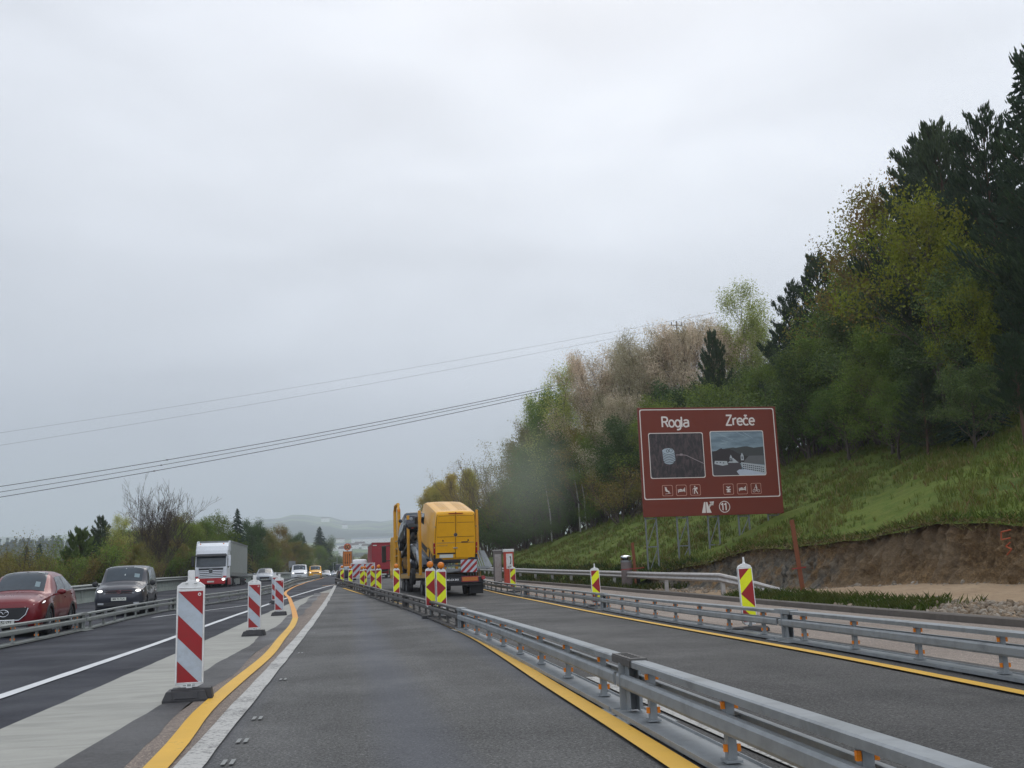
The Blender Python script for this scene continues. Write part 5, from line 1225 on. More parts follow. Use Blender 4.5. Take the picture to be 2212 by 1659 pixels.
mb = MB(); mb.lathe((.12, 0, 1.56), [(.15, 0), (.18, 0), (.18, -.03)], 26, 'X', 0); mb.lathe((.115, 0, 1.56), [(.001, 0), (.155, 0)], 20, 'X', 1)
for a in (pi/2, pi*7/6, -pi/6): mb.bar((.125, 0, 1.56), (.125, .16*cos(a), 1.56+.16*sin(a)), .012, .03, 0, up=(1, 0, 0))
mb.build('star_badge', [M['chrome'], M['dark']], g_)
for s in (1, -1):
    hl = MB().prism([(s*.86, .98), (s*1.16, 1.05), (s*1.2, .84), (s*.9, .78)], .06, .13, 'X').build('headlight', M['headlight'], r); MB().ball((.135, s*.98, .90), .09, 12, 8, 0, (.4, 1.3, 1)).build('lit_lens', M['headlit'], hl)
    mb = MB(); mb.prism([(-1.15, 2.55), (-.45, 2.55), (-.33, 2.1), (-.28, 1.8), (-1.15, 1.8)], s*1.238, s*1.252, 'Y'); mb.build('side_window', M['glass'], r)
    mb = MB(); mb.box((-.05, s*1.42, 2.35), (.16, .20, .85)); mb.bar((-.25, s*1.2, 2.75), (-.08, s*1.42, 2.72), .05, .05); mb.bar((-.2, s*1.2, 1.98), (-.08, s*1.42, 1.98), .05, .05); mb.build('mirror', M['lorry_white'] if s == 1 else M['dark'], r, bevel=.03)
    MB().box((-1.5, s*1.245, .75), (1.9, .05, .55)).build('side_step', M['lorry_red'], r, bevel=.03)
    mb = MB(); mb.prism([(-1.25, 3.15), (-.5, 3.15), (-1.15, 3.95), (-1.75, 4.0), (-2.2, 4.0), (-2.2, 3.15)], s*1.20, s*1.27, 'Y'); mb.build('wind_fairing', M['lorry_white'], r, bevel=.02)
    wheel(r, -1.45, s*1.02, .5, .32, steel=True); wheel(r, -5.1, s*.98, .5, .5, steel=True)
    MB().tube([(-.55, s*.9, 3.72), (-.42, s*.9, 3.72)], .05, 10).build('marker_lamp', M['amber_refl'], r)
text_mesh('transport', .15, 'lettering', M['navy_car'], r, (-.34, 0, 3.16), (rad(68), 0, pi/2), sx=1)
MB().box((.115, 0, .74), (.012, .52, .115)).build('number_plate', M['plate'], r)
MB().box((-3.4, 0, .85), (3.2, .9, .3)).build('chassis', M['dark'], r)
mb = MB(); mb.box((-3.2, .95, .72), (1.2, .55, .6)); mb.build('fuel_tank', M['galv'], r, bevel=.08)
trailer(r, -2.55, 13.6, 4.02, 2.54, M['curtain'], M['curtain']); place(r, atY(455, 1270, 85)[0]+.0, 85, rad(-90), z=.62)
# red trailer ahead (rear towards us)
r = empty('box_lorry'); tag(r, 'lorry with a plain dark red trailer ahead of the car transporter', 'lorry', None)
trailer(r, 6.0, 12.0, 4.0, 2.55, M['curtain_red'], M['curtain_red'])
mb = MB(); mb.box((-6.02, 0, 3.96), (.05, 2.6, .1)); [mb.box((-6.02, s*1.25, 2.55), (.05, .07, 2.8)) for s in (1, -1)]; mb.box((-6.02, 0, 1.18), (.05, 2.6, .1)); mb.build('rear_frame', M['curtain_red'], r)
MB().box((-6.03, .95, 3.72), (.02, .42, .08)).build('white_label', M['plate'], r); MB().box((-6.06, -.95, .87), (.03, .34, .22)).build('indicator', M['lamp'], r); MB().box((-6.06, 0, .62), (.02, .52, .12)).build('number_plate', M['plate'], r)
place(r, atY(822, 1250, 112)[0]+.3, 119, rad(91), z=atY(822, 1253, 112)[2])
mb = MB(); mb.box((8, 0, 1.9), (2.2, 2.45, 2.7)); mb.build('cab', M['lorry_red'], r, bevel=.1)
for s in (1, -1): wheel(r, 8, s*1.0, .5, .3, steel=True)
# far grey lorry / coach coming through the spray
r = empty('coach'); tag(r, 'dark grey coach coming through the spray at the crest', 'coach')
mb = MB(); mb.box((-5, 0, 1.9), (10, 2.5, 3.1)); mb.build('body', M['grey_paint'], r, bevel=.12)
MB().box((.02, 0, 2.1), (.04, 2.2, 1.5)).build('windscreen', M['glass'], r)
for s in (1, -1):
    MB().box((-5.2, s*1.26, 2.35), (8.6, .02, .9)).build('side_window', M['glass'], r); MB().box((.03, s*.9, .8), (.05, .34, .2)).build('headlight', M['headlight'], r); MB().box((.1, s*1.45, 2.5), (.12, .14, .6)).build('mirror', M['dark'], r)
    for x in (-2.2, -7.6): wheel(r, x, s*1.05, .5, .3, steel=True)
MB().box((.03, 0, .45), (.05, 2.3, .25)).build('bumper', M['dark'], r)
place(r, atY(737, 1240, 240)[0], 240, rad(-90), z=zr(240)-.6)

# ================================================================== car transporter with its load
TP = empty('car_transporter', (4.76, 46.6, zr(47)), rz=rad(90+3.6)); tag(TP, 'yellow two-deck car transporter seen from behind, carrying vehicles', 'car transporter')
M['deck'] = plain('galvanised_deck_plate', rgb(120, 124, 128), .45, .6, .2, 4, dirt=rgb(80, 80, 82), dirt_amt=.5); M['yellow_steel'] = paint('yellow_frame_paint', rgb(206, 148, 36), 0, .3, .45); M['yellow_dirty'] = plain('dusty_yellow_frame', rgb(172, 138, 76), .6, 0, .15, 3, dirt=rgb(120, 104, 74), dirt_amt=.5)
mb = MB(); mb.box((9.2, 0, .86), (17.6, 1.0, .28)); mb.box((.35, 0, .62), (.5, 2.3, .3)); mb.build('chassis', M['dark'], TP)
for s in (1, -1):
    MB().box((8.7, s*1.16, .98), (16.4, .16, .22)).build('side_beam', M['yellow_dirty'], TP)
    for x in (1.7, 3.1, 9.4, 10.8, 15.6): wheel(TP, x, s*1.02, .42, .34, steel=True)
MB().box((8.6, 0, 1.12), (16.6, 2.1, .06)).build('lower_deck', M['deck'], TP)
# rear: bumper bar, plate, marker boards, lights
rb = MB().box((.05, 0, .72), (.14, 2.36, .26)).build('rear_bumper', M['dark'], TP, bevel=.015)
p_ = MB().box((-.03, .18, .74), (.012, .60, .13)).build('number_plate', M['plate_txt'], TP); text_mesh('AC-CX 843', .115, 'plate_number', M['white_txt'], p_, (-.04, .18, .74), (pi/2, 0, -pi/2), bold=.003, sx=.95)
mb = MB(); mb.box((-.03, -.62, .76), (.012, .78, .24), 0); mb.box((-.04, -.62, .76), (.012, .70, .17), 1); mb.build('marker_board', [M['tail'], M['sign_orange']], TP)
mb = MB(); mb.box((-.03, .95, .76), (.012, .30, .24), 0); mb.build('marker_board', [M['tail']], TP)
for s in (1, -1):
    MB().tube([(-.12, s*1.22, .80), (-.02, s*1.22, .80), (.1, s*1.22, .80)], .09, 12).build('tail_light', M['tail'], TP); MB().box((.25, s*.95, .36), (.05, .62, .52)).build('mudflap', M['black'], TP); MB().box((1.0, s*1.2, .62), (1.8, .08, .2)).build('side_guard', M['dark'], TP)
mb = MB(); sq = [(-.20, 1.02), (-.96, 1.10), (-.88, 1.62), (-.16, 1.62)]; rect = [(-.92, 1.06), (-.18, 1.06), (-.18, 1.62), (-.92, 1.62)]
mb.poly([(-.20, y, z) for y, z in rect], 0)
for k in range(-2, 9):
    c_ = k*.30-.4; pl_ = clip(rect, 1, 1, c_+.15+.6); pl_ = clip(pl_, -1, -1, -(c_+.6)) if len(pl_) > 2 else pl_
    if len(pl_) > 2: mb.poly([(-.203, y, z) for y, z in pl_], 1)
mb.build('warning_board', [M['refl_white'], M['refl_red']], TP, fixn=False)
# folded loading ramps (silver, slatted)
for y0, tl in ((-1.32, .52), (.55, 0)):
    mb = MB(); 
    if y0 < 0:
        A = Vector((-.05, -.75, 1.55)); B_ = Vector((.25, -.62, 1.98)); C_ = Vector((-.05, -1.62, 1.30)); 
        # slatted panel, leaning outwards
        for k in range(7): t = k/6; a = Vector((-.05, -.72-.0, 1.25)).lerp(Vector((-.05, -1.36, 1.25)), t); b = Vector((.3, -.56, 2.0)).lerp(Vector((.3, -1.18, 2.0)), t); mb.bar(a, b, .055, .03, up=(1, 0, 0))
        mb.bar((-.07, -.66, 1.25), (-.07, -1.50, 1.25), .06, .10); mb.bar((.3, -.52, 2.0), (.3, -1.25, 2.0), .05, .05)
        mb._add([(-.09, -1.42, 1.18), (.28, -1.16, 2.02), (.42, -1.40, 2.02), (.05, -1.68, 1.30), (-.05, -1.40, 1.14), (.32, -1.14, 1.98), (.46, -1.38, 1.98), (.09, -1.66, 1.26)], [(0, 1, 2, 3), (7, 6, 5, 4), (0, 4, 5, 1), (1, 5, 6, 2), (2, 6, 7, 3), (3, 7, 4, 0)])
    else:
        for k in range(6): mb.bar((-.02, .2+k*.17, 1.12), (.6, .2+k*.17, 1.75), .05, .03, up=(1, 0, 0))
        mb.bar((-.04, .15, 1.12), (-.04, 1.12, 1.12), .06, .08)
    mb.build('loading_ramp', M['galv'], TP)
MB().bar((-.06, 1.0, 1.18), (-.06, -.62, 1.18), .06, .08).build('rear_sill', M['galv'], TP)
mb = MB(); [mb.bar((.1, -.55-.13*k, .9), (.1, -.55-.13*k, 1.3), .05, .05) for k in range(5)]; mb.build('hydraulic_struts', M['galv_dirty'], TP)
# tilted rear platform for the yellow van
PIT = rad(11.5)
mb = MB()
for s in (1, -1): mb.bar((.2, s*.72, 1.42), (6.4, s*.72, 1.42+6.2*math.tan(PIT)), .5, .08)
for k in range(7): mb.bar((.3+k, -.95, 1.38+k*math.tan(PIT)), (.3+k, .95, 1.38+k*math.tan(PIT)), .08, .08)
mb.build('rear_platform', M['deck'], TP)
# yellow posts and loop frame
def post_(x, y, z0, z1, w=.13): MB().box((x, y, (z0+z1)/2), (w*1.5, w, z1-z0)).build('deck_post', M['yellow_steel'], TP, bevel=.01)
post_(2.6, 1.28, 1.0, 4.05); post_(7.4, 1.26, 1.0, 4.1); post_(1.4, -1.28, 1.6, 3.95, .11); post_(7.4, -1.26, 1.0, 4.1)
for s in (1, -1):
    mb = MB(); mb.tube([(11.6, s*1.27, 1.0), (11.6, s*1.27, 4.7), (11.9, s*1.27, 5.0), (13.2, s*1.27, 5.0), (13.6, s*1.27, 4.7), (13.6, s*1.27, 1.0)], .10, 8); mb.build('loop_frame', M['yellow_steel'], TP, smooth=40)
    mb = MB(); [mb.box((12.6, s*1.27, 1.3+k*.42), (2.0, .05, .07)) for k in range(5)]; mb.build('ladder', M['yellow_dirty'], TP)
    # upper deck rail
    MB().loft([[(x_, s*1.19, z_), (x_, s*1.05, z_), (x_, s*1.05, z_+.18), (x_, s*1.19, z_+.18)] for x_, z_ in ((6.3, 3.0), (11.6, 2.0), (16.6, 2.9))]).build('upper_deck_beam', M['dark'], TP)
mb = MB(); mb.loft([[(6.4, y, 3.08), (11.6, y, 2.1), (16.4, y, 2.95)] for y in (-1.05, 1.05)], 0, False, False)
for k in range(6): mb.box((6.6+k*.95, 0, 2.98-k*.18), (.1, 2.2, .1))
mb.build('upper_deck', M['deck'], TP)
mb = MB()
for x in (6.9, 7.15): mb.bar((x, .35, 1.15), (x-.1, .3, 3.0), .05, .05)
mb.bar((5.6, .6, 1.4), (7.8, .9, 2.6), .10, .10); mb.build('hydraulic_ram', M['dark'], TP)
# cab
mb = MB(); mb.prism([(14.6, .9), (17.1, .9), (17.3, 1.9), (17.05, 3.0), (16.6, 3.35), (14.6, 3.35)], -1.23, 1.23, 'Y'); mb.build('cab', M['yellow_car'], TP, bevel=.08)
for s in (1, -1):
    mb = MB(); mb.box((16.9, s*1.62, 2.35), (.2, .26, 1.0)); mb.bar((16.9, s*1.2, 2.85), (16.9, s*1.62, 2.85), .06, .06); mb.bar((16.9, s*1.2, 1.95), (16.9, s*1.62, 1.95), .06, .06); mb.build('mirror', M['dark'], TP, bevel=.03)
    MB().tube([(11.6, s*1.27, 4.62), (11.45, s*1.27, 4.62)], .07, 10).build('marker_lamp', M['amber_refl'], TP)
    MB().tube([(7.3, s*1.05, 3.5), (7.2, s*1.05, 3.5)], .09, 10).build('marker_lamp', M['tail'], TP)

# ---- big yellow van on the rear platform
CRST = [(3.0, .34, .7, .6, .86, 1.0, .84, 1.12, .7, .02), (2.9, .25, .9, .6, .97, 1.1, .92, 1.22, .78, .03), (2.5, .22, .98, .65, 1.01, 1.25, .97, 1.38, .84, .05), (2.1, .22, .99, .65, 1.02, 1.32, .99, 1.5, .86, .06), (1.35, .22, .99, .65, 1.02, 1.35, .99, 2.28, .88, .06), (1.0, .22, .99, .65, 1.02, 1.35, .99, 2.50, .87, .03),
        (.2, .22, .99, .65, 1.02, 1.36, .99, 2.60, .86, .03), (-1.5, .22, .99, .65, 1.02, 1.36, .99, 2.61, .86, .03), (-2.8, .24, .99, .65, 1.02, 1.36, .985, 2.60, .86, .025), (-2.98, .26, .98, .65, 1.01, 1.35, .975, 2.56, .85, .02), (-3.02, .30, .96, .65, .99, 1.34, .955, 2.50, .84, .01)]
M['yellow_line'] = plain('shadowed_panel_gap_paint', rgb(120, 84, 16), .6, 0, .1, 4)
r = empty('cargo_van'); tag(r, 'tall yellow high-roof cargo van standing nose-up on the rear of the transporter', 'van'); pm = M['yellow_car']; B = Body(CRST, (1.9, -1.75), .45); B.shell('body', pm, r)
MB().box((0, 0, .45), (5.2, 1.75, .4)).build('underbody', M['black'], r)
for x in (1.9, -1.75):
    for s in (1, -1): wheel(r, x, s*.86, .36, .24, steel=True)
xr = -3.035
for s in (1, -1):
    # rear doors with pressed panels
    mb = MB(); mb.prism([(s*.01, .50), (s*.90, .50), (s*.925, 1.3), (s*.86, 2.40), (s*.80, 2.47), (s*.01, 2.49)], xr-.012, xr+.02, 'X'); d_ = mb.build('rear_door', pm, r, bevel=.012)
    mb = MB(); mb.prism([(s*.07, 1.48), (s*.85, 1.48), (s*.81, 2.1), (s*.07, 2.1)], xr-.022, xr-.010, 'X'); mb.build('pressed_panel', pm, d_, bevel=.01)
    MB().prism([(s*.05, 2.13), (s*.81, 2.13), (s*.78, 2.40), (s*.05, 2.43)], xr-.020, xr-.010, 'X').build('pressed_panel', pm, d_, bevel=.01)
    MB().box((xr-.018, s*.45, 1.20), (.012, .82, .03)).build('door_crease', M['yellow_dirty'], d_)
    mb = MB(); [mb.bar((xr-.016, s*a[0], a[1]), (xr-.016, s*b[0], b[1]), .006, .018) for a, b in (((.07, 1.47), (.86, 1.47)), ((.82, 2.115), (.07, 2.115)), ((.05, 2.435), (.79, 2.405)), ((.93, .55), (.93, 1.3)), ((.93, 1.3), (.865, 2.42)), ((.865, 2.42), (.8, 2.49)))]; mb.build('panel_line', M['yellow_line'], d_)
    MB().box((xr-.02, s*.94, 1.93), (.04, .05, .07)).build('hinge', M['yellow_dirty'], d_); MB().box((xr-.02, s*.96, 1.0), (.04, .05, .06)).build('hinge', M['yellow_dirty'], d_)
    MB().prism([(s*.925, .70), (s*1.005, .72), (s*1.005, 1.2), (s*.935, 1.2)], xr-.035, xr+.12, 'X').build('tail_light', M['tail'], r, bevel=.01)
    MB().box((xr+.01, s*.96, .56), (.1, .09, .2)).build('bumper_corner', M['dark'], r)
    MB().lathe((xr-.03, s*.58, 1.30), [(.001, -.01), (.035, -.01), (.035, .02)], 14, 'X').build('vent_cap', M['dark'], d_)
    B.patch('side_window', M['glass'], r, 0, 0, 0, 0, .008, 8, 4, lambda a, b: (4.3+a*1.6-.4*(1-a)*(1-b), s*(4.15+.45*b*min(1, .5+a*2))))
    B.patch('side_moulding', M['dark'], r, 3.2, 8.2, s*2.2, s*3.0, .012, 12, 3)
    B.patch('side_panel', pm, r, 6.1, 6.95, s*3.1, s*4.85, .008, 8, 8); B.patch('side_panel', pm, r, 7.0, 7.9, s*3.1, s*4.85, .008, 8, 8); B.patch('cab_door', pm, r, 4.0, 6.0, s*2.5, s*4.05, .007, 8, 6)
    B.patch('headlight', M['headlight'], r, 1.2, 2.1, s*3.4, s*3.95, .012, 5, 3)
    mb = MB(); mb.box((1.75, s*1.15, 1.55), (.14, .22, .36)); mb.bar((1.75, s*.98, 1.45), (1.75, s*1.1, 1.5), .08, .06); mb.build('door_mirror', M['dark'], r, bevel=.03)
MB().box((xr-.024, 0, 1.5), (.008, .012, 1.98)).build('door_gap', M['dark'], r)
MB().box((xr-.02, -.42, .0+1.22), (.035, .30, .05)).build('door_handle', M['dark'], r, bevel=.008); MB().box((xr-.03, .0, .96), (.035, .2, .05)).build('plate_lamp', M['galv_old'], r, bevel=.01)
MB().box((xr-.022, .42, .72), (.03, .84, .06)).build('plate_recess', M['dark'], r); MB().box((xr-.03, .42, .60), (.02, .62, .15)).build('number_plate', M['plate'], r)
badge_vw(r, xr-.03, 0, 1.56, .085, -1)
MB().box((xr-.02, 0, 2.535), (.05, .66, .03)).build('brake_lamp', M['tail'], r); MB().ball((xr-.02, 0, 2.56), .03, 8, 6).build('camera_pod', M['dark'], r)
mb = MB(); mb.prism([(-1.0, .28), (1.0, .28), (1.02, .50), (.7, .52), (.55, .44), (-.55, .44), (-.7, .52), (-1.02, .50)], xr-.10, xr+.1, 'X'); mb.build('rear_bumper', M['dark'], r, bevel=.03)
B.patch('windscreen', M['glass_light'], r, 3.08, 4.8, 5.8, 8, .008, 8, 6); B.patch('windscreen', M['glass_light'], r, 3.08, 4.8, -8, -5.8, .0081, 8, 6)
text_mesh('e-transporter', .085, 'lettering', M['yellow_dirty'], r, (xr-.024, .60, 1.08), (pi/2, 0, -pi/2), bold=.002)
for k in range(4): B.patch('roof_rib', M['yellow_dirty'], r, 6.2, 7.9, 6.6+k*.28, 6.66+k*.28, .012, 10, 1); B.patch('roof_rib', M['yellow_dirty'], r, 6.2, 7.9, -6.6-k*.28, -6.66-k*.28, .012, 10, 1)
dirv = Vector((cos(rad(93.6)), sin(rad(93.6)), 0)); base = Vector((4.76, 46.6, zr(47)))+dirv*.25
# rear axle line position: van origin is its centre
ctr = base+dirv*(3.02*cos(PIT)); r.location = (ctr.x, ctr.y, zr(47)+1.45+3.02*sin(PIT)-.22); r.rotation_euler = Matrix.Rotation(rad(93.6), 3, 'Z').to_4x4().to_euler()
r.rotation_euler = (Matrix.Rotation(rad(93.6), 4, 'Z') @ Matrix.Rotation(-PIT, 4, 'Y')).to_euler()
def onT(root, fx, fy, fz, yaw, pitch=0):
    c = Vector((4.76, 46.6, zr(47)))+dirv*fx+Vector((-dirv.y, dirv.x, 0))*fy; root.location = (c.x, c.y, c.z+fz)
    root.rotation_euler = (Matrix.Rotation(rad(93.6+yaw), 4, 'Z') @ Matrix.Rotation(-pitch, 4, 'Y')).to_euler()
# ---- dark off-roader, front facing backwards on the upper deck
OFFST = [(2.12, .42, .72, .6, .80, .90, .78, .98, .70, .02), (2.06, .36, .80, .6, .87, 1.0, .82, 1.08, .74, .02), (1.5, .32, .84, .6, .90, 1.06, .84, 1.13, .76, .03), (.85, .32, .85, .6, .91, 1.08, .86, 1.16, .77, .03), (.45, .32, .85, .6, .91, 1.09, .86, 1.62, .72, .03), (.25, .32, .85, .6, .91, 1.09, .86, 1.70, .71, .03), (-.8, .32, .85, .6, .91, 1.09, .86, 1.73, .71, .03), (-1.9, .34, .84, .6, .90, 1.09, .85, 1.70, .70, .03), (-2.1, .38, .82, .6, .88, 1.08, .84, 1.6, .7, .02)]
r = empty('off_road_car'); tag(r, 'dark navy off-road car with round headlights and slotted grille on the upper deck', 'car'); B = Body(OFFST, (1.35, -1.25), .43); B.shell('body', M['navy_car'], r); MB().box((0, 0, .5), (3.8, 1.5, .34)).build('underbody', M['black'], r)
for x in (1.35, -1.25):
    for s in (1, -1): wheel(r, x, s*.78, .37, .24)
B.patch('windscreen', M['glass_light'], r, 3.1, 4.7, 5.8, 8, .008, 8, 6); B.patch('windscreen', M['glass_light'], r, 3.1, 4.7, -8, -5.8, .0081, 8, 6)
g_ = MB().box((2.10, 0, .88), (.05, 1.0, .24)).build('grille', M['dark'], r)
for k in range(7): MB().box((2.135, -.33+k*.11, .88), (.02, .03, .18)).build('grille_slot_frame', M['chrome'], g_)
for s in (1, -1):
    hl = MB().lathe((2.10, s*.60, .89), [(.001, .02), (.09, .02), (.12, 0), (.12, -.03)], 20, 'X').build('headlight', M['headlight'], r, smooth=40); MB().lathe((2.1, s*.60, .89), [(.12, .01), (.14, .01), (.14, -.02)], 20, 'X').build('headlight_ring', M['chrome'], hl)
    mb = MB(); mb.ball((.75, s*1.0, 1.14), .13, 12, 8, 0, (.5, .8, .8)); mb.build('door_mirror', M['dark'], r, smooth=60); B.patch('side_window', M['glass'], r, 4.3, 6.9, s*4.12, s*4.86, .007, 8, 4)
    MB().lathe((2.16, s*.55, .52), [(.001, 0), (.06, 0)], 14, 'X').build('fog_lamp', M['headlight'], r, fixn=False)
MB().box((2.14, 0, .52), (.12, 1.55, .22)).build('bumper', M['dark'], r, bevel=.03)
onT(r, 9.2, .50, 2.62, 180, rad(12))
# ---- silver hatchback, pitched, on the lower deck
c = make_car('hatchback', 'silver hatchback pitched nose-down between the yellow posts on the lower deck', M['silver_car'], 'cars on the lower deck of the transporter', False, 'B 44-KRZ'); onT(c, 7.7, .15, 1.75, 180, rad(-17)); c.scale = (.9, .97, 1.05)
c = make_car('hatchback', 'dark hatchback on the lower deck behind the loop frame', M['navy_car'], 'cars on the lower deck of the transporter', False, 'B 18-LMT'); onT(c, 12.3, 0, 1.15, 180, 0)
# a used tyre stands strapped upright at the deck edge
r = empty('spare_wheel'); tag(r, 'upright dark wheel strapped at the transporter deck edge beside the amber lamp beacon', 'wheel'); wheel(r, 0, 0, .40, .24, steel=True); onT(r, 5.2, 1.32, .55, 0)
# ================================================================== trees
def leafmat(name, c1, c2, c3=None, trans=.3):
    m = bpy.data.materials.new(name); m.use_nodes = True; nt = m.node_tree; b = nt.nodes['Principled BSDF']; out = nt.nodes['Material Output']
    g = nt.nodes.new('ShaderNodeNewGeometry'); o = nt.nodes.new('ShaderNodeObjectInfo')
    c = _mix(nt, g.outputs['Random Per Island'], c1, c2)
    if c3 is not None: c = _mix(nt, rng_(nt, noise(nt, .5, 3, .6, pos(nt, obj=True)), .45, .65), c, c3)
    h = nt.nodes.new('ShaderNodeHueSaturation'); nt.links.new(rng_(nt, o.outputs['Random'], 0, 1, .475, .515), h.inputs['Hue']); nt.links.new(rng_(nt, o.outputs['Random'], 0, 1, 1.15, .8), h.inputs['Value']); nt.links.new(c, h.inputs['Color'])
    nt.links.new(h.outputs[0], b.inputs['Base Color']); b.inputs['Roughness'].default_value = .7; b.inputs['Specular IOR Level'].default_value = .25
    t = nt.nodes.new('ShaderNodeBsdfTranslucent'); nt.links.new(h.outputs[0], t.inputs[0]); mx = nt.nodes.new('ShaderNodeMixShader'); mx.inputs[0].default_value = trans
    nt.links.new(b.outputs[0], mx.inputs[1]); nt.links.new(t.outputs[0], mx.inputs[2]); nt.links.new(mx.outputs[0], out.inputs[0]); return m
M['bark'] = plain('grey_brown_bark', rgb(74, 66, 60), .9, 0, .3, 4, bmp=.3); M['pinebark'] = plain('reddish_pine_bark', rgb(84, 64, 52), .9, 0, .3, 4); M['birchbark'] = plain('white_birch_bark', rgb(176, 174, 168), .8, 0, .1, 5, dirt=rgb(60, 58, 55), dirt_amt=.8)
M['baretwig'] = plain('dark_bare_twigs', rgb(76, 66, 60), .9, 0, .2, 3); M['twig'] = plain('thin_grey_twigs', rgb(92, 80, 72), .9, 0, .25, 3)
LM = {'pine': leafmat('pine_needles', rgb(48, 64, 46), rgb(78, 96, 62), rgb(62, 78, 58), .15), 'spruce': leafmat('spruce_needles', rgb(38, 56, 46), rgb(62, 82, 62), None, .12),
      'maple': leafmat('fresh_yellow_green_leaves', rgb(92, 110, 30), rgb(122, 138, 44), rgb(112, 116, 40), .35),
      'green': leafmat('mid_green_leaves', rgb(82, 110, 49), rgb(126, 150, 66), rgb(106, 120, 57), .35),
      'blossom': leafmat('pale_tan_blossom', rgb(179, 165, 135), rgb(238, 226, 200), rgb(146, 139, 102), .3), 'birch': leafmat('light_birch_leaves', rgb(141, 151, 77), rgb(187, 195, 111), None, .4),
      'brown': leafmat('olive_brown_buds', rgb(118, 106, 54), rgb(148, 136, 74), rgb(112, 118, 56), .3), 'red': leafmat('bronze_young_leaves', rgb(125, 92, 60), rgb(146, 139, 60), rgb(102, 111, 46), .35),
      'poplar': leafmat('yellow_poplar_leaves', rgb(167, 153, 67), rgb(195, 181, 92), None, .4), 'ypine': leafmat('light_young_pine_needles', rgb(71, 92, 50), rgb(106, 125, 69), rgb(81, 99, 60), .15), 'dark': leafmat('dark_undergrowth_leaves', rgb(65, 87, 53), rgb(101, 123, 65), rgb(80, 98, 55), .25), 'white': leafmat('white_blossom', rgb(202, 202, 179), rgb(243, 243, 220), None, .3)}
def rdir(r): 
    z = r.uniform(-1, 1); a = r.uniform(0, 2*pi); s = sqrt(1-z*z); return Vector((s*cos(a), s*sin(a), z))
class Sk:
    def __init__(s, seed): s.r = random.Random(seed); s.seg = []; s.tips = []
    def br(s, p, d, L, R, depth, maxd, nsub, up=.25, wob=.2, ang=.7, ratio=.66, n=4, tipall=True):
        r = s.r; pts = [p]; k = max(2, n-depth//2); rad_ = [R]
        for i in range(k):
            d = (d+rdir(r)*wob+Vector((0, 0, up*.2))).normalized(); p = p+d*(L/k); pts.append(p); rad_.append(R*(1-.5*(i+1)/k))
        s.seg.append((pts, rad_))
        if depth >= maxd:
            for q in pts[1:]: s.tips.append((q, d))
            return
        for j in range(nsub if isinstance(nsub, int) else nsub[min(depth, len(nsub)-1)]):
            t = r.uniform(.3, 1.) if j else 1.; i = min(k-1, int(t*k)); q = pts[i].lerp(pts[i+1], min(1, t*k-i))
            e = d.cross(rdir(r)); e.normalize(); nd = (d*cos(ang*r.uniform(.6, 1.2))+e*sin(ang*r.uniform(.6, 1.2))+Vector((0, 0, up))).normalized()
            s.br(q, nd, L*ratio*r.uniform(.75, 1.2), rad_[i]*.62, depth+1, maxd, nsub, up, wob, ang, ratio, n)
def wood(sk, name, mat, parent, sides=5, minr=.008):
    mb = MB()
    for pts, R in sk.seg:
        n = sides if R[0] > .05 else 3; mb.tube(pts, [max(minr, x) for x in R], n, 0, False)
    V = [tuple(v) for v in mb.v]; o = np_mesh(name, V, np.array(mb.f, dtype=np.int32), mat, smooth=True) if mb.f else None
    o.parent = parent; _KIDS.setdefault(parent.name, []).append(o); return o
def leaves(name, C, size, mat, parent, seed=0, aspect=.6, dirs=None, jit=.3):
    r = np.random.default_rng(seed); n = len(C); C = np.asarray(C)
    if dirs is None: a = r.normal(size=(n, 3))
    else: a = np.asarray(dirs)+r.normal(size=(n, 3))*jit
    a /= np.linalg.norm(a, axis=1, keepdims=True)+1e-9; b = r.normal(size=(n, 3)); b -= a*(a*b).sum(1, keepdims=True); b /= np.linalg.norm(b, axis=1, keepdims=True)+1e-9
    s = (size*r.uniform(.6, 1.3, n))[:, None]
    V = np.stack([C-a*s*.5, C+b*s*.5*aspect-a*s*.05, C+a*s*.5, C-b*s*.5*aspect-a*s*.05], 1).reshape(-1, 3); Q = np.arange(4*n).reshape(n, 4)
    return np_mesh(name, V, Q, mat, parent=parent)
def tips_cloud(sk, n, spread, seed, zs=1.):
    r = np.random.default_rng(seed); T = np.array([[*t[0]] for t in sk.tips]); i = r.integers(0, len(T), n); c = T[i]+r.normal(size=(n, 3))*spread*np.array([1, 1, zs]); return c
PROTO = {}
def proto(key, name, H, fn):
    r = empty(name, (0, -500, 0)); fn(r, H); zs_ = np.concatenate([np.array([v.co.z for v in k.data.vertices][::7]) for k in _KIDS[r.name] if k.name.startswith(('crown', 'branches', 'stems'))])
    if name == 'bare_tree': zs_ = zs_[zs_ > 0]
    PROTO[key] = [r, float(np.percentile(zs_, 99.7)), 0]
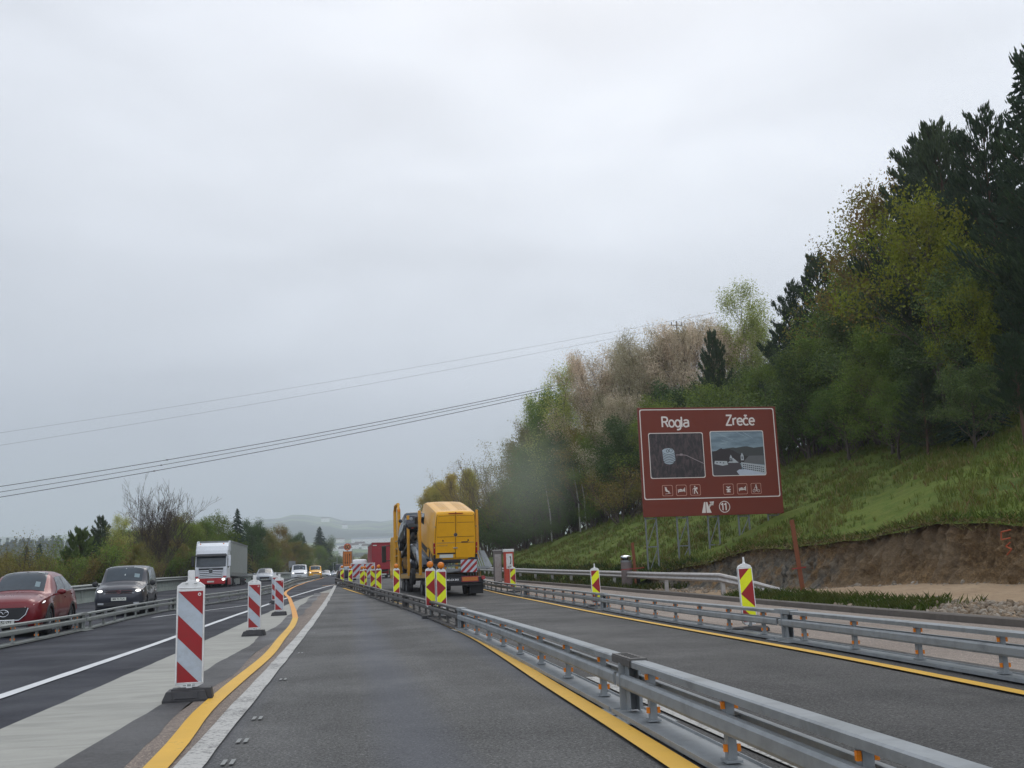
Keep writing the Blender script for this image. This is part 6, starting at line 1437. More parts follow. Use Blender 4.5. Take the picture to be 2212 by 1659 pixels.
def decid(leaf, nleaf, size, spread=.28, nsub=(5, 4, 3), maxd=3, trunk=.42, up=.3, ang=.75, bark='bark', seed=1, wob=.16, R=.16, L0=.42, ratio=.62, low=False, zs=1.):
    def f(r, H):
        s = Sk(seed); d = Vector((s.r.uniform(-.06, .06), s.r.uniform(-.06, .06), 1)).normalized(); p = Vector((0, 0, -.6)); pts = [p]; Rr = [R*1.25]; n = 7
        for i in range(n):
            p = p+(d+rdir(s.r)*.05).normalized()*(H*.8+.6)/n; pts.append(p); Rr.append(R*(1-(i+1)/n*.85))
        s.seg.append((pts, Rr))
        tr = wood(s, 'trunk', M[bark], r, 7); s.seg = []
        z0 = .12 if low else .3
        nb = nsub[0]*4
        for k in range(nb):
            t = z0+(1-z0)*(k/nb)**.9; i = min(n-1, int(t*n)); q = pts[i].lerp(pts[i+1], t*n-i); a = k*2.4+s.r.uniform(-.4, .4); l = H*L0*(1-.62*t)*s.r.uniform(.75, 1.15)*(.55+.45*min(1, (t+.15)*2))
            dd = Vector((cos(a), sin(a), .35+.7*t+up)).normalized(); s.br(q, dd, l, R*.42*(1-.6*t), 1, maxd, nsub, up*.6, wob, ang, ratio)
        wood(s, 'branches', M['twig'] if bark != 'bark' or True else M['bark'], r, 4)
        leaves('crown', tips_cloud(s, nleaf, spread, seed, zs), size, LM[leaf], r, seed)
    return f
def pine(seed=1, leaf='pine', nsh=15000, slen=.28, wide=.34, open_=.12):
    def f(r, H):
        s = Sk(seed); p = Vector((0, 0, -.6)); pts = [p]; Rr = [.2]; n = 9
        for i in range(n): p = p+(Vector((0, 0, 1))+rdir(s.r)*.045).normalized()*(H*.97+.6)/n; pts.append(p); Rr.append(.2*(1-.9*(i+1)/n))
        s.seg.append((pts, Rr)); wood(s, 'trunk', M['pinebark'], r, 8); s.seg = []
        nb = int(H*5.5); C = []; D = []; rr_ = s.r
        for k in range(nb):
            t = open_+(1-open_)*(k/nb); i = min(n-1, int(t*n)); q = pts[i].lerp(pts[i+1], t*n-i); a = k*2.399+rr_.uniform(-.5, .5)
            l = H*wide*(1-t)**.62*rr_.uniform(.65, 1.15)+.35; e = Vector((cos(a), sin(a), -.05+.75*t)).normalized(); bp = [q]; d = e
            for j in range(5): d = (d+Vector((0, 0, .13))+rdir(rr_)*.10).normalized(); bp.append(bp[-1]+d*l/5)
            s.seg.append((bp, [.05*(1-t*.6)*(1-.16*j) for j in range(6)]))
            ns = max(4, int(nsh/nb*(l/(H*wide*.6))))
            for j in range(ns):
                u = rr_.uniform(.15, 1)**.7; m = min(4, int(u*5)); c = bp[m].lerp(bp[m+1], u*5-m); lat = d.cross(Vector((0, 0, 1))).normalized()*rr_.uniform(-1, 1)*l*.34*(1.15-u)
                c = c+lat+Vector((0, 0, rr_.uniform(-.12, .22)))+rdir(rr_)*.12; C.append(c); D.append(d*.8+Vector((0, 0, .75))+lat*.8)
        wood(s, 'branches', M['pinebark'], r, 4)
        C = np.array([[*c] for c in C]); D = np.array([[*c] for c in D]); 
        C3 = np.concatenate([C, C, C]); D3 = np.concatenate([D, D, D]); o = leaves('crown', C3, slen, LM[leaf], r, seed, .22, D3, .10)
        # fine side needles
    return f
def spruce(seed=1, nq=11000, leaf='spruce', wide=.24, size=.32):
    def f(r, H):
        s = Sk(seed); s.seg.append(([Vector((0, 0, -.6)), Vector((0, 0, H*.5)), Vector((0, 0, H))], [.16, .09, .015])); wood(s, 'trunk', M['bark'], r, 7)
        g = np.random.default_rng(seed); nb = int(H*16); C = []; D = []
        for k in range(nb):
            t = .04+.96*(k/nb); a = k*2.399; l = H*wide*(1-t)**.85*g.uniform(.7, 1.15)+.1; m = max(6, int(nq/nb*2*(1-t)+4))
            u = g.uniform(.05, 1, m)**.75; z = H*t-u*u*l*.35+.12*l*u; w = g.normal(size=m)*l*.12*(1.1-u)+0
            ca, sa = cos(a), sin(a); C.append(np.stack([ca*u*l-sa*w, sa*u*l+ca*w, z], 1)); D.append(np.tile([ca, sa, -.35], (m, 1)))
        leaves('crown', np.concatenate(C), size, LM[leaf], r, seed, .42, np.concatenate(D), .45)
    return f
def bush(leaf, nleaf, size, seed=1, stems=9, spread=.22, maxd=2, wide=.5, nsub=(4, 4, 3), bark='twig'):
    def f(r, H):
        s = Sk(seed)
        for k in range(stems):
            a = k*2.4; d = Vector((cos(a)*wide*s.r.uniform(.4, 1.2), sin(a)*wide*s.r.uniform(.4, 1.2), 1)).normalized(); s.br(Vector((cos(a)*.2, sin(a)*.2, -.3)), d, H*.62*s.r.uniform(.7, 1.1), .05, 0, maxd, nsub, .25, .12, .5, .55)
        wood(s, 'stems', M[bark], r, 4); leaves('crown', tips_cloud(s, nleaf, spread, seed), size, LM[leaf], r, seed)
    return f
proto('pineA', 'pine_tree', 15., pine(3)); proto('pineB', 'pine_tree', 14., pine(8, nsh=14000, wide=.32, open_=.3)); proto('ypine', 'pine_tree', 7., pine(5, 'ypine', 4200, .5, .42, .03))
proto('spruceA', 'spruce_tree', 13., spruce(2)); proto('spruceB', 'spruce_tree', 10., spruce(6, 9000, 'spruce', .33, .36))
proto('maple', 'maple_tree', 12., decid('maple', 13000, .19, .32, (5, 4, 3), seed=4)); proto('greenA', 'broadleaf_tree', 11., decid('green', 26000, .15, .34, (5, 4, 3), seed=7, low=True)); proto('greenB', 'broadleaf_tree', 10., decid('green', 22000, .14, .30, (4, 4, 3), seed=17, low=True, up=.5))
proto('red', 'broadleaf_tree', 12., decid('red', 15000, .15, .30, (5, 4, 3), seed=9, low=True)); proto('blossomA', 'blossoming_tree', 11., decid('blossom', 42000, .09, .22, (5, 4, 4), seed=12, up=.55, low=True, ang=.5)); proto('blossomB', 'blossoming_tree', 10., decid('blossom', 38000, .09, .24, (5, 4, 4), seed=22, up=.6, low=True, ang=.5))
proto('birch', 'birch_tree', 14., decid('birch', 14000, .11, .26, (4, 4, 3), seed=14, bark='birchbark', up=.5, R=.11, L0=.24, ang=.6, zs=1.5)); proto('brown', 'budding_tree', 9., decid('brown', 22000, .115, .26, (4, 4, 3), seed=15, low=True, up=.5)); proto('poplar', 'poplar_tree', 13., decid('poplar', 20000, .16, .28, (5, 4, 3), seed=16, low=True, up=.9, L0=.22, R=.14))
proto('bare', 'bare_tree', 11., lambda r, H: bare(r, H))if False else None
def bare(r, H):
    s = Sk(31)
    for k, (dx, dy) in enumerate(((-.32, .1), (.22, -.1), (-.08, -.2))):
        s.br(Vector((dx*.5, dy*.5, -.5)), Vector((dx*1.2, dy, 1)).normalized(), H*.42, .13, 0, 1, (1,), .2, .08, .3, .9, 6)
    tr = list(s.seg); wood(s, 'trunk', M['bark'], r, 6); s.tips = []; s.seg = []
    for pts, R in tr:
        for k in range(11):
            i = s.r.randint(2, len(pts)-1); a = s.r.uniform(0, 2*pi); s.br(pts[i], Vector((cos(a)*.75, sin(a)*.75, 1)).normalized(), H*.30*s.r.uniform(.7, 1.2), .035, 0, 3, (4, 3, 3), .22, .13, .55, .64, 5)
    wood(s, 'branches', M['baretwig'], r, 3, .015); leaves('crown', tips_cloud(s, 3500, .1, 3), .07, LM['brown'], r, 5)
proto('bare', 'bare_tree', 11., bare)
def thicketf(r, H): bush('brown', 4500, .09, 41, 12, .2, 3, .35, (3, 3, 3))(r, H)
proto('thicket', 'thicket_bush', 7., thicketf); proto('bush', 'shrub', 3.2, bush('dark', 9000, .085, 43)); proto('bushg', 'shrub', 3.6, bush('green', 9000, .085, 44)); proto('bushb', 'shrub', 4., bush('brown', 9500, .075, 45, wide=.7)); proto('white', 'blossoming_tree', 8., decid('white', 9000, .12, .25, (4, 4, 3), seed=55, up=.5, low=True))
proto('dark', 'broadleaf_tree', 10., decid('dark', 24000, .16, .34, (5, 4, 3), seed=27, low=True))
CATS = {'pine_tree': 'pine', 'spruce_tree': 'spruce', 'maple_tree': 'tree', 'broadleaf_tree': 'tree', 'blossoming_tree': 'blossoming tree', 'birch_tree': 'birch', 'budding_tree': 'tree', 'poplar_tree': 'poplar', 'bare_tree': 'bare tree', 'thicket_bush': 'bush', 'shrub': 'shrub'}
tr_ = random.Random(77)
def tree(px, topy, Y, key, label, group=None, wide=1., h=None, gz_=None):
    p = atY(px, topy, Y)
    if px < 720 and gz_ is None:
        while p[0] > at(LG, min(Y, 214))-1.6 and Y < 320: Y += 2; p = atY(px, topy, Y)
    zb = ground_z(p[0], Y) if gz_ is None else gz_; root, H0, used = PROTO[key]
    if h is None: h = p[2]-zb
    o = root if not used else copy_tree(root); PROTO[key][2] = 1
    sc = h/H0; w = sc*wide*tr_.uniform(.92, 1.08); o.location = (p[0], Y, zb); o.scale = (w, w, sc); o.rotation_euler = (tr_.uniform(-.03, .03), tr_.uniform(-.03, .03), tr_.uniform(0, 6.28))
    tag(o, label, CATS[root.name.split('.')[0]], group); return o
G1 = 'trees of the wood above the right-hand slope'
# -- right side skyline, from the near right corner into the distance
tree(2290, 40, 40, 'pineA', 'tall dark pine cut by the right edge of the picture, the highest of all', G1, 1.1)
tree(2205, 150, 45, 'spruceA', 'dark conifer with a spiky top just left of the right picture edge', G1, 1.0)
tree(2120, 245, 49, 'pineA', 'tall dark pine with upward shoots behind the yellow-green tree', G1, 1.15)
tree(2040, 268, 55, 'pineB', 'dark pine rising left of the tallest conifers with finger-like shoots', G1, 1.2)
tree(1965, 305, 60, 'pineB', 'leftmost dark pine of the high right group, above the bronze-leaved tree', G1, 1.2)
tree(1895, 395, 64, 'red', 'tall tree with bronze and green young leaves at the left of the high right group', G1, 1.0)
tree(1858, 492, 66, 'red', 'lower tree with bronze and olive young leaves, leaning out left of the pines', G1, .9)
tree(2105, 600, 42, 'maple', 'lower yellow-green leafy tree near the right edge, over the grass', G1, .7)
tree(1990, 415, 48, 'maple', 'bright yellow-green leafy tree in front of the dark pines at right', G1, .8)
tree(1768, 548, 76, 'pineB', 'dark pine with two spires above and right of the brown sign', G1, 1.15)
tree(1705, 612, 78, 'pineA', 'dark bushy pine directly right of the tall pale birch', G1, 1.0)
tree(1815, 590, 80, 'brown', 'brownish budding tree in the gap between the two pine groups', G1, 1.)
tree(1608, 615, 92, 'birch', 'slender pale birch standing above the blossoming trees', G1, 1.0)
tree(1640, 680, 90, 'birch', 'shorter birch right behind the pale slender one', G1, 1.)
tree(1532, 716, 80, 'pineB', 'lone small dark pine top just above the brown sign', G1, .7)
for px, ty, Y, k, lb in ((1560, 700, 94, 'blossomB', 'pale blossoming tree right of the lone small pine top'), (1500, 692, 96, 'blossomA', 'pale blossoming tree left of the lone small pine top'), (1450, 690, 92, 'blossomB', 'tallest spray of pale blossoming branches above the sign corner'),
                         (1390, 722, 97, 'blossomA', 'pale blossoming tree with upright twigs in the middle of the blossoming row'), (1335, 745, 101, 'blossomB', 'tan blossoming tree in the left half of the blossoming row'), (1285, 765, 105, 'blossomA', 'leftmost tan blossoming tree beside the slim birch'), (1330, 850, 93, 'blossomB', 'lower greyish blossoming tree in front of the row'), (1265, 880, 100, 'brown', 'brown budding tree in front of the leftmost blossoming tree')):
    tree(px, ty, Y, k, lb, G1, 1.05)
tree(1218, 786, 112, 'birch', 'slim birch left of the blossoming row', G1, 1.0); tree(1186, 838, 118, 'greenB', 'yellow-green tree left of the slim birch', G1, .8); tree(1158, 850, 122, 'birch', 'thin birch at the left shoulder of the wood', G1, .8)
tree(1125, 905, 122, 'brown', 'grey-brown budding tree at the left shoulder of the wood', G1, .9); tree(1105, 955, 130, 'thicket', 'greyish twiggy thicket where the wood drops down behind the van', G1, 1.0); tree(1150, 960, 116, 'greenA', 'green tree in front of the left shoulder birches', G1, .9)
for px, ty, Y, lb in ((1080, 985, 140, 'nearest'), (1055, 990, 150, 'middle'), (1038, 1003, 160, 'farthest')): tree(px, ty, Y, 'thicket', lb+' grey twiggy thicket above the yellow van roof', G1, 1.2)
for px, ty, Y, lb in ((1013, 1015, 190, 'taller right-hand yellow poplar above the van roof'), (975, 1025, 198, 'middle yellow poplar above the van roof'), (950, 1040, 205, 'left yellow poplar above the van roof'), (932, 1052, 210, 'smallest yellow poplar at the left end of the trio')): tree(px, ty, Y, 'poplar', lb, G1, 1.1)
# -- body of the wood (hidden trunks, interlocking crowns)
GF = 'dense dark trees filling the wood on the right'
for px, ty, Y, k, lb, w in ((2215, 520, 40, 'pineB', 'big low-boughed dark pine at the right picture edge over the grass', 1.3), (2120, 560, 44, 'dark', 'dark leafy tree under the yellow-green tree', 1.1), (2150, 380, 54, 'spruceB', 'dark conifer mass behind the yellow-green tree', 1.2), (2050, 480, 60, 'pineA', 'dark pine behind the yellow-green crown', 1.2),
    (2185, 720, 36, 'pineB', 'low pine with boughs hanging over the grass at the right edge', 1.2), (2085, 790, 40, 'dark', 'dark leafy tree hanging over the brightest grass', 1.3), (1985, 800, 46, 'pineA', 'low dark pine at the top of the grass', 1.3), (1925, 820, 50, 'greenA', 'green tree at the top of the grass below the bronze tree', 1.3), (1820, 830, 58, 'greenB', 'leafy green bush-like tree right of the sign', 1.4), (1860, 560, 72, 'greenA', 'tall green tree between the two pine groups', 1.3),
    (1960, 560, 56, 'pineB', 'dark pine below the bronze-leaved tree', 1.2), (1900, 700, 54, 'greenA', 'green tree at the foot of the high group near the grass', 1.0), (1850, 640, 62, 'dark', 'dark leafy tree between the pine groups', 1.2), (1985, 720, 50, 'dark', 'dark tree behind the upper grass edge at right', 1.1), (2090, 740, 43, 'spruceB', 'dark low spruce over the brightest grass', 1.1),
    (1790, 720, 66, 'greenB', 'bushy green tree right of the sign with small leaves', 1.2), (1730, 760, 68, 'dark', 'dark tree touching the right edge of the sign', 1.2), (1690, 700, 84, 'pineB', 'dark pine behind the right top corner of the sign', 1.2), (1640, 790, 78, 'greenA', 'green tree behind the top right of the sign', 1.2), (1580, 800, 84, 'dark', 'dark tree behind the word Zreče on the sign', 1.2), (1530, 830, 76, 'greenB', 'green tree behind the top middle of the sign', 1.0),
    (1470, 820, 88, 'dark', 'dark tree behind the word Rogla on the sign', 1.2), (1410, 860, 84, 'greenA', 'green tree behind the top left corner of the sign', 1.0), (1360, 900, 90, 'dark', 'dark leafy tree just left of the sign', 1.2), (1300, 930, 96, 'greenB', 'dull green tree left of the sign', 1.2), (1240, 930, 104, 'dark', 'dark tree under the slim birch', 1.2), (1200, 940, 112, 'greenA', 'olive tree under the yellow-green one', 1.0), (1340, 1000, 84, 'bushb', 'brown undergrowth tree at the left post of the sign', 1.5),
    (1170, 1010, 122, 'dark', 'dark tree at the left end of the dense wood', 1.2), (1125, 1030, 132, 'dark', 'dark tree behind the right side of the yellow van', 1.3), (1085, 1060, 142, 'dark', 'dark bush-like tree touching the yellow van', 1.3), (1050, 1080, 152, 'brown', 'olive tree partly hidden by the yellow van', 1.3), (1000, 1090, 185, 'greenA', 'olive green tree hidden behind the van roof', 1.2), (2260, 300, 50, 'spruceA', 'dark conifer filling the right picture edge', 1.3)):
    tree(px, ty, Y, k, lb, GF, w)
def where(px):
    for a, b in ((1150, 'right of the yellow van'), (1250, 'above the telephone pillar'), (1385, 'left of the brown sign'), (1480, 'behind the left half of the brown sign'), (1600, 'behind the middle of the brown sign'), (1700, 'behind the right edge of the brown sign'), (1800, 'just right of the brown sign'), (1900, 'left of the yellow-green tree'), (2010, 'under the left of the yellow-green tree'), (2110, 'under the right of the yellow-green tree'), (9999, 'at the right picture edge')):
        if px < a: return b
def whereL(px):
    for a, b in ((100, 'above the red car bonnet'), (200, 'above the red car tail'), (300, 'left of the bare tree above the dark van'), (400, 'right of the bare tree'), (500, 'behind the lorry cab'), (600, 'between the lorry and the third striped beacon'), (9999, 'behind the queue of oncoming vans')):
        if px < a: return b
GU = 'undergrowth along the lower edge of the wood'
r6 = random.Random(9); n6 = 0
for i in range(34):
    px = 1090+i*34+r6.uniform(-12, 12)
    if 1385 < px < 1690 and i % 2: continue
    Y = float(np.interp(px, [1090, 1200, 1400, 1690, 1950, 2212], [124, 104, 86, 72, 58, 48]))+r6.uniform(-1.5, 3); k = r6.choice(['bush', 'bush', 'bushg', 'bushb'])
    tree(px, 900, Y, k, {'bush': 'dark green', 'bushg': 'light green', 'bushb': 'brownish'}[k]+' shrub '+where(px), GU+' '+k+' '+where(px), r6.uniform(1.1, 1.6), h=r6.uniform(2.2, 4.4))
for i in range(52):
    px = (1060+i*31 if i < 40 else 1070+(i-40)*20)+r6.uniform(-10, 10); Y = float(np.interp(px, [1060, 1200, 1400, 1690, 1950, 2300], [150, 120, 100, 84, 68, 54]))+r6.uniform(-3, 3); k = r6.choice(['bush', 'bush', 'dark', 'dark', 'bushg'])
    tree(px, 900, Y, k, {'bush': 'dark thicket', 'bushg': 'green thicket', 'dark': 'dark young tree'}[k]+' in the wood '+where(px), 'thicket in the wood '+k+' '+where(px), r6.uniform(1.1, 1.5), h=r6.uniform(4.5, 7.5))
# two thin white birch trunks seen in the dark wood
for px, Y, l in ((1265, 100, 'left'), (1252, 101, 'right'), (1190, 108, 'lone')): 
    a = atY(px, 1100, Y); z = ground_z(a[0], Y); r = empty('birch_tree', (a[0], Y, z)); tag(r, {'left': 'thin white birch trunk leaning in the dark wood, nearer the sign', 'right': 'thin white birch trunk beside its leaning neighbour', 'lone': 'thin white leaning trunk above the middle arrow beacons'}[l], 'birch', None)
    MB().tube([(0, 0, -.4), (-.3, -1, 3), (-.8, -1.2, 6.5)], [.09, .07, .04], 7).build('trunk', M['birchbark'], r, smooth=60)
    leaves('crown', np.array([-.9, -1.2, 7])+np.random.default_rng(3).normal(size=(500, 3))*np.array([.7, .7, 1]), .1, LM['birch'], r, 3)
a = atY(1568, 1130, 62); r = empty('shade_tree', (a[0], 62, ground_z(a[0], 62))); tag(r, 'thick dark tree trunk seen beneath the sign between its legs', 'tree'); MB().tube([(0, 0, -.4), (.05, 0, 1.5), (0, 0, 5)], [.42, .32, .26], 12).build('trunk', M['bark'], r, smooth=60)
leaves('crown', np.array([0, 0, 6.])+np.random.default_rng(8).normal(size=(3000, 3))*np.array([1.3, 1.3, 1.]), .18, LM['dark'], r, 8)
# -- left side
G2 = 'trees behind the parapet on the left'
for px, ty, Y, k, lb, w in ((172, 1143, 66, 'ypine', 'broad light green young pine above the red car', 1.15), (222, 1116, 96, 'pineB', 'dark pine rising behind the light green pine', 1.1), (200, 1165, 90, 'pineB', 'lower dark pine top between the two pines on the left', 1.), (262, 1112, 92, 'birch', 'thin yellowish tree left of the bare tree', 1.2), (292, 1108, 98, 'thicket', 'twiggy tree directly behind the bare tree', 1.1),
    (340, 1048, 70, 'bare', 'tall bare forked tree above the dark van', 1.05), (372, 1105, 100, 'brown', 'golden brown tree right behind the bare tree', 1.2), (404, 1128, 96, 'greenB', 'bright green tree left of the lorry', 1.1), (440, 1120, 104, 'greenA', 'bright green tree above the lorry cab', 1.0), (476, 1108, 108, 'maple', 'airy yellow-green tree above the lorry trailer', .9), (514, 1104, 124, 'spruceB', 'dark pointed spruce above the lorry trailer', .9),
    (548, 1122, 128, 'dark', 'dark green tree right of the pointed spruce', .9), (580, 1138, 134, 'brown', 'olive tree above the second striped beacon', 1.), (604, 1132, 150, 'red', 'bronze tree above the third striped beacon', .9), (590, 1180, 122, 'greenB', 'bright green tree standing behind the third striped beacon', 1.0), (636, 1150, 168, 'dark', 'dark slender tree above the white van', .9), (655, 1160, 176, 'spruceB', 'dark conifer above the yellow van in the queue', .9),
    (692, 1142, 196, 'spruceB', 'broad dark conifer at the right end of the left wood', 1.1), (702, 1160, 205, 'dark', 'dark tree behind the broad end conifer', .9), (668, 1192, 178, 'white', 'small white blossoming tree in front of the broad conifer', .7), (10, 1218, 74, 'bushb', 'brownish bushy tree at the left picture edge', 1.6), (52, 1222, 82, 'bushb', 'brown bushy tree behind the red car roof', 1.8), (98, 1205, 96, 'pineB', 'crooked dark pine above the red car roof', 1.2),
    (20, 1192, 130, 'brown', 'brown tree at the far left edge', 1.), (60, 1182, 150, 'spruceB', 'small dark spruce left of two, far left', 1.), (88, 1178, 155, 'spruceB', 'small dark spruce right of two, far left', 1.), (120, 1196, 110, 'thicket', 'twiggy bush at the left foot of the light green pine', 1.3), (245, 1165, 76, 'brown', 'brown budding tree left of the dark van roof', 1.1), (290, 1170, 74, 'brown', 'brown budding tree behind the dark van roof', 1.1), (385, 1160, 78, 'brown', 'golden tree right of the bare tree, above the parapet', 1.3), (420, 1195, 84, 'bushb', 'brown bush beside the lorry mirror', 1.5)):
    tree(px, ty, Y, k, lb, G2, w)
GF2 = 'shrubs filling the gaps above the left parapet'
for i in range(22):
    px = 5+i*32+r6.uniform(-10, 10); Y = float(np.interp(px, [0, 300, 600, 715], [56, 66, 120, 185])); k = r6.choice(['bushb', 'bushg', 'bushb']); 
    tree(px, 1200, Y, k, {'bush': 'dark green', 'bushg': 'light green', 'bushb': 'brownish'}[k]+' shrub '+whereL(px), GF2+' '+k+' '+whereL(px), r6.uniform(1.1, 1.5), h=r6.uniform(2.2, 3.8)*(1+max(0, Y-90)/150))
GF3 = 'background trees closing the left wood'
for i in range(16):
    px = 240+i*30+r6.uniform(-8, 8); Y = float(np.interp(px, [240, 600, 715], [110, 165, 225])); ty = float(np.interp(px, [240, 300, 400, 500, 600, 700], [1150, 1135, 1150, 1150, 1165, 1180])); k = r6.choice(['brown', 'dark', 'greenB', 'greenA'])
    tree(px, ty, Y, k, {'brown': 'olive brown', 'dark': 'dark green', 'greenB': 'fresh green', 'greenA': 'mid green'}[k]+' tree '+whereL(px), GF3+' '+k+' '+whereL(px), 1.2)
# -- valley trees beyond the crest
GV = 'distant trees in the valley behind the lane sign'
for px, ty, Y, k in ((722, 1200, 330, 'dark'), (735, 1208, 360, 'brown'), (748, 1203, 350, 'brown'), (762, 1200, 380, 'brown'), (775, 1212, 340, 'dark'), (786, 1196, 360, 'brown'), (800, 1206, 350, 'dark'), (812, 1210, 370, 'dark'), (715, 1212, 320, 'dark'), (768, 1215, 420, 'greenA'), (793, 1214, 420, 'greenA'), (835, 1205, 360, 'dark'), (850, 1200, 340, 'brown'), (870, 1190, 330, 'dark'), (890, 1185, 330, 'greenA'), (912, 1170, 300, 'dark')):
    tree(px, ty, Y, k, {'dark': 'hazy dark tree', 'brown': 'hazy brownish tree', 'greenA': 'hazy green tree'}[k]+' in the valley beyond the road crest', GV+' '+k, 1.2, gz_=-3.)
# far left wooded ridge: one mass
g = np.random.default_rng(4); C = []; D = []
for i in range(520):
    px = g.uniform(-260, 262); Y = g.uniform(900, 1250); zt = atY(px, float(np.interp(px, [-260, 0, 60, 130, 200, 262], [1176, 1170, 1166, 1160, 1162, 1176]))+g.uniform(-6, 34), Y); h = g.uniform(18, 28); m = 46
    t = g.uniform(0, 1, m)**.8; a = g.uniform(0, 6.28, m); rr_ = h*.20*(1-t)**.8*g.uniform(.3, 1, m); C.append(np.stack([zt[0]+rr_*np.cos(a), Y+rr_*np.sin(a), zt[2]-h*(1-t)], 1)); D.append(np.stack([np.cos(a), np.sin(a), -.4+0*a], 1))
o = leaves('far_wood', np.concatenate(C), 4.2, LM['spruce'], None, 4, .7, np.concatenate(D), .3); o['kind'] = 'stuff'
# ================================================================== grass, stones, cables, houses, haze
def tufts(name, pts, hmin, hmax, mat, seed, nb=5, lean=.35, wid=.035):
    g = np.random.default_rng(seed); P = np.repeat(np.array(pts), nb, 0); n = len(P); P = P+np.stack([g.normal(size=n)*.09, g.normal(size=n)*.09, np.zeros(n)-.03], 1)
    h = g.uniform(hmin, hmax, n)[:, None]; a = g.uniform(0, 6.28, n); d = np.stack([np.cos(a), np.sin(a), np.zeros(n)], 1); e = np.stack([-np.sin(a), np.cos(a), np.zeros(n)], 1)*wid
    up = np.array([[0, 0, 1.]]); mid = P+up*h*.55+d*h*lean*.35; tip = P+up*h+d*h*lean
    V = np.stack([P-e, P+e, mid+e*.7, tip, mid-e*.7], 1).reshape(-1, 3); Q = np.arange(5*n).reshape(n, 5)
    o = np_mesh(name, V, Q, mat); o['kind'] = 'stuff'; return o
GM = leafmat('grass_blades', rgb(78, 96, 38), rgb(108, 124, 54), rgb(116, 116, 60), .35); GM2 = leafmat('lush_weeds', rgb(52, 72, 34), rgb(84, 98, 48), rgb(96, 90, 50), .3); GM3 = leafmat('dry_grass_blades', rgb(120, 108, 66), rgb(150, 136, 90), None, .3)
g = np.random.default_rng(12); pts = []
while len(pts) < 17000:
    y = g.uniform(10, 110)**1.0; x = g.uniform(11, 40)
    d = sqrt(x*x+y*y)
    if g.random() < (d-20)/110: continue
    if y < CUT_END and x < face_x(y)+.1: continue
    if x < at(CURB, y)+.35 or (18 < x < 22.3 and 44.5 < y < 48.4): continue
    if nz(x, y, .5) + g.normal()*.5 < -.3 or nz(x+9, y*.8, .23, 2)+g.normal()*.12 > .52: continue
    pts.append((x, y, ground_z(x, y)))
tufts('slope_grass', pts, .10, .30, GM, 1, 5, .4, .022)
tufts('dry_grass', [pts[i] for i in range(0, len(pts), 9)], .15, .34, GM3, 2, 4, .6, .018)
# turf lip hanging over the cut
pts = []
for y in np.arange(6, 47, .07): x = face_x(y)+g.uniform(-.05, .35); pts.append((x, y, ground_z(x+.2, y)+.02))
tufts('turf_edge_grass', pts[::2], .10, .26, GM, 3, 5, .9, .018)
pts2 = [(p[0]-.12-.1*g.random(), p[1], p[2]-.02-.25*g.random()**2) for p in pts]; tufts('hanging_roots', pts2, .06, .16, GM3, 7, 4, 1.6, .014)
# tall weeds by the kerb end and along the old guardrail
pts = []
while len(pts) < 800:
    y = g.uniform(20, 33); x = at(CURB, y)+.3+abs(g.normal())*.55
    if x > at(CURB, y)+1.9: continue
    pts.append((x, y, ground_z(x, y)+.16*sin(pi*min(1, (x-at(CURB, y)-.24)/2.0))**.8))
tufts('kerb_weeds', pts, .06, .26, GM, 4, 6, .7, .010)
pts = []
while len(pts) < 3800:
    y = g.uniform(44, 130); x = at(CURB, y)+.3+g.random()*3.2; pts.append((x, y, ground_z(x, y)))
tufts('guardrail_weeds', pts, .12, .42, GM2, 5, 5, .5, .03)
pts = []
for i in range(3500): x = -g.uniform(15.8, 30); y = g.uniform(10, 150); pts.append((x, y, ground_z(x, y)))
tufts('left_verge_weeds', pts, .3, .9, GM2, 6, 5, .5, .05)
# stones
def stones(name, items, mat, seed):
    g = np.random.default_rng(seed); base = np.array([(1, 0, 0), (-1, 0, 0), (0, 1, 0), (0, -1, 0), (0, 0, 1), (0, 0, -1)], float)
    F = np.array([(0, 2, 4), (2, 1, 4), (1, 3, 4), (3, 0, 4), (2, 0, 5), (1, 2, 5), (3, 1, 5), (0, 3, 5)]); V = []; Q = []; k = 0
    # subdivide the octahedron once for rounder rocks
    vs = [tuple(v) for v in base]; fs = []
    def midp(a, b): m = (np.array(vs[a])+np.array(vs[b])); m = m/np.linalg.norm(m); vs.append(tuple(m)); return len(vs)-1
    for a, b, c in F: ab, bc, ca = midp(a, b), midp(b, c), midp(c, a); fs += [(a, ab, ca), (ab, b, bc), (ca, bc, c), (ab, bc, ca)]
    vs = np.array(vs); fs = np.array(fs)
    for (x, y, z, s) in items:
        R_ = np.linalg.qr(g.normal(size=(3, 3)))[0]; w = vs*(1+.0*g.normal(size=(len(vs), 1)))
        nrm = g.normal(size=(4, 3)); nrm /= np.linalg.norm(nrm, axis=1, keepdims=True)
        for q_ in nrm: dd = w@q_; w = w-np.outer(np.maximum(0, dd-.55), q_)
        w = (w*np.array([1, g.uniform(.6, .95), g.uniform(.45, .8)]))@R_.T*s; V.append(w+np.array([x, y, z+s*.25])); Q.append(fs+k); k += len(vs)
    o = np_mesh(name, np.concatenate(V), np.concatenate(Q), mat); o['kind'] = 'stuff'; return o
def rockmat():
    m, nt, b = newmat('pale_broken_stone'); gg = nt.nodes.new('ShaderNodeNewGeometry'); c = _mix(nt, gg.outputs['Random Per Island'], rgb(104, 96, 84), rgb(160, 152, 140)); c = _mix(nt, rng_(nt, noise(nt, 3, 4, .6, pos(nt)), .4, .7), c, rgb(128, 106, 80))
    nt.links.new(c, b.inputs['Base Color']); b.inputs['Roughness'].default_value = .9; bump(nt, b, noise(nt, 25, 4, .7, pos(nt)), .4, .02); return m
M['rock'] = rockmat(); it = []
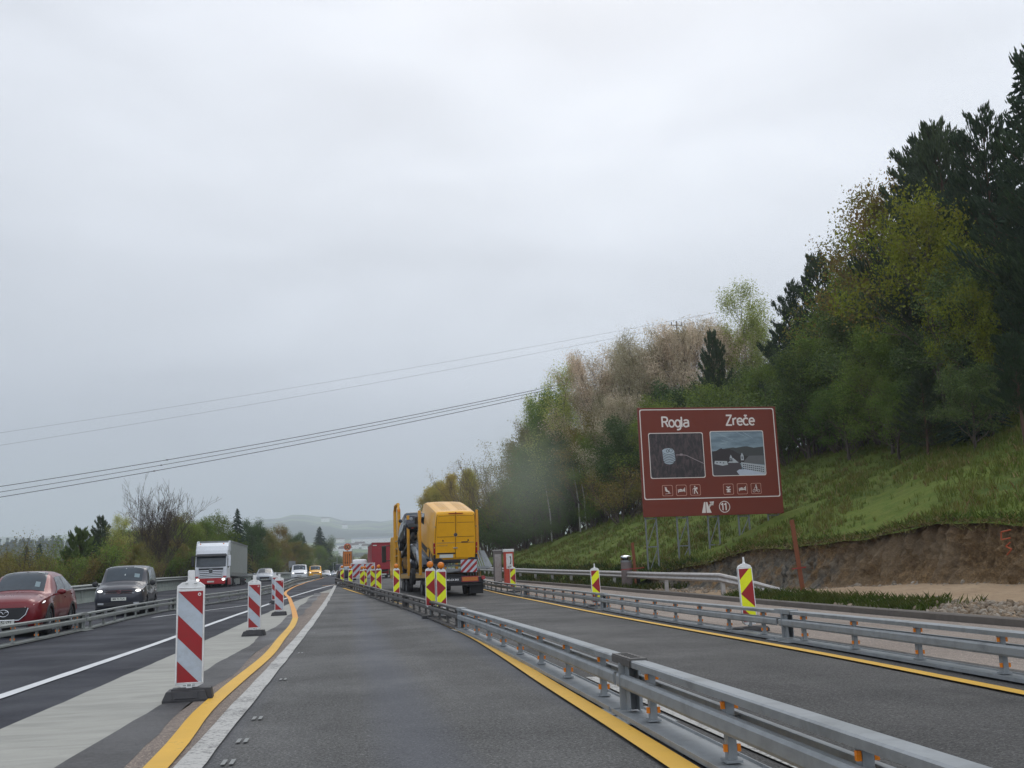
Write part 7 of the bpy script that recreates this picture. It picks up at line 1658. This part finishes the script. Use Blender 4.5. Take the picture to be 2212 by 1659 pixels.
for i in range(2600):
    y = g.uniform(9, 24.5); c = at(CURB, y); u = g.random()**1.3; x = c+.28+u*(1.9 if y < 21 else 1.2); tq = min(1, max(0, (x-c-.24)/2.1)); it.append((x, y, ground_z(x, y)-.01+.12*sin(pi*tq)**.8, g.uniform(.03, .10)*(1.5 if g.random() < .1 else 1)))
stones('kerbside_stones', it, M['rock'], 3); it = []
for i in range(700):
    y = g.uniform(8, 46); u = abs(g.normal())*.35; x = face_x(y)-.35-u; it.append((x, y, dirt_z(x, y)-.01, g.uniform(.02, .07)*(2 if g.random() < .08 else 1)))
for i in range(260):
    y = g.uniform(38, 46); x = g.uniform(at(GR, max(y, 40)), face_x(y)); it.append((x, y, dirt_z(x, y), g.uniform(.03, .12)))
stones('rubble_at_the_cut', it, M['rock'], 5)
# low heaps of spoil along the kerb (soil under the stones)
def spoil(name, y0, y1, w, h, mat):
    V = []; n = 9; ys = np.arange(y0, y1, .18)
    for j, y in enumerate(ys):
        e = sm((y-y0)/1.2)*sm((y1-y)/1.2); c = at(CURB, y)+.24
        for k in range(n): t = k/(n-1); x = c+w*t; V.append((x, y, ground_z(x, y)-.02+h*e*sin(pi*t)**.8*(1+.35*nz(x*3, y*3, 1))+.02*nz(x*9, y*8, 1)))
    Q = [(j*n+i, j*n+i+1, (j+1)*n+i+1, (j+1)*n+i) for j in range(len(ys)-1) for i in range(n-1)]; o = np_mesh(name, V, Q, mat, smooth=True); o['kind'] = 'structure'
spoil('spoil_heap', 6, 24.8, 2.1, .12, M['dirt']); spoil('turf_mound', 20, 33.5, 2.0, .16, M['grass'])
# survey marks sprayed on the cut
bank = bpy.data.objects['cut_earth_bank']
mb = MB(); P0 = atY(2150, 1170, 24.7); 
for (a, b) in (((-.1, .55), (.15, .6)), ((-.1, .55), (-.12, .3)), ((-.1, .30), (.12, .34)), ((.1, .2), (-.02, .08)), ((-.02, .08), (.12, -.02)), ((.12, -.02), (-.02, -.2))):
    x = face_x(24.7)-.32; mb.tube([(x, 24.7-a[0]*1.6, 1.35+a[1]*.8), (x, 24.7-b[0]*1.6, 1.35+b[1]*.8)], .018, 5)
o = mb.build('survey_mark', M['survey']); o.parent = bank
# cables
M['cable'] = plain('weathered_cable', rgb(96, 98, 104), .6, .2, .1, 1, obj=False); M['cable_far'] = plain('thin_weathered_cable', rgb(124, 128, 136), .6, .2, .1, 1, obj=False)
def cable(pa, pb, Ya, Yb, r, mat, label, sag=0, joint=None):
    A = Vector(atY(*pa, Ya)); B_ = Vector(atY(*pb, Yb)); d = B_-A; pts = []
    for i in range(41): t = -.35+1.6*i/40; pts.append(d*t+Vector((0, 0, sag*4*(t*t-t))))
    root = empty('overhead_cable', A); tag(root, label, 'cable', 'overhead cables crossing the sky'); MB().tube(pts, r, 5).build('wire', mat, root)
    if joint: t = joint; MB().ball(d*t+Vector((0, 0, sag*4*(t*t-t))), .07, 8, 6, 0, (2.2, 1, 1)).build('spacer', M['dark'], root)
cable((0, 935), (1410, 701), 170, 170, .019, M['cable_far'], 'uppermost thin pale cable of the five', .6)
cable((0, 962), (1400, 716), 170, 170, .019, M['cable_far'], 'second thin pale cable from the top', .6)
cable((0, 1051), (1200, 833), 125, 125, .040, M['cable'], 'top one of the three darker lower cables', .55, .28)
cable((0, 1063), (1200, 838), 125, 125, .034, M['cable'], 'middle one of the three darker lower cables', .5, .27)
cable((0, 1074), (1190, 847), 125, 125, .040, M['cable'], 'lowest of the five cables', .5, .26)
p = atY(1461, 694, 118); r = empty('utility_pole', (p[0], 118, ground_z(p[0], 118))); h = p[2]-r.location.z; tag(r, 'power pole head with a crossarm poking out of the blossoming trees', 'power pole')
MB().tube([(0, 0, -.5), (0, 0, h)], [.16, .09], 8).build('pole', M['galv_dirty'], r); MB().box((0, 0, h-.5), (1.5, .10, .10)).build('crossarm', M['galv_dirty'], r)
for x in (-.65, 0, .65): MB().tube([(x, 0, h-.45), (x, 0, h-.1)], .06, 6).build('insulator', M['dark'], r)
# back of a grey sign on the left verge
Y = 150; p = atY(631, 1213, Y); zt = atY(631, 1212, Y)[2]; zb = atY(631, 1226, Y)[2]; w = .95; g0 = zr(Y)-.2
r = empty('road_sign_back', (p[0], Y, g0)); tag(r, 'grey back of a rectangular road sign beyond the left parapet', 'road sign'); MB().box((0, 0, (zt+zb)/2-g0), (w, .05, zt-zb)).build('panel', M['galv'], r)
MB().box((-w*.4, .05, (zt-g0)/2), (.08, .08, zt-g0)).build('post', M['galv_pale'], r); MB().box((w*.4, .05, (zt-g0)/2), (.08, .08, zt-g0)).build('post', M['galv_pale'], r)
# lamp posts on the crest
for px, Y, ty in ((728, 260, 1196), (720, 300, 1215)):
    p = atY(px, ty, Y); g0 = zr(Y)-.3; r = empty('lamp_post', (p[0], Y, g0)); tag(r, 'thin grey lamp post on the crest, '+('taller one' if px == 728 else 'shorter one')+' right of the broad conifer', 'lamp post', 'lamp posts on the crest'); h = p[2]-g0
    MB().tube([(0, 0, 0), (0, 0, h)], [.09, .06], 6).build('pole', M['galv_pale'], r); MB().box((.4, 0, h), (.9, .2, .1)).build('lamp_head', M['galv_pale'], r)
# houses in the valley
M['wall_w'] = plain('white_render', rgb(222, 222, 216), .8, 0, .05, 1); M['roof_r'] = plain('brown_roof_tiles', rgb(104, 76, 66), .8, 0, .1, 1); M['roof_g'] = plain('grey_hall_roof', rgb(160, 166, 172), .6, 0, .08, 1)
rh = random.Random(4); lab = ['leftmost white house', 'long pale hall', 'white house with a brown roof', 'low white building', 'small white house', 'bright gabled house', 'pale farmhouse', 'white barn', 'long white factory hall', 'grey-roofed works building', 'pale house', 'white cottage', 'high white farm on the hillside', 'upper white farm']
HP = [(718, 1183, 1900, 30), (728, 1184, 1900, 46), (742, 1190, 1500, 14), (748, 1189, 1500, 16), (757, 1182, 1900, 14), (764, 1181, 1900, 18), (735, 1168, 2700, 22), (777, 1178, 2000, 20), (800, 1171, 2500, 90), (822, 1169, 2500, 80), (812, 1179, 2000, 16), (790, 1183, 1850, 14), (703, 1122, 4300, 34), (745, 1136, 4000, 22)]
for i, (px, py, Y, w) in enumerate(HP):
    p = atY(px, py, Y); r = empty('house', (p[0], Y, p[2]-4)); tag(r, lab[i]+' in the valley, number seen small through haze' if False else lab[i]+' seen small through the haze in the valley', 'house', 'distant buildings in the valley'); h = 6+w*.06; d = 10+w*.2
    MB().box((0, 0, h/2-3), (w, d, h+6)).build('wall', M['wall_w'], r); mb = MB(); mb.prism([(-w/2-.6, h), (w/2+.6, h), (w/2+.6, h+.4), (w*.0+w/2-1, h+3.4), (-w/2+1, h+3.4), (-w/2-.6, h+.4)], -d/2-.5, d/2+.5, 'Y'); mb.build('roof', M['roof_g'] if w > 40 else M['roof_r'], r)
# spray and mist hanging before the far end of the wood
c = atY(1140, 1035, 92); mb = MB(); mb.ball((0, 0, 0), 1, 16, 10); m = bpy.data.materials.new('spray_mist_air'); m.use_nodes = True; nt = m.node_tree; nt.nodes.clear()
o_ = nt.nodes.new('ShaderNodeOutputMaterial'); v_ = nt.nodes.new('ShaderNodeVolumePrincipled'); v_.inputs['Color'].default_value = (.88, .92, .80, 1); g_ = nt.nodes.new('ShaderNodeTexGradient'); g_.gradient_type = 'SPHERICAL'
t_ = nt.nodes.new('ShaderNodeTexCoord'); nt.links.new(t_.outputs['Object'], g_.inputs[0]); nt.links.new(rng_(nt, g_.outputs['Fac'], 0, .9, 0, .05), v_.inputs['Density']); nt.links.new(v_.outputs[0], o_.inputs['Volume'])
ms = mb.build('spray_mist', m, loc=tuple(c)); ms.scale = (5.6, 5, 6.2); ms['kind'] = 'stuff'
# haze
hz = MB(); hz.box((0, 4200, 200), (16000, 9600, 700)); m = bpy.data.materials.new('haze_air'); m.use_nodes = True; nt = m.node_tree; nt.nodes.clear()
o_ = nt.nodes.new('ShaderNodeOutputMaterial'); v_ = nt.nodes.new('ShaderNodeVolumePrincipled'); v_.inputs['Color'].default_value = (.83, .89, .97, 1); v_.inputs['Density'].default_value = .00030; nt.links.new(v_.outputs[0], o_.inputs['Volume'])
hz = hz.build('haze', m); hz['kind'] = 'stuff'
for k, (r, H, u) in PROTO.items():
    if not u:
        for ch in list(_KIDS.get(r.name, [])): bpy.data.objects.remove(ch)
        bpy.data.objects.remove(r)

# labels that are still shared: say which one by place, left to right in the picture
from collections import defaultdict
bpy.context.view_layer.update(); dd = defaultdict(list)
for o in bpy.data.objects:
    if o.parent is None and o.get('label'): dd[o['label']].append(o)
ordn = ['leftmost', 'second from left', 'third from left', 'fourth from left', 'fifth from left', 'sixth from left', 'seventh from left', 'eighth from left']
for l, os_ in dd.items():
    if len(os_) < 2: continue
    os_.sort(key=lambda o: proj(np.array([o.location.x, o.location.y, o.location.z+2]))[0]); n = len(os_)
    for i, o in enumerate(os_): o['label'] = ('left-hand ' if i == 0 else 'right-hand ')+l if n == 2 else ('rightmost' if i == n-1 else ordn[min(i, 7)])+' '+l
for o in bpy.data.objects:
    if o.parent is None and o.get('label') and len(o['label'].split()) > 16: print('LONG', o.name, o['label'])
print('OBJECTS', len(bpy.data.objects))
